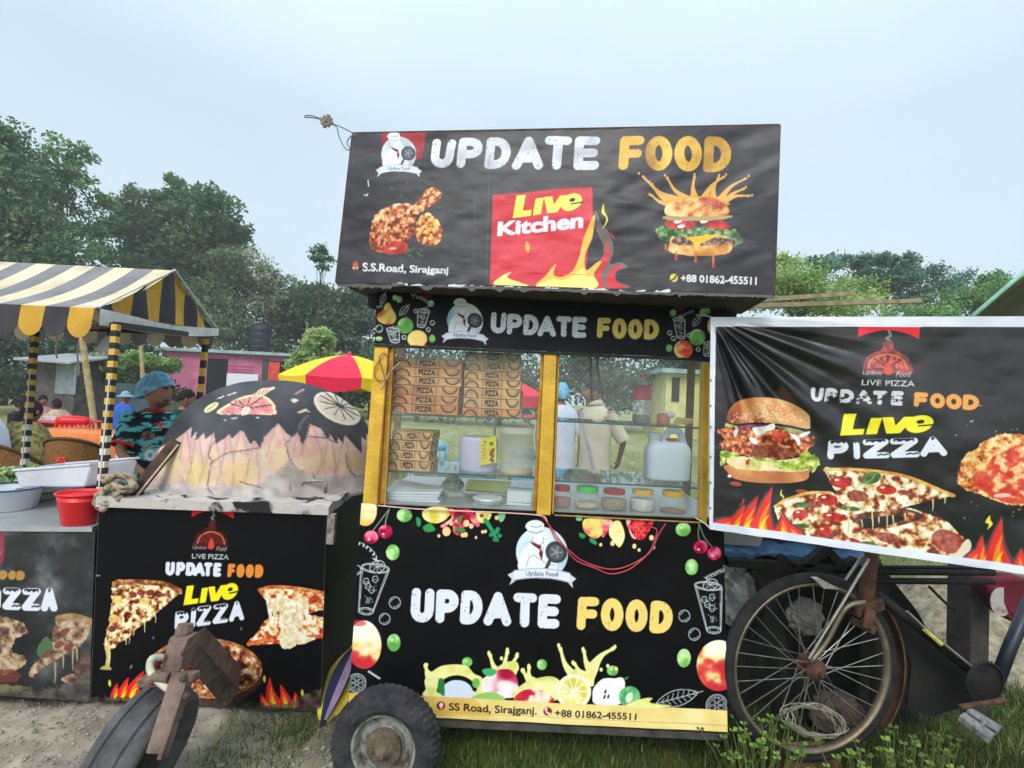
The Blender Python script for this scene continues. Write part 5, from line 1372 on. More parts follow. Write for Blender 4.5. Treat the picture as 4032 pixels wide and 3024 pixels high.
pizzalogo(op,lambda x,y: f(795+122*x-7*(y+1.5),329+122*y+4*x),122*.68,(74,24,20))
def slots(xs,y0,y1,sl,sh):
 out_=[]
 for a,b in xs:
  out_.append(((a-sh*0,y1+sl*(a-xs[0][0])),(b-sh*0,y1+sl*(b-xs[0][0])),(b+sh,y0+sl*(b-xs[0][0])),(a+sh,y0+sl*(a-xs[0][0]))))
 return out_
op.caps('UPDATE',Q(slots([(517,570),(578,630),(634,690),(680,746),(738,788),(794,842)],460,540,.025,6),f),WHITE,8.0)
op.caps('FOOD',Q(slots([(877,922),(928,976),(982,1030),(1036,1084)],472,550,.025,6),f),ORANGE,8.0)
live(op,lambda x,y: f(633+305*x,712-40*x-(108-0*x)*y+0),YEL)
snowpizza(op,Q([((570,857),(650,845),(655,744),(577,752)),((660,844),(692,840),(700,725),(668,730)),((696,838),(780,826),(784,712),(706,722)),((790,824),(880,812),(882,700),(800,712)),((888,810),(974,798),(950,688),(918,692))],f),9.5)
sl=lay(f,((222,578),(300,570),(400,572),(520,585),(605,628),(600,650),(560,680),(500,730),(450,780),(400,820),(340,860),(310,900),(250,935),(210,970),(170,965),(165,920),(190,820),(205,720)))
op.poly(rough(spl(sl,4,True),4,3),tex([(0,(70,22,18)),(.25,(140,60,45)),(.45,(205,160,100)),(.65,(244,226,170)),(1,(250,244,215))],15,4,4))
op.stroke(spl(lay(f,((225,585),(300,578),(400,580),(520,592),(600,630))),5),10,tex([(0,(96,44,26)),(.5,(160,90,50)),(1,(214,160,100))],14,5,3))
for x,y in ((380,640),(430,640),(330,650),(210,850),(300,770),(480,650)): op.disk(f(x,y),17,12,tex([(0,(80,14,20)),(1,(160,50,50))],8,3,2),random.uniform(-30,30),.85)
for x,y in ((400,690),(220,790),(240,680)): op.disk(f(x,y),20,16,tex([(0,(214,170,80)),(1,(246,226,140))],12,3,2),0,.9)
drips(op,lay(f,((310,880),(335,860),(400,820),(460,770),(290,910))),34,2.4)
op.stroke(spl(lay(f,((180,960),(186,1010),(175,1075))),5),np.linspace(9,4,11),(214,196,120)); op.stroke(spl(lay(f,((195,965),(196,1020),(190,1070))),5),3,(230,214,150))
op.curve(lay(f,((140,1080),(170,1062),(205,1075),(200,1088),(160,1086))),(190,170,100))
for pts,sd in ((((1062,622),(1130,605),(1260,610),(1400,632),(1500,650),(1500,720),(1400,745),(1300,770),(1250,720),(1150,760),(1110,700)),5),(((1110,790),(1200,760),(1330,765),(1460,800),(1460,895),(1330,905),(1180,930),(1000,940),(1060,860)),6)):
 op.poly(rough(spl(lay(f,pts),4,True),2,sd),tex([(0,(150,40,26)),(.3,(205,90,50)),(.5,(236,190,120)),(.7,(250,240,205)),(1,(255,252,238))],16,sd,4))
op.stroke(spl(lay(f,((1065,625),(1130,608),(1260,613),(1400,636),(1460,648))),5),7,tex([(0,(170,70,40)),(1,(236,170,90))],12,5,3))
op.stroke(spl(lay(f,((1002,938),(1100,915),(1180,925),(1330,900),(1460,890))),5),8,tex([(0,(190,40,26)),(1,(236,150,80))],12,6,3))
for x,l in ((1120,100),(1150,130),(1190,200),(1215,240),(1240,210),(1275,150),(1300,160),(1230,180),(1260,230),(1330,110)):
 op.stroke(spl([f(x,690),f(x+6,690+l*.6),f(x+10,690+l)],4),np.linspace(12,5,9),tex([(0,(214,190,140)),(1,(252,246,225))],12,x,2))
op.poly(rough(spl(lay(f,((1180,880),(1260,870),(1340,890),(1390,905),(1340,930),(1280,940),(1240,965),(1190,950))),4,True),3,3),tex([(0,(226,205,150)),(1,(255,250,236))],14,2,2))
big=[f(750+330*math.cos(t),1080+175*math.sin(t)+10*math.cos(t)) for t in np.linspace(0,2*math.pi,49)[:-1]]
op.poly(big,tex(MEAT,22,9,4,gy=-.2)); op.ring(f(750,1080),322*.678,168*.678,6,tex([(0,(120,66,36)),(1,(206,150,96))],16,3,3),1)
op.ring(f(752,1100),322*.678,172*.678,5,(90,40,34),1,10,120); op.ring(f(752,1112),326*.678,176*.678,2.4,(70,62,60),1,10,100)
for k in range(60):
 t,r_=random.uniform(0,6.28),math.sqrt(random.random())*.85
 op.disk(f(750+320*r_*math.cos(t),1080+165*r_*math.sin(t)),random.uniform(5,12),random.uniform(3,7),random.choice([(60,20,18),(226,200,160),(240,225,190),(120,40,34)]),random.uniform(-30,30),.8)
flames(op,[(*c6(x,y),*c6(tx,ty),w,b) for x,y,tx,ty,w,b in ((240,1260,236,1165,22,-5),(285,1260,300,1130,24,-8),(330,1258,392,1090,26,-10))],False)
flames(op,[(*c6(x,y),*c6(tx,ty),w,b) for x,y,tx,ty,w,b in ((1110,1290,1070,1225,18,-5),(1160,1298,1120,1130,26,-8),(1210,1302,1190,1170,24,8),(1265,1304,1275,1215,20,6))],False)
for x,y in ((1092,1140),(1312,1222),(195,1165),(412,1080)): op.poly(spl(lay(f,((x,y-22),(x-8,y),(x+4,y+22),(x+9,y-2))),4,True),(222,210,60))
for x,y,a in ((448,902,3),(320,1070,4),(958,850,3)): op.disk(f(x,y),a,a*2.2,(150,150,150),20,.8)
op.stroke([f(100,540),f(140,541)],2.2,(150,150,150)); op.stroke(lay(f,((131,135),(80,1270))),3.4,(120,120,118),.7); op.stroke(lay(f,((1455,170),(1422,1332))),3,(130,130,130),.6)
op.poly(rough(lay(f,((80,1245),(300,1240),(420,1262),(900,1258),(1200,1290),(1330,1230),(1425,1190),(1425,1340),(80,1285))),9,2),tex([(0,(36,30,28)),(.6,(92,76,66)),(1,(140,120,108))],26,4,4),.75)
op.build('front_board',M_print,oven,lambda U,V,n: .003*(fbm(U*6,V*6,3,4)-.5))
OD=1.12
bq=[OP(q,.012) for q in (c6(84,1270),c6(1418,1330),c6(1452,172),c6(136,138))]
MB().hexa(bq,[v-qh*OD for v in bq]).build('oven_base',M_black,oven)
sa,sb=OP(c6(1460,172),.012),OP(c6(1424,1330),.012)
sn=(-qh).cross(Vector((0,0,1))).normalized()
if sn.x<0: sn=-sn
sdp=sa+sn*.006
proj_c=[proj(sdp),proj(sdp-qh*OD),proj(Vector((sdp.x,sdp.y,sb.z))-qh*OD),proj(Vector((sdp.x,sdp.y,sb.z)))]
sdpan=Panel(proj_c,sdp,sn,2.4,(16,14,14))
f=d3
sdpan.poly(spl(lay(f,((210,330),(250,220),(330,150),(400,170),(400,500),(300,600),(200,590),(190,450))),5,True),tex([(0,(18,15,13)),(.5,(46,34,22)),(.75,(74,60,34)),(1,(110,84,60))],40,4,4))
sdpan.stroke(spl(lay(f,((215,330),(255,225),(330,160))),5),7,(92,62,46))
sdpan.stroke(spl(lay(f,((195,400),(260,330),(350,250))),5),16,tex([(0,(30,40,18)),(1,(66,84,34))],16,3,3),.8)
sdpan.stroke(spl(lay(f,((195,560),(260,470),(370,400))),5),9,(84,74,32),.8); sdpan.ring(f(240,660),16,30,4,(88,72,62),20)
sdpan.build('side_board',M_print,oven)
M_plaster=mat('flaked_plaster',(190,184,180),.9,rgb2=(40,38,40),scale=6,thr=(.43,.5),bump=.7,bscale=30)
def OZ(n,z): return PZ(n,z)
tz=bq[2].z
ta,tb=OP(c6(110,120),-.03),OP(c6(1462,160),-.03)
tzm=max(ta.z,tb.z)
sl0=[OP(c6(112,128),-.03),OP(c6(1466,165),-.03)]
sl0=[Vector((p.x,p.y,tz-.004)) for p in sl0]
sl1=[v-qh*(OD+.06) for v in sl0]
mb=MB(); nxs=60
def slabpt(u,v,top):
 a=sl0[0].lerp(sl0[1],u); b=sl1[0].lerp(sl1[1],u); p=a.lerp(b,v)
 return p+Vector((0,0,(.045+.018*(vnoise(np.array(u*23.),np.array(v*17.))-.5)) if top else 0))
mb.grid(lambda u,v: slabpt(u,v,True),60,40)
for e0,e1_ in (((0,0),(1,0)),((1,0),(1,1)),((1,1),(0,1)),((0,1),(0,0))):
 mb.grid(lambda u,v,e0=e0,e1_=e1_: slabpt(e0[0]+(e1_[0]-e0[0])*u,e0[1]+(e1_[1]-e0[1])*u,True)*v+slabpt(e0[0]+(e1_[0]-e0[0])*u,e0[1]+(e1_[1]-e0[1])*u,False)*(1-v),50,3)
mb.build('plastered_top',M_plaster,oven,True)
M_peel=mat('bolt_steel',(96,84,78),.7,.3,.4,.3,30)
M_rust=mat('rusty_steel',(140,122,110),.9,.05,.25,rgb2=(88,70,62),scale=14,thr=(.3,.68),bump=.5,bscale=50)
lg=OP(c7(1470,1500),-.012)
MB().bar(lg,lg-Vector((0,0,.14)),.034,.034).build('corner_leg',mat('peeling_steel',(170,160,152),.8,rgb2=(80,58,50),scale=26,bump=.4),oven)
hd=[PZ(c7(x,y),z) for x,y,z in ((1222,1350,tz+.04),(1222,1245,tz+.12),(1240,1232,tz+.128),(1400,1228,tz+.128),(1418,1240,tz+.12),(1418,1320,tz+.04))]
yb=hd[0].y
hd=[P(c7(x,y),yb) for x,y in ((1222,1350),(1222,1250),(1242,1232),(1400,1228),(1416,1242),(1414,1330))]
MB().tube(hd,.009,8).build('handle',mat('handle_iron',(150,146,142),.6,.4,.5,.3,30),oven,True)
f=c7
DX=[f(60,400),f(1860,400),f(1860,1420),f(60,1420)]
dcv=Panel(DX,q0,qn,2.2,(-1,-1,-1))
PL=tex([(0,(176,152,146)),(.5,(200,176,164)),(1,(218,200,186))],90,3,4)
dcv.poly(lay(f,((0,300),(1990,300),(1990,1500),(0,1500))),PL)
PKT=tex([(0,(205,150,160)),(1,(226,186,186))],60,5,3)
for k in range(28):
 x=150+k*62+random.uniform(-20,20); y=880+60*math.sin(k*1.3)
 dcv.disk(f(x,y),random.uniform(20,42),random.uniform(50,90),PKT,random.uniform(-15,25),.2)
def soft(c,rx,ry,col,n=14,a=.10):
 for k in range(n): dcv.disk(f(*c),rx*(1-k/n*.9)*.482,ry*(1-k/n*.9)*.482,tex([(0,tuple(q*.88 for q in col)),(1,col)],16,k,4),0,a)
soft((180,1080),90,200,(226,210,150)); soft((370,1150),115,150,(222,206,110)); soft((720,1160),175,130,(226,200,104)); soft((1350,1060),190,140,(206,182,128)); soft((1640,1070),110,130,(210,186,130))
soft((1000,1030),150,130,(224,206,160)); soft((660,1040),70,60,(190,190,196))
for xa,yt,w,sd in ((270,800,60,1),(370,830,55,2),(500,845,75,3),(620,855,70,4),(725,825,85,5),(830,905,60,6),(1030,770,120,7),(1190,840,70,8),(1300,775,110,9),(1450,850,60,10),(1570,865,70,11)):
 q=[(xa,yt),(xa+w*.5,yt+150),(xa+w*.75,yt+290),(xa+w*.3,yt+420),(xa-w*.4,yt+400),(xa-w*.8,yt+260),(xa-w*.45,yt+120)]
 dcv.poly(rough(spl(lay(f,q),5,True),1,sd),tex([(0,(206,156,152)),(.5,(218,184,164)),(1,(222,196,150))],40,sd,4,gy=.4),.6)
 dcv.stroke(spl(lay(f,q[5:]+q[:4]),5),3.4,(160,118,112),.4)
GRY=tex([(0,(136,132,130)),(1,(186,182,178))],50,7,4)
dcv.poly(rough(spl(lay(f,((1040,1130),(1140,1060),(1200,1130),(1300,1170),(1500,1190),(1700,1180),(1860,1150),(1860,1420),(700,1420),(860,1270))),5,True),3,2),GRY,.75)
dcv.poly(rough(spl(lay(f,((60,1260),(300,1275),(600,1290),(880,1270),(1050,1330),(900,1420),(60,1420))),5,True),4,3),tex([(0,(150,146,143)),(1,(198,193,188))],40,8,4),.85)
ZZ=((60,960),(200,890),(325,790),(312,890),(368,815),(352,905),(425,840),(430,895),(505,838),(518,932),(590,885),(625,850),(652,890),(720,820),(748,835),(800,937),(835,900),(880,962),(920,870),(1030,762),(1100,850),(1150,872),(1190,835),(1225,942),(1258,880),(1290,768),(1380,805),(1420,880),(1450,878),(1452,845),(1480,890),(1505,935),(1520,880),(1560,930),(1572,858),(1640,930),(1712,1008),(1708,868),(1745,905),(1748,842),(1800,900),(1900,1000),(1990,1010))
dcv.poly([f(*q) for q in ZZ]+[f(1990,300),f(60,300)],tex([(0,(52,54,60)),(.5,(66,68,74)),(1,(84,86,92))],120,5,5))
dcv.poly(spl(lay(f,((525,680),(640,590),(720,550),(800,530),(880,528),(950,555),(1000,610),(1008,650),(1000,690),(770,688))),4,True),(226,210,168))
dcv.poly(spl(lay(f,((560,678),(650,605),(730,565),(810,545),(880,545),(945,575),(980,630),(975,686),(770,684))),4,True),tex([(0,(206,130,128)),(1,(232,180,172))],40,3,3))
dcv.poly(lay(f,((810,535),(870,490),(900,475),(960,470),(1003,460),(1000,480),(950,505),(920,530))),(224,196,160))
for a in ((640,600),(700,570),(800,545),(900,545),(985,610)): dcv.stroke([f(770,640),f(*a)],2.2,(70,50,56))
dcv.stroke(spl(lay(f,((740,690),(750,650),(775,630),(790,650),(765,685))),4),5,(230,215,190))
for k in range(60):
 t=random.uniform(.15,3.0); r_=random.uniform(.3,.95)
 dcv.disk(f(770+210*r_*math.cos(t),680-125*r_*math.sin(t)),2.6,1.6,(96,60,62),random.uniform(0,90))
for x in (830,860,890,915): dcv.stroke([f(x,540-(x-820)*.2),f(x+25,505-(x-820)*.2)],1.4,(120,90,80))
dcv.disk(f(1510,641),208*.482,108*.482,(222,212,190),28); dcv.disk(f(1508,638),180*.482,88*.482,tex([(0,(186,176,160)),(1,(214,204,184))],50,3,3),28)
for t in range(0,180,30):
 u,v=math.cos(rad(t))*180,math.sin(rad(t))*88; ca,sa_=math.cos(rad(28)),math.sin(rad(28))
 dcv.stroke([f(1530+u*ca-v*sa_,618+u*sa_+v*ca),f(1530-u*ca+v*sa_,618-u*sa_-v*ca)],2,(60,56,54))
dcv.disk(f(482,632),32,13,(214,210,150),-32); dcv.stroke([f(450,655),f(515,608)],1.6,(90,90,60))
for q,c in ((((1160,520),(1235,480),(1245,488),(1172,528)),(206,150,150)),(((1128,572),(1160,556),(1195,570),(1180,588),(1150,594)),(220,205,180)),(((1185,672),(1260,640),(1288,672),(1260,665),(1200,682)),(214,190,160)),(((585,732),(610,728),(600,745)),(200,205,205)),(((850,712),(872,708),(860,725)),(200,205,205)),(((610,530),(680,508),(690,514),(620,538)),(196,196,180)),(((525,560),(580,535),(590,545),(540,565)),(190,195,185)),(((640,720),(690,712),(700,722),(660,724)),(190,195,200))): dcv.poly(rough(lay(f,q),1.5,1),c)
CR=(92,80,84)
jit=lambda p: [(q[0]+random.uniform(-1.6,1.6),q[1]+random.uniform(-1.6,1.6)) for q in p]
for cr_ in (((510,915),(475,960),(460,1020),(485,1085),(465,1180),(455,1290),(500,1340)),((1225,800),(1150,860),(1095,940),(1120,1040),(1160,1120)),((485,1085),(600,1010),(740,985),(880,960)),((1280,870),(1400,880),(1520,920)),((1580,1000),(1600,1120),(1660,1200)),((1310,1160),(1330,1220)),((720,1240),(900,1290)),((1120,1240),(1130,1310))):
 dcv.stroke(jit(spl(lay(f,cr_),5)),2.7,CR,.7)
dcv.stroke(jit(spl(lay(f,((1270,700),(1215,760),(1195,800))),5)),4,(130,130,134),.6)
dn=3.1; dr=.60
dc=P(o(590,1062),dn); dc.z=tz+.03
nu_,nv_=420,170
ph=np.linspace(0,2*np.pi,nu_+1)[:-1]; th=np.linspace(.001,np.pi/2*1.02,nv_)
TH,PH=np.meshgrid(th,ph,indexing='ij')
lump=1+.012*(fbm(PH*2.2+3,TH*4,4,5)-.5)*np.clip(TH*2,0,1)
ex=.86
RS=dr*lump*(1+.04*np.sin(2*TH)** 2)
foot=1+.05*np.clip((TH-1.38)/.2,0,1)** 2
dp=np.stack([dc.x+RS*np.sin(TH)*np.cos(PH)*foot*1.02,dc.y+RS*np.sin(TH)*np.sin(PH)*foot*.98,dc.z+RS*np.cos(TH)*1.0],-1)
view=np.array([dc.x,dc.y])-np.array([CAM.x,CAM.y]); view /=np.linalg.norm(view)
dep=(dp[...,:2]-np.array([dc.x,dc.y])) @ view
mir=dp.copy(); back=dep>.0
mir[...,:2] -= np.where(back,2*dep,0)[...,None]*view
bc=np.zeros(dp.shape); bc[:]=(200,190,186)
tmp_=mir
dome=paint_mesh('dome',dp,bc,None,print_mat('painted_clay',.85,.2,.5,34,.12,(120,112,108),7),oven,True)
def sample(cv,pts):
 d=pts-np.array(CAM); z=d @ np.array(_F)
 n=np.stack([CX+F_N*(d @ np.array(_R))/z,CY-F_N*(d @ np.array(_U))/z],-1)
 q=happly(cv.from_n,n)*np.array([cv.W,cv.H])
 xi,yi=np.clip(q[...,0].astype(int),1,cv.W-3),np.clip(q[...,1].astype(int),1,cv.H-3)
 return (cv.img[yi,xi]+cv.img[yi+1,xi]+cv.img[yi,xi+1]+cv.img[yi+1,xi+1])/4
lin=np.clip(srgb(np.clip(sample(dcv,mir),0,255)),.003,.9).reshape(-1,3)
dome.data.color_attributes['Col'].data.foreach_set('color',np.concatenate([lin,np.ones((len(lin),1))],1).reshape(-1).astype(np.float32))
wc=P(d2(445,1500),1.85); hdg=Vector((.0,-1,0)).normalized(); wax=Vector((0,0,1)).cross(hdg); wax=-wax if wax.x<0 else wax
wax=(wax+Vector((0,0,-.30))).normalized()
mb=MB()
prof=[(.158,-.06),(.172,-.074),(.195,-.08),(.212,-.07),(.22,-.046),(.212,-.04),(.212,-.028),(.221,-.021),(.221,.021),(.212,.028),(.212,.04),(.22,.046),(.212,.07),(.195,.08),(.172,.074),(.158,.06)]
mb.lathe(wc,prof,wax,56,close=True)
fw=mb.auto('front_wheel',mat('dusty_tyre',(92,92,94),.9,var=.35,scale=9,bump=.4,bscale=40,spec=.15),oven,50)
MB().lathe(wc,[(.16,-.03),(.16,.04),(.13,-.01),(.06,-.005),(.045,.05),(.001,.052)],wax,32).auto('rim',mat('dark_rust',(70,58,50),.9,rgb2=(36,30,28),scale=20,bump=.4),fw)
D2=lambda x,y,Y: P(d2(x,y),Y)
mb=MB(); mb.bar(D2(975,700,1.80),D2(690,1560,1.70),.058,.014,up=wax); mb.bar(D2(960,700,1.79)-wax*.03,D2(700,1540,1.69)-wax*.03,.02,.05,up=wax)
mb.build('fork',M_rust,oven,bevel=.003)
mb=MB(); mb.bar(D2(490,735,1.83),D2(1030,715,1.80),.055,.03); mb.tube([D2(560,740,1.79),D2(620,700,1.78),D2(760,715,1.78)],.018,8)
mb.build('fork_crown',M_rust,oven,bevel=.004)
for q in ((1000,725),(905,720),(940,900),(860,1120),(780,1320)):
 MB().lathe(D2(*q,1.755),[(.001,-.012),(.011,-.012),(.012,.006),(.006,.014),(.001,.014)],(.3,-.9,.2),6).build('bolt',M_peel,oven)
mb=MB()
A_=[D2(760,290,1.86),D2(960,300,1.84),D2(860,660,1.82),D2(650,670,1.85)]
mb.hexa(A_,[v+Vector((.01,.055,.0)) for v in A_]); mb.build('steering_head',M_rust,oven,bevel=.006)
nk=[D2(880,470,1.86),D2(1000,310,1.90),D2(1420,760,2.40),D2(1400,965,2.41),D2(1270,960,2.40)]
mb=MB(); mb.prism([D2(870,480,1.80),D2(970,300,1.83),D2(1390,700,2.36),D2(1400,980,2.40),D2(1280,985,2.38)],Vector((.015,.07,.015)))
mb.build('neck_beam',M_rust,oven,bevel=.006)
MB().tube([D2(900,300,1.88),D2(920,220,1.88),D2(935,150,1.885)],[.028,.03,.026],8).build('stem',M_rust,oven)
MB().tube(spl([D2(690,500,1.84),D2(590,510,1.81),D2(560,570,1.80),D2(570,650,1.79),D2(640,740,1.78),D2(760,840,1.77)],7),.012,8).build('brake_hose',mat('pale_hose',(196,196,172),.6),oven,True)
for s_ in (0,1):
 c=OP(c6(300+900*s_,1280),.5); car_wheel(Vector((c.x,c.y,.2)),(0,-1,0),.2,oven)
pl=thing('wooden_plank','dark charred wooden plank leaning against the left side of the oven dome','plank',PZ(c8(800,1420),tz+.05))
a,b=P(c8(800,1415),2.47),P(c8(1050,1110),2.62)
MB().bar(a,b,.055,.022,up=(.3,-1,.2)).build('board',mat('charred_wood',(92,72,56),.85,rgb2=(36,28,24),scale=20,bump=.5),pl,bevel=.002)
MB().bar(a+Vector((.022,-.02,-.016)),b+Vector((.022,-.02,-.016)),.006,.012,up=(.3,-1,.2)).build('pale_edge',mat('pale_wood',(190,176,156),.8),pl)
rp=thing('rag_rope','bundle of grubby beige rope and rag tied at the corner of the oven cart','rope',PZ(c8(640,1470),tz+.05))
rr=random.Random(8)
RC=[(625,1340),(690,1320),(770,1340),(790,1375),(740,1400),(680,1380),(640,1400),(600,1440),(590,1480),(625,1500),(650,1460),(690,1440),(700,1400)]
for k in range(7):
 pts=[P(c8(x+rr.uniform(-22,22),y+rr.uniform(-16,16)),2.42+rr.uniform(-.05,.05)) for x,y in RC]
 MB().tube(spl(pts,6),[.011+.004*math.sin(i*.7+k) for i in range(len(spl(pts,6)))],7).build('rope_strand',mat('hemp',(186,172,148),.95,rgb2=(122,106,86),scale=40,bump=.6),rp,True)
l0,ln,lh,le=frame(o(206,1143),2.42,rad(-9),0)
LC=[o(-140,1152),o(206,1144),o(193,1516),o(-140,1492)]
lc=thing('side_cart','worn black steel-topped cart with faded pizza print at the left edge','food cart',(-2.9,2.9,0))
lp=Panel(LC,l0,ln,2.6,(40,42,44))
f=c9
lp.poly(lay(f,((-400,300),(600,300),(600,1500),(-400,1500))),tex([(0,(26,27,29)),(.5,(42,45,47)),(.8,(78,82,84)),(1,(110,112,112))],120,4,5,gy=-.35))
lp.curve(lay(f,((-20,505),(10,500),(22,560),(15,640),(-20,650))),(150,40,66)); lp.curve(lay(f,((-30,570),(-5,575),(0,610),(-30,620))),(210,190,200))
lp.caps('OOD',Q([((-12,730),(34,731),(38,685),(-8,684)),((38,731),(78,732),(82,686),(42,685)),((80,733),(122,734),(126,686),(84,686))],f),(176,134,66),8)
snowpizza(lp,Q([((-130,872),(-40,874),(-40,772),(-130,770)),((-36,874),(8,876),(12,772),(-34,770)),((10,878),(104,881),(104,770),(16,768)),((108,882),(200,884),(202,772),(112,770)),((204,886),(282,888),(272,772),(214,770))],f),14,(40,42,44))
FD=[(0,(74,50,44)),(.35,(128,92,74)),(.6,(176,150,118)),(1,(206,188,160))]
lp.poly(rough(spl(lay(f,((285,915),(360,905),(450,930),(440,980),(400,1050),(340,1090),(250,1140),(180,1190),(160,1215),(145,1180),(200,1110),(250,1030))),4,True),4,3),tex(FD,22,4,4))
lp.stroke(spl(lay(f,((290,922),(360,912),(440,935))),4),14,tex([(0,(140,104,72)),(1,(190,160,120))],20,3,3))
lp.poly(rough(spl(lay(f,((180,1080),(220,1010),(260,1060),(220,1110),(185,1105))),4,True),3,3),(76,110,70))
for x,y in ((320,985),(290,1050),(340,1060),(230,1100)): lp.disk(f(x,y),22,12,(120,54,52),-30,.8)
drips(lp,lay(f,((270,1140),(310,1110),(360,1080),(378,1070))),74,4,(170,150,120))
lp.curve(lay(f,((300,1220),(350,1195),(420,1200),(440,1240),(340,1240))),tex(FD,20,3,3)); lp.curve(lay(f,((370,1150),(420,1080),(445,1090),(440,1200),(380,1200))),tex([(0,(60,46,42)),(1,(120,92,80))],20,3,3))
lp.poly(rough(spl(lay(f,((-60,930),(40,920),(110,940),(135,990),(80,1020),(60,1080),(120,1110),(120,1150),(40,1190),(-60,1200))),4,True),4,5),tex(FD,22,8,4))
lp.poly(lay(f,((-60,1180),(60,1170),(110,1200),(80,1235),(-60,1240))),(120,54,48),.7); lp.poly(rough(lay(f,((-60,1240),(150,1255),(160,1285),(-60,1290))),4,3),(150,140,90),.7)
lp.poly(rough(lay(f,((-60,1275),(300,1255),(445,1180),(470,1330),(-60,1330))),10,4),tex([(0,(46,42,40)),(1,(120,112,102))],26,5,4),.75)
lp.build('printed_panel',M_printdirty,lc,lambda U,V,n: .004*(fbm(U*5,V*6,3,14)-.5))
LP_=lambda n,back=0: hit(n,l0-lh*back,ln)
lb=[LP_(q,.012) for q in (o(-140,1494),o(192,1514),o(205,1146),o(-140,1154))]
for v in lb[:2]: v.z=min(v.z,.08)
zt=LP_(o(206,1143)).z
for v in lb[2:]: v.z=zt-.012
MB().hexa(lb,[v-lh*.85 for v in lb]).build('cart_body',M_black,lc)
ts=[Vector((v.x,v.y,zt-.01))+lh*.022 for v in (lb[3],lb[2])]
ts += [ts[1]-lh*.92,ts[0]-lh*.92]
MB().hexa(ts,[v+Vector((0,0,.022)) for v in ts]).build('steel_top',mat('worn_steel',(190,196,200),.28,.35,.6,rgb2=(150,156,160),scale=4,bump=.1),lc)
cp=thing('striped_canopy','yellow and black striped canopy with scalloped edge on striped poles','canopy',(-3.0,3.2,0))
M_cr=mat('faded_cream',(216,204,172),.85,rgb2=(168,158,134),scale=3.5,thr=(.3,.55),bump=.3,bscale=14); M_gr=mat('faded_grey',(138,137,142),.85,rgb2=(112,110,112),scale=4,bump=.3,bscale=14)
M_ye=mat('canopy_yellow',(214,166,56),.8,rgb2=(172,130,50),scale=5,bump=.4,bscale=14); M_bk=mat('canopy_black',(62,60,66),.8,var=.2,scale=8)
M_wh=mat('canopy_white',(214,212,208),.85,var=.15,scale=12)
YA,YC=2.58,3.8
eA,eC,ap=P(c8(560,322),YA),P(c8(1270,440),YC),P(c8(1033,98),3.22)
lft=Vector((-1,0,.0)); L_=2.0
eAl=Vector((eA.x-L_,eA.y+.02,eA.z+.0)); eCl=Vector((eC.x-L_,eC.y,eC.z)); apl=Vector((ap.x-L_,ap.y,ap.z+.005))
nst=8
def roofside(e,el,name,ms):
 mb=MB()
 for i in range(nst*2):
  mb.m=i %2
  mb.grid(lambda u,v,i=i: (ap.lerp(apl,(i+u)/(nst*2))).lerp(e.lerp(el,(i+u)/(nst*2)),v)+Vector((0,0,-.035*math.sin(math.pi*v))),2,8)
 return mb.build(name,ms,cp,True)
roofside(eA,eAl,'roof_cloth',[M_cr,M_gr]); roofside(eC,eCl,'roof_cloth',[M_cr,M_gr])
def valance(e,el,name,ms,drop,outw):
 mb=MB(); n=nst
 for i in range(n*2):
  mb.m=(i+1) %2 if ms is not None else 0
  def fn(u,v,i=i):
   p=e.lerp(el,(i+u)/(n*2)); d=drop*(.62+.38*math.sin(math.pi*u)** .6)
   return p+Vector((0,outw*(v+.3*v*math.sin(i*1.7)),-d*v))
  mb.grid(fn,10,4)
 return mb.build(name,ms,cp,True)
valance(eA,eAl,'valance',[M_bk,M_ye],.155,-.012); valance(eC,eCl,'valance',[M_cr,M_gr],.16,.012)
mb=MB(); ng=9
gA,gC=eA+Vector((.012,0,-.02)),eC+Vector((.012,0,-.02))
for i in range(ng):
 mb.m=i %2
 def fn(u,v,i=i):
  t=(i+u)/ng; y=gA.lerp(gC,t)
  tt=(y.y-gA.y)/(gC.y-gA.y); ta_=(ap.y-gA.y)/(gC.y-gA.y)
  top=gA.lerp(ap,tt/ta_) if tt<ta_ else ap.lerp(gC,(tt-ta_)/(1-ta_))
  top=Vector((y.x+(ap.x-gA.x)*.2,y.y,top.z-.008))
  return y.lerp(top,v)+Vector((.012*math.sin(t*25+v*2),0,0))
 mb.grid(fn,3,6)
mb.build('gable',[M_bk,M_ye],cp,True)
mb=MB()
mb.grid(lambda u,v: eA.lerp(eC,u)+Vector((.03+.02*math.sin(u*9),0,.0-v*(.085-.03*u)+.03*math.sin(math.pi*u)*(1-v)*.0-.05*math.sin(math.pi*u)*.5)),24,3)
mb.build('white_flap',M_wh,cp,True)
MB().tube([ap+Vector((.005,0,.004)),eC+Vector((.02,0,.006))],.006,6).build('rope_edge',M_wh,cp)
MB().tube([ap+Vector((.005,0,.004)),eA+Vector((.02,0,.006))],.006,6).build('rope_edge',M_wh,cp)
M_pblk=mat('pole_black',(34,34,38),.5,var=.2); M_pyel=mat('pole_yellow',(214,170,70),.5,var=.15); M_pwh=mat('pole_white',(214,212,190),.5,var=.1)
def spole(a,b,r,n):
 """square pole wrapped with bands: yellow above, white below, a pale cord down the middle"""
 mb=MB()
 for i in range(n):
  t0,t1=i/n,(i+1)/n
  mb.m=0 if i %2 else (1 if t0<.62 else 2)
  mb.bar(a.lerp(b,t0),a.lerp(b,t1),r*2,r*2,up=(0,1,0))
 p=mb.build('pole',[M_pblk,M_pyel,M_pwh],cp)
 MB().tube([a.lerp(b,.3)+Vector((.004,-r*1.12,0)),b+Vector((0,-r*1.12,0))],.004,5).build('cord',M_wh,p)
tA=P(c8(690,420),2.62); bA=P(c8(600,1420),2.56); spole(tA,bA,.015,27)
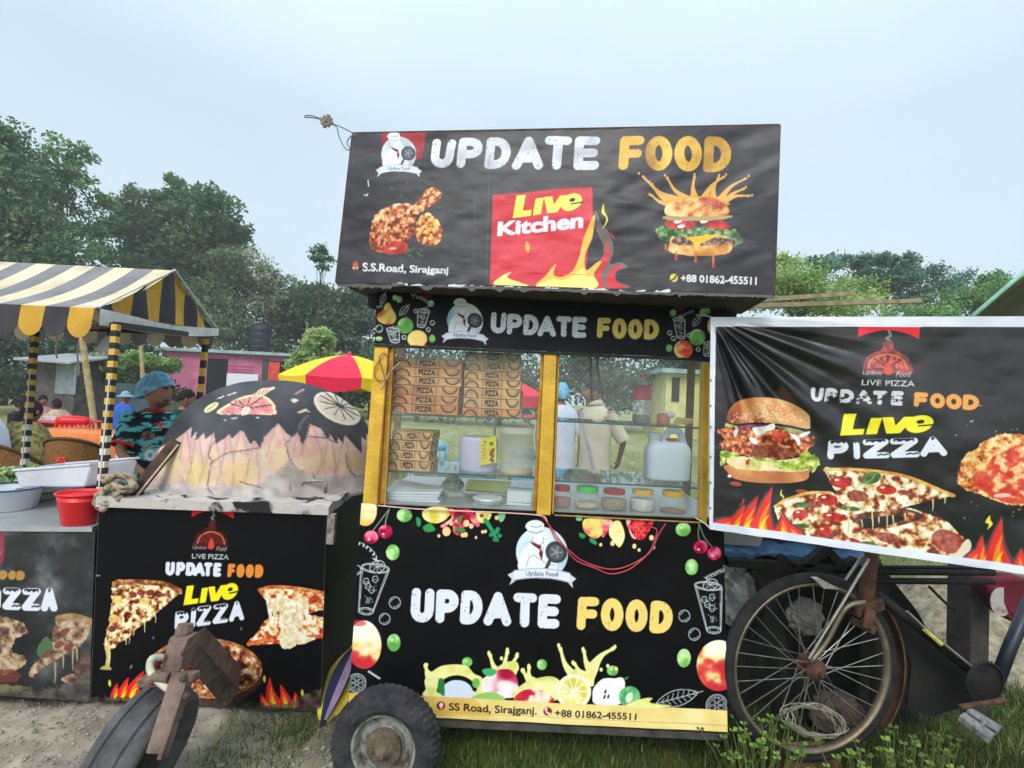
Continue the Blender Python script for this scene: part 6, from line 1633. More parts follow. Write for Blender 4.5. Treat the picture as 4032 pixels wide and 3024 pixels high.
tB=P(c8(212,430),3.5); bB=P(c8(140,1320),3.36); spole(tB,bB,.016,27)
tC=P(c8(1225,490),3.78); bC=P(c8(1170,1000),3.78); bC=tC+(bC-tC)*((tC.z-.0)/(tC.z-bC.z)); spole(tC,bC,.016,32)
MB().bar(tA,P(c8(1240,492),3.78),.03,.03).build('rail',M_pblk,cp); MB().bar(P(c8(330,455),3.3),tA,.024,.024).build('rail',M_pblk,cp)
MB().bar(tB,P(c8(1240,480),3.8),.03,.03).build('rail',M_pblk,cp)
lm=thing('hanging_lamp','small white cone lamp hanging beside the front canopy pole','lamp',P(c8(640,520),2.9))
lpz=P(c8(636,580),2.9)
MB().lathe(lpz,[(.062,0),(.058,.004),(.02,.075),(.012,.09)],seg=20).build('lamp_shade',mat('white_enamel',(214,218,222),.4,var=.05),lm,True)
MB().tube([lpz+Vector((0,0,.085)),lpz+Vector((0,0,.2))],.004,5).build('lamp_cord',M_pblk,lm)
MB().ball(lpz+Vector((0,0,-.005)),.024,12,8).build('bulb',mat('bulb_glass',(220,222,216),.2),lm,True)
for i,(pts,lab) in enumerate([([(336,480),(338,540),(330,580),(340,620)],'frayed pale string hanging under the canopy in front of the shed'),([(465,520),(460,600),(468,690),(455,725),(475,700)],'looped pale rope tied to the leaning bamboo post')]):
 t=thing('hanging_string',lab,'string',P(c8(*pts[0]),3.7)); MB().tube(spl([P(c8(*q),3.7) for q in pts],6),.006,5).build('strand',M_wh,t,True)
def onz(n,dz=0): return PZ(n,zt+.012+dz)
def tub(name,lab,cat,cpx,Y,wpx,hpx,taper,colr,rimr=.006,sq=False,rot=0,lid=None,ry=1.0,tilt=None,floor=True):
 c=onz(cpx) if Y is None else P(cpx,Y); Yc=c.y; R=S(wpx,Yc)/2; h=S(hpx,Yc)
 t=thing(name,lab,cat,c)
 seg=4 if sq else 36; rt=rad(45)+rot if sq else 0; k=1.41 if sq else 1
 mb=MB(); mb.lathe(c,[(R*taper*k*.96,.001),(R*taper*k,.004),(R*k*.985,h*.94),(R*k*1.0,h*.95),(R*k*1.07,h*.955),(R*k*1.07,h),(R*k,h),(R*k*.97,h*.96),(R*taper*k*.95,.012)],seg=seg,sx=1,sy=ry,rot=rt)
 mb.build('basin' if cat != 'bucket' else 'bucket_shell',colr,t,not sq,bevel=.006 if sq else 0)
 return t,c,R,h
M_redp=mat('red_plastic',(226,28,40),.38,0,.5,.06,5)
M_whp=mat('white_plastic',(206,210,216),.4,0,.5,.08,6)
M_clear=mat('clear_plastic',(214,214,226),.3,0,.5,.06,5,alpha=.72)
t,c,R,h=tub('red_bucket','bright red plastic tub at the corner of the steel top','bucket',c8(470,1600),None,240*.663,185*.663,.72,M_redp,ry=.9)
MB().lathe(c,[(R*.70,.012),(R*.99,h*.93)],seg=36,sy=.9).build('inside',M_redp,t,True)
t,c,R,h=tub('white_basin','white plastic basin with a blue rim at the left edge of the steel top','basin',c8(50,1510),None,300*.663,125*.663,.85,M_whp)
MB().lathe(c,[(R*1.08,h*.96),(R*1.1,h*1.0),(R*1.08,h*1.04),(R*.98,h*1.03),(R*.96,h*.98)],seg=40,close=True).build('blue_rim',mat('blue_plastic',(52,84,130),.4,var=.1),t,True)
for i in range(5): pass
bx=thing('food_box','large translucent plastic food box holding lettuce, behind the basin','box',onz(c8(300,1395)))
c=onz(c8(300,1395));
ca,cb,cc2,cd=[P(c8(*q),Y) for q,Y in (((110,1385),2.75),((495,1385),2.62),((535,1255),2.66),((75,1290),2.80))]
MB().hexa([ca,cb,cc2,cd],[v+Vector((.06,.26,0)) for v in (ca,cb,cc2,cd)]).build('box_wall',M_clear,bx,bevel=.012)
MB().tube([cd+Vector((0,0,.004)),cc2+Vector((0,0,.004)),cc2+Vector((.06,.26,.01)),cd+Vector((.06,.26,.01)),cd+Vector((0,0,.004))],.008,6).build('box_rim',M_whp,bx)
lt=thing('lettuce','pale green lettuce leaves sticking out of the translucent food box','lettuce',P(c8(150,1300),2.9))
r_=np.random.default_rng(3); n=420
pc=np.array(P(c8(150,1308),2.88))+r_.normal(size=(n,3))*np.array([.075,.05,.016])
u_=randdir(n,r_)*.026; v_=np.cross(u_,randdir(n,r_))
quads_mesh('leaves',pc,u_,v_,srgb((178,202,140))*(.6+.6*r_.random((n,1))),M_leaf,lt)
tr_=thing('white_tray','flat white tray lying on the steel top behind the basin','tray',onz(c8(330,1425)))
q4=[onz(c8(*q),.05) for q in ((120,1440),(440,1395),(490,1355),(190,1365))]
MB().hexa(q4,[v+Vector((0,0,.014)) for v in q4]).build('tray_plate',M_whp,tr_,bevel=.005)
sbx=[onz(c8(*q)) for q in ((180,1490),(500,1415),(510,1360),(200,1380))]
st_=thing('steel_tray','shallow steel tray under the white tray','tray',sbx[0])
MB().hexa(sbx,[v+Vector((0,0,.045)) for v in sbx]).build('tray_body',mat('brushed_steel',(128,122,118),.35,.7,.5,.2,5),st_,bevel=.006)
bb=[onz(c8(*q)) for q in ((500,1400),(590,1395),(600,1350),(515,1350))]
bkx=thing('black_box','black plastic box between the food box and the front canopy pole','box',bb[0])
MB().hexa(bb,[v+Vector((0,0,.07)) for v in bb]).build('box_shell',mat('black_plastic',(30,32,40),.4,var=.2),bkx,bevel=.008)
MB().hexa([v+Vector((0,0,.071)) for v in bb],[v+Vector((0,0,.085)) for v in bb]).build('box_lid',mat('grey_lid',(92,98,104),.4,.2),bkx,bevel=.004)
fu=thing('folded_umbrella','folded yellow, navy and lilac umbrella leaning between oven cart and food cart','umbrella',P(d3(150,1290),2.5))
a,b=P(d3(150,1290),2.42),P(d3(420,640),2.75)
mb=MB(); seg=12; rings=[]
axd=(b-a).normalized(); x_=axd.cross(Vector((0,1,0))).normalized(); y_=axd.cross(x_)
for j in range(15):
 t=j/14; c=a.lerp(b,t); r0_=.012+.05*math.sin(math.pi*min(t*1.1+.04,1))** .8
 rings.append([c+x_*(r0_*(1+.28*(-1)** k)*math.cos(2*math.pi*k/seg))+y_*(r0_*(1+.28*(-1)** k)*math.sin(2*math.pi*k/seg)) for k in range(seg)])
for j in range(14):
 for k in range(seg):
  kk=(k+1) %seg; mb.add([rings[j][k],rings[j][kk],rings[j+1][kk],rings[j+1][k]],[(0,1,2,3)],(k+1) // 2 %3)
mb.build('folded_cloth',[mat('umb_yellow',(206,186,70),.8),mat('umb_navy',(44,48,80),.8),mat('umb_lilac',(138,120,150),.8)],fu,True,fix=False)
MB().tube([a-axd*.12,a.lerp(b,.2)],.012,8).build('tip',M_pblk,fu)
def boxprint(w,h,d,tone,seed):
 """one pizza box: a plain carton whose front is printed; origin at its bottom front centre"""
 nx_,nz_=96,16
 rr=np.random.default_rng(seed)
 class F2: pass
 cv=Panel.__new__(Panel)
 cv.c=None; cv.step=1.0; cv.nu,cv.nv=nx_,nz_; cv.W,cv.H=nx_*4,nz_*4; cv.k=4.0
 cv.from_n=np.diag([1/nx_,1/nz_,1.0]); cv.to_n=np.linalg.inv(cv.from_n)
 cv.img=np.empty((cv.H,cv.W,3)); cv.img[:]=tone
 cv.poly([(0,0),(nx_,0),(nx_,nz_),(0,nz_)],tex([(0,tuple(q*.86 for q in tone)),(1,tuple(min(255,q*1.08) for q in tone))],14,seed,4))
 ink=(44,28,22)
 cv.ring((13,15.5),10.5,11,1.15,ink,0,180,360); cv.ring((13,16),7.6,7.6,.25,(120,84,58),0,190,350)
 cv.ring((83,1.0),10,11,1.15,ink,0,10,180); cv.ring((83,1),7,7.4,.25,(120,84,58),0,10,170)
 cv.text('PIZZA',((36,13.2),(60,13.2),(60,3.2),(36,3.2)),ink,.055)
 for x in (32,63.5):
  for y in (4.2,6.4,8.6,10.8,12.6): cv.stroke([(x-1.4,y),(x+1.4,y)],.35,ink)
 cv.stroke([(0,.4),(96,.4)],.5,tuple(q*.45 for q in tone)); cv.stroke([(30,.9),(66,.9)],.55,(40,26,20)); cv.stroke([(3,.9),(12,.9)],.5,(50,32,24))
 img=cv.img.reshape(nz_,4,nx_,4,3).mean((1,3))
 vs,fs,cs=[],[],[]
 for j in range(nz_):
  for i in range(nx_):
   vs.append((-w/2+w*i/(nx_-1),.0015*math.sin(i*.13+seed),h*(1-j/(nz_-1)))); cs.append(img[j,i])
 for j in range(nz_-1):
  for i in range(nx_-1): a=j*nx_+i; fs.append((a,a+nx_,a+nx_+1,a+1))
 b=len(vs)
 for x,y,z in ((-w/2,.002,0),(w/2,.002,0),(w/2,d,0),(-w/2,d,0),(-w/2,.002,h),(w/2,.002,h),(w/2,d,h),(-w/2,d,h)): vs.append((x,y,z)); cs.append(tone)
 fs += [(b,b+3,b+2,b+1),(b+4,b+5,b+6,b+7),(b+1,b+2,b+6,b+5),(b+2,b+3,b+7,b+6),(b+3,b,b+4,b+7)]
 for k in range(2):
  c=len(vs); yy=d*(.3+.45*k)
  for t in np.linspace(0,math.pi,10):
   for r_ in (.34,.46): vs.append((w/2+.0012,yy+d*.3*r_*math.cos(t)*1.3,h*(.08+1.7*r_*math.sin(t)))); cs.append((60,40,30))
  for q in range(9): fs.append((c+2*q,c+2*q+1,c+2*q+3,c+2*q+2))
 me=bpy.data.meshes.new('pizza_box'); me.from_pydata(vs,[],fs)
 at=me.color_attributes.new('Col','FLOAT_COLOR','POINT')
 lin=np.clip(srgb(np.array(cs,float)),.003,.9)
 at.data.foreach_set('color',np.concatenate([lin,np.ones((len(lin),1))],1).reshape(-1).astype(np.float32))
 me.materials.append(print_mat('carton',.85,.15,.1,60))
 return me
ORD=['topmost','second from the top','third from the top','fourth from the top','fifth from the top','sixth from the top','lowest']
yawc=-math.atan2(e1.y,e1.x)*-1
rr=random.Random(12)
def stack(fronts,back,d,tones,where,grp,zbase,lastname=True):
 """fronts: list from top to bottom of (left x, right x, top y) in crop-11 pixels plus final bottom y"""
 n=len(fronts)
 mats={}
 for i,(xl,xr,yt,ybm) in enumerate(fronts):
  a,b=CP(c11(xl,ybm),back),CP(c11(xr,ybm),back)
  t=CP(c11((xl+xr)/2,yt),back)
  w=(b-a).length; c=a.lerp(b,.5)
  h=t.z-c.z
  key=(round(w,2),round(h,3),tones[i])
  me=boxprint(w,h*.97,d,tones[i],rr.randint(1,99))
  ob=bpy.data.objects.new('pizza_box',me); COL.objects.link(ob)
  ob.location=(c.x,c.y+rr.uniform(-.006,.006),c.z); ob.rotation_euler=(0,0,yawc+rr.uniform(-.02,.02))
  od=ORD[i] if i<n-1 else 'lowest'
  tag(ob,'%s printed pizza box of the %s' %(od,where),'pizza box',grp)
T1,T2,T3=(230,164,104),(222,150,88),(228,176,116)
stack([(170,800,78,160),(160,795,160,245),(165,795,245,325),(145,770,325,415),(135,765,415,500),(130,760,500,588)],.10,.28,[T1,T1,T1,T2,(226,150,84),(222,146,78)],'left stack, upper shelf','pizza boxes in the left stack of the upper shelf',0)
stack([(830,1345,22,105),(845,1360,105,190),(825,1345,190,270),(825,1350,270,350),(820,1345,350,445),(815,1340,445,540),(805,1355,540,628)],.10,.27,[(188,158,120),T3,T3,T3,T3,T3,T2],'right stack, upper shelf','pizza boxes in the right stack of the upper shelf',0)
stack([(150,525,755,835),(125,505,835,930),(110,490,930,1022),(98,500,1022,1118)],.09,.2,[T3,T3,T3,T3],'small stack on the lower shelf','small pizza boxes on the lower shelf',0)
def at11(x,y,back): return CP(c11(x,y),back)
def at12(x,y,back): return CP(c12(x,y),back)
k11=.42191
def vessel(name,lab,cat,c,prof,matl,part,seg=28,group=None,sy=1.0):
 t=thing(name,lab,cat,c,group)
 MB().lathe(c,prof,seg=seg,sy=sy).build(part,matl,t,True)
 return t
M_lil=mat('lilac_plastic',(200,194,222),.45,0,.4,.05,5); M_cloud=mat('cloudy_plastic',(226,220,212),.4,0,.4,.05,5,alpha=.46)
c=at11(950,1135,.2); R=S(178*k11,c.y); h=S(330*k11,c.y)
t=vessel('lilac_tub','lilac white square-shouldered plastic tub behind the yellow packet','tub',c,[(R*.86,0),(R*.96,.012),(R,h*.3),(R*1.02,h*.9),(R*.98,h),(R*.9,h)],M_lil,'tub_shell',24,sy=.8)
yl=P(c11(1050,1070),c.y-R-.03)
pkq=[P(c11(x,y),c.y-R*.97+dy*.3) for x,y,dy in ((975,1075,0),(1125,1045,.05),(1125,798,.05),(980,825,0))]
pkt=thing('yellow_packet','yellow printed snack packet leaning on the lilac tub','packet',pkq[0])
pn=(pkq[1]-pkq[0]).cross(pkq[3]-pkq[0]).normalized(); pn=-pn if pn.y>0 else pn
pp_=Panel([c11(980,825),c11(1125,798),c11(1125,1045),c11(975,1075)],pkq[0],pn,1.2,(236,214,40))
f=c11
pp_.disk(f(1078,870),8,8,(70,110,60)); pp_.disk(f(1020,855),5,5,(120,120,60))
for k in range(5): pp_.stroke([f(990+(k %2)*8,890+k*30),f(1022,880+k*30)],3,(196,150,40))
for x,y in ((1080,940),(1095,930),(1072,965),(1090,985),(1075,1015),(1090,1030),(1085,955)): pp_.disk(f(x,y),6,8,(120,76,50),30)
pp_.build('packet_print',M_print,pkt,lambda U,V,n: .002*np.sin(U*5)*np.sin(V*4)); MB().hexa([v+pn*-.004 for v in pkq],[v+Vector((0,.022,0)) for v in pkq]).build('packet_body',mat('packet_yellow',(230,206,50),.5),pkt)
c=at11(1310,1160,.17); R=S(180*k11,c.y); h=S(445*k11,c.y)
t=vessel('cloudy_bucket','tall cloudy bucket with yellow liquid at its bottom on the lower shelf','bucket',c,[(R*.8,0),(R*.84,.01),(R*.97,h*.86),(R*1.03,h*.87),(R*1.03,h*.9),(R*.98,h*.91),(R*1.0,h),(R*.93,h)],M_cloud,'bucket_shell')
MB().lathe(c,[(R*.78,.004),(R*.82,h*.1),(R*.83,h*.13),(.001,h*.13)],seg=28).build('liquid',mat('yellow_liquid',(236,206,110),.3),t,True)
M_foam=mat('white_foam',(214,220,228),.7,0,.3,.04,20,.15,90)
ca=at11(80,1445,.08); cb=at11(585,1450,.08)
for i in range(5):
 a,b=ca+Vector((0,0,.0125*i)),cb+Vector((0,0,.0125*i))
 sx_=.006*math.sin(i*2.1)
 nrmv=nb
 mb=MB(); q=[a+nb*.0+e1*sx_,b+e1*sx_,b+nb*.2+e1*sx_,a+nb*.2+e1*sx_]
 mb.hexa(q,[v+Vector((0,0,.0115)) for v in q])
 t=mb.build('takeaway_box',M_foam,None,bevel=.004)
 tag(t,'%s flat white foam tray of the stack at the left of the counter' %['lowest','second lowest','middle','second highest','highest closed'][i],'takeaway box','foam trays on the counter')
t=thing('takeaway_box','open white foam clamshell box lying tilted on the tray stack','takeaway box',ca+Vector((.1,.05,.07)))
q=[at11(105,1305,.1),at11(575,1400,.1),at11(600,1265,.22),at11(190,1195,.22)]
MB().hexa(q,[v+Vector((0,.004,-.012)) for v in q]).build('box_lid',M_foam,t,bevel=.006)
q=[at11(110,1330,.1),at11(580,1395,.1),at11(585,1340,.2),at11(150,1290,.2)]
MB().hexa(q,[v+Vector((0,0,-.02)) for v in q]).build('box_base',M_foam,t,bevel=.006)
c=at11(715,1370,.2); R=S(110*k11,c.y)
t=thing('greens_bag','clear plastic bag of green herbs on the counter','bag',c)
nn=14; mb=MB(); rg=[]
for j in range(11):
 tt=j/10; r_=R*(1.0+.12*math.sin(j*1.3))*(math.sin(math.pi*min(.92,tt*.62+.3))** .6)
 rg.append([c+Vector((math.cos(a)*r_*(1+.1*math.sin(3*a+j)),math.sin(a)*r_*.7*(1+.1*math.cos(2*a+j)),tt*S(185*k11,c.y))) for a in np.linspace(0,6.283,nn+1)[:-1]])
mb.loft(rg); mb.build('bag_film',mat('bag_film',(196,200,190),.25,0,.6,.1,30,.4,40,alpha=.38),t,True)
r_=np.random.default_rng(9); n=500
pc=np.array(c)+np.array([0,0,R*1.05])+randdir(n,r_)*(r_.random((n,1))** .5)*np.array([R*.8,R*.5,R*.65])
u_=randdir(n,r_)*.012; v_=np.cross(u_,randdir(n,r_))*1.2
quads_mesh('herbs',pc,u_,v_,srgb((120,134,74))*(.5+.7*r_.random((n,1))),M_leaf,t)
q=[at11(835,1305,.3),at11(1225,1335,.3),at11(1262,1238,.3),at11(850,1216,.3)]
t=thing('green_box','long pale green carton lying on the counter behind the round tubs','carton',q[0])
MB().hexa(q,[v+nb*.06 for v in q]).build('carton_body',mat('lime_carton',(236,244,150),.6,var=.06),t,bevel=.003)
q2=[at11(833,1308,.298),at11(1225,1340,.298),at11(1226,1332,.298),at11(834,1300,.298)]
MB().hexa(q2,[v+nb*.05 for v in q2]).build('carton_fold',mat('lime_dark',(110,120,50),.6),t)
c=at11(1040,1490,.1); R=S(140*k11,c.y)
for i,(dz,lab) in enumerate(((0,'lower white lidded round tub on the counter'),(1,'upper white lidded round tub stacked on the other'))):
 cz=c+Vector((0,0,dz*S(62*k11,c.y))); hh_=S(60*k11,c.y)
 t=thing('round_tub',lab,'tub',cz,'white round tubs')
 MB().lathe(cz,[(R*.86,0),(R*.98,hh_*.7),(R*.98,hh_*.72)],seg=32).build('tub_body',mat('tub_plastic',(206,212,214),.4,alpha=.85),t,True)
 MB().lathe(cz,[(R*1.0,hh_*.72),(R*1.02,hh_*.76),(R*1.0,hh_*.95),(R*.9,hh_),(R*.2,hh_)],seg=32).build('tub_lid',M_whp,t,True)
a,b=at11(1218,1490,.08),at11(1448,1505,.08)
for i,(z0_,z1_,m_,lab) in enumerate(((0,.022,mat('paper_grey',(150,164,166),.8),'lower grey green stack of paper napkins'),(.023,.036,mat('paper_pale',(206,218,222),.8),'thin middle stack of pale paper napkins'),(.037,.088,M_foam,'white wrapped block of napkins on top of the stack'))):
 t=thing('napkins',lab,'napkins',a+Vector((0,0,z0_)),'napkin stacks')
 q=[a+nb*.0,b,b+nb*.11,a+nb*.11]
 MB().hexa([v+Vector((0,0,z0_)) for v in q],[v+Vector((0,0,z1_-.001)) for v in q]).build('paper_block',m_,t,bevel=.003)
M_jar=mat('jar_plastic',(222,226,226),.12,0,.6,.04,6,alpha=.2)
jl=[((262,200,335,1262,1300,1525,(205,1,1)),(176,30,42),(170,60,36),.52,'red lidded jar of orange red powder, next to the middle gold post'),
 ((495,400,595,1270,1312,1532,0),(60,196,84),(206,180,160),.32,'green lidded clear jar'),
 ((745,650,845,1295,1328,1540,0),(176,30,42),(150,118,54),.62,'red lidded jar of brown spice between the green and the yellow lids'),
 ((1012,915,1105,1300,1335,1552,0),(226,176,40),(206,206,200),.7,'yellow lidded jar of white powder'),
 ((1298,1200,1395,1312,1350,1562,0),(226,170,40),(136,92,66),.16,'yellow lidded nearly empty jar nearest the right gold post')]
for (g_,lidc,cont,lev,lab) in jl:
 xc,x0_,x1_,yt,yb_,ybt,_z=g_
 c=at12(xc,ybt,.11); lr=S((x1_-x0_)*.4219,c.y)/2; h=S((ybt-yb_)*.4219,c.y); lh_=S((yb_-yt)*.4219,c.y)*1.1
 c.z=cz0.lerp(cz1,.6).z+.018; h=PZ(c12(xc,yb_),0) and max(.05,CP(c12(xc,yb_),.11).z-c.z)
 R=lr*1.24
 t=thing('spice_jar',lab,'jar',c,'spice jars on the counter')
 MB().lathe(c,[(R*.86,0),(R*.96,.006),(R,h*.25),(R,h*.62),(R*.93,h*.8),(R*.80,h*.92),(lr*.92,h*.96),(lr*.92,h)],seg=32).build('jar_glass',M_jar,t,True)
 MB().lathe(c,[(R*.82,.003),(R*.93,.008),(R*.96,h*min(.55,lev)),(R*.94,h*lev),(R*.5,h*(lev+.03)),(.001,h*(lev+.02))],seg=28).build('contents',mat('jar_fill_%d' %int(xc),cont,.9,var=.25,scale=60,bump=.4),t,True)
 MB().lathe(c,[(lr,h*.985),(lr*1.02,h),(lr*1.02,h+lh_),(lr*.96,h+lh_*1.08),(.001,h+lh_*1.08)],seg=40).build('lid',mat('lid_%d' %int(xc),lidc,.4,0,.5,.08),t)
c=at12(1240,1200,.16); W_=S(400*.4219,c.y); H_=S(350*.4219,c.y); Hn=S(470*.4219,c.y)
t=thing('jerrycan','white plastic jerrycan with a grip hole standing on the lower right shelf','jerrycan',c)
mb=MB(); rings=[]
for z,k in ((0,.94),(.01,.98),(H_*.5,1),(H_*.78,1.0),(H_*.9,.9),(H_,.72)):
 rg=[]
 for a in np.linspace(0,6.283,25)[:-1]:
  ca_,sa_=math.cos(a),math.sin(a); p=4.5
  r_=(abs(ca_)** p+abs(sa_)** p)** (-1/p)
  rg.append(c+Vector((W_/2*k*r_*ca_,W_*.32*k*r_*sa_,z)))
 rings.append(rg)
mb.loft(rings); body=mb.build('can_body',mat('jerry_white',(204,214,232),.45,0,.4,.05,5),t,True)
MB().tube(spl([c+Vector((-.1*W_,0,H_*.95)),c+Vector((.0,0,Hn*.93)),c+Vector((.12*W_,0,Hn*.96)),c+Vector((.28*W_,0,Hn*.92)),c+Vector((.40*W_,0,H_*.82))],6),.016,10).build('can_handle',mat('jerry_white',(204,214,232)),t,True)
MB().lathe(c+Vector((-W_*.32,0,H_*.9)),[(.026,0),(.026,.03),(.031,.03),(.031,.055),(.001,.058)],seg=20).build('cap',M_whp,t)
MB().box(c+Vector((W_*.06,-W_*.05,H_*1.06)),(W_*.3,.012,.012)).build('red_strip',mat('red_tape',(190,50,54),.5),t,bevel=.003)
c=at12(1005,690,.18); R=S(84*.4219,c.y); H_=S(455*.4219,c.y)
t=thing('drink_bottle','large plastic drink bottle with red label and a little cola left','bottle',c)
MB().lathe(c,[(R*.8,0),(R,.012),(R,H_*.62),(R*.9,H_*.7),(R*.45,H_*.88),(R*.3,H_*.92),(R*.3,H_*.97)],seg=28).build('bottle_shell',mat('bottle_pet',(206,208,205),.1,0,.6,.03,alpha=.3),t,True)
MB().lathe(c,[(R*1.012,H_*.5),(R*1.012,H_*.62),(R*.97,H_*.80),(R*.9,H_*.5)],seg=28,close=True).build('label',mat('bottle_label',(168,44,62),.5,var=.3,scale=40),t,True)
MB().lathe(c,[(R*.78,.003),(R*.97,.014),(R*.97,H_*.2),(.001,H_*.2)],seg=28).build('cola',mat('cola',(48,26,26),.2),t,True)
MB().lathe(c,[(R*.33,H_*.965),(R*.33,H_*1.02),(.001,H_*1.02)],seg=16).build('cap',M_redp,t)
c=at12(1210,700,.22); R=S(60*.4219,c.y)
t=vessel('small_jar','small jar of orange sauce with white cloth on the upper right shelf','jar',c,[(R*.9,0),(R,.01),(R,R*1.6),(R*.8,R*1.9)],mat('orange_sauce',(176,110,84),.4,var=.2),'jar_body',20)
MB().ball(c+Vector((R*.9,-.01,R*1.7)),R*.8,10,7,1.1,.8,.7).build('cloth',M_whp,t,True)
for i in range(4):
 q=[at12(1290+10*i,700-14*i,.2+.02*i),at12(1440+12*i,715-16*i,.2+.02*i),at12(1490,655-10*i,.3),at12(1330,630-8*i,.3)]
 z_=SH['ru']+.008+.006*i
 q=[Vector((v.x,v.y,z_+.004*j)) for j,v in enumerate(q)]
 t=MB().hexa(q,[v+Vector((0,0,.004)) for v in q]).build('yellow_packet',mat('yellow_paper',(206,190,120),.6,var=.2,scale=20),None)
 tag(t,'%s flat yellow packet of the pile on the upper right shelf' %['lowest','second','third','topmost'][i],'packet','flat yellow packets')
for i,(a_,b_) in enumerate((((598,150),(632,360)),((535,240),(548,470)))):
 t=thing('hanging_rod',['longer black rod hanging in front of the beige shirted man','shorter black rod hanging left of the longer one'][i],'rod',at12(*a_,.3),'black hanging rods')
 MB().tube([at12(a_[0],-20,.3),at12(*a_,.3),at12(*b_,.3)],[.002,.007,.008],8).build('rod',M_pblk,t)
MB().tube(spl([at11(1495,640,.05),at11(1490,720,.05),at11(1478,800,.05),at11(1485,950,.05)],6),.0035,6).build('cord',M_whp,cart,True)
def plastic_chair(name,c,rz,w,lab,colr,group,arms=True):
 t=thing(name,lab,'chair',(c[0],c[1],0),group)
 R3=Matrix.Rotation(rz,3,'Z'); Z=lambda x,y,z: Vector((c[0],c[1],0))+R3 @ Vector((x*w,y*w,z))
 m_=colr
 mb=MB(); mb.grid(lambda u,v: Z(-.5+u,-.45+.9*v,.43-.02*math.sin(math.pi*v)),6,6); g=mb.build('seat',m_,t,True)
 sm=g.modifiers.new('thick','SOLIDIFY'); sm.thickness=.02
 bp_pts=lambda u,z: Z((-.46+.92*u)*(1-.12*(z-.43)),.45+.16*(z-.43)-.06*math.sin(math.pi*u),z)
 mb=MB()
 top=[bp_pts(u,.88-.05*(2*u-1)** 4) for u in np.linspace(0,1,11)]
 mb.tube([bp_pts(0,.43)]+top+[bp_pts(1,.43)],.02,8)
 for j in range(6): u=.12+.152*j; mb.bar(bp_pts(u,.5),bp_pts(u,.80),.05*w/.5,.012)
 mb.tube([bp_pts(0,.5),bp_pts(.5,.5),bp_pts(1,.5)],.016,6)
 q=MB().grid(lambda u,v: bp_pts(.04+.92*u,.76+.11*v),8,2).build('top_rail',m_,t,True); s2=q.modifiers.new('thick','SOLIDIFY'); s2.thickness=.018
 mb.build('backrest',m_,t,True)
 for x,y in ((-.46,-.42),(.46,-.42),(-.46,.42),(.46,.42)):
  MB().tube([Z(x,y,.43),Z(x*1.12,y*1.12,0)],[.022,.016],8).build('leg',m_,t,True)
 if arms:
  for s_ in (-1,1): MB().tube(spl([bp_pts(0 if s_<0 else 1,.66),Z(.54*s_,0,.66),Z(.53*s_,-.4,.62),Z(.48*s_,-.45,.43)],5),.02,8).build('armrest',m_,t,True)
 return t
M_teal=mat('teal_plastic',(70,150,160),.45,0,.4,.08); M_teal2=mat('pale_blue_plastic',(120,190,206),.45,0,.4,.08)
for x,y,Y,lab,m_,rz in ((505,660,7.4,'light blue plastic chair seen above the small pizza boxes',M_teal2,.3),(955,690,6.6,'teal plastic chair seen above the lilac tub',M_teal,.1),(1465,690,7.0,'teal plastic chair beside the middle gold post',M_teal,-.3),(880,760,4.6,'nearest dark teal plastic chair behind the lilac tub',mat('dark_teal_plastic',(58,110,116),.45,0,.4,.1),.05)):
 p=P(c11(x,y),Y); plastic_chair('plastic_chair',(p.x,p.y),rz+math.pi,.5,lab,m_,'plastic chairs behind the cart')
rk=P(c5(717,1010),2.2); RX,RYw=rk.x,2.2
bike=thing('cargo_rickshaw','old rusty cargo tricycle parked behind the banner, only its front wheel and frame showing','tricycle',(rk.x,rk.y,0))
M_dkst=mat('dark_steel',(46,44,46),.6,.4,.4,rgb2=(28,24,24),scale=16,bump=.2); M_rimst=mat('rusty_rim',(150,142,126),.45,.6,.5,rgb2=(110,90,68),scale=12)
M_spoke=mat('spoke_steel',(160,158,148),.35,.8,.5,.2,30); M_rusto=mat('orange_rust',(112,78,56),.85,.1,.3,rgb2=(44,36,33),scale=14,bump=.4)
wax2=Vector((.10,-1,.02)).normalized(); wcn=P(c5(717,1010),2.2)
ux_=wax2.cross(Vector((0,0,1))).normalized(); uz_=ux_.cross(wax2)
ux_=-ux_ if ux_.x<0 else ux_
if uz_.z<0: uz_=-uz_
Rr=S(522*.61724,2.2); Rt=Rr+.042
wl_=MB().lathe(wcn,[(Rr-.002,-.02),(Rr+.012,-.025),(Rr+.030,-.019),(Rt-.004,-.010),(Rt,0),(Rt-.004,.010),(Rr+.030,.019),(Rr+.012,.025),(Rr-.002,.02)],wax2,72,close=True).auto('wheel',mat('old_tyre',(44,43,44),.85,var=.35,scale=20,bump=.4,spec=.2),bike,60)
MB().lathe(wcn,[(Rr,-.02),(Rr+.004,-.022),(Rr-.012,-.018),(Rr-.018,0),(Rr-.012,.018),(Rr+.004,.022),(Rr,.02)],wax2,72,close=True).build('rim',M_rimst,wl_,True)
mb=MB()
for i in range(36):
 a=2*math.pi*i/36; sd=1 if i %2 else-1; off=(1 if (i // 2) %2 else-1)*1.35
 e=wcn+(ux_*math.cos(a)+uz_*math.sin(a))*(Rr-.012)+wax2*.003*sd
 s_=wcn+(ux_*math.cos(a+off)+uz_*math.sin(a+off))*.028+wax2*.032*sd
 mb.tube([s_,e],.0021,5)
mb.build('spokes',M_spoke,wl_)
MB().lathe(wcn,[(.012,-.06),(.03,-.05),(.044,-.036),(.044,-.028),(.026,-.022),(.024,.022),(.044,.028),(.044,.036),(.03,.05),(.012,.06),(.012,.075),(.001,.076)],wax2,20).build('hub',mat('rusty_hub',(110,76,58),.8,.3,rgb2=(56,40,34),scale=30,bump=.4),wl_)
mb=MB(); rg=[]
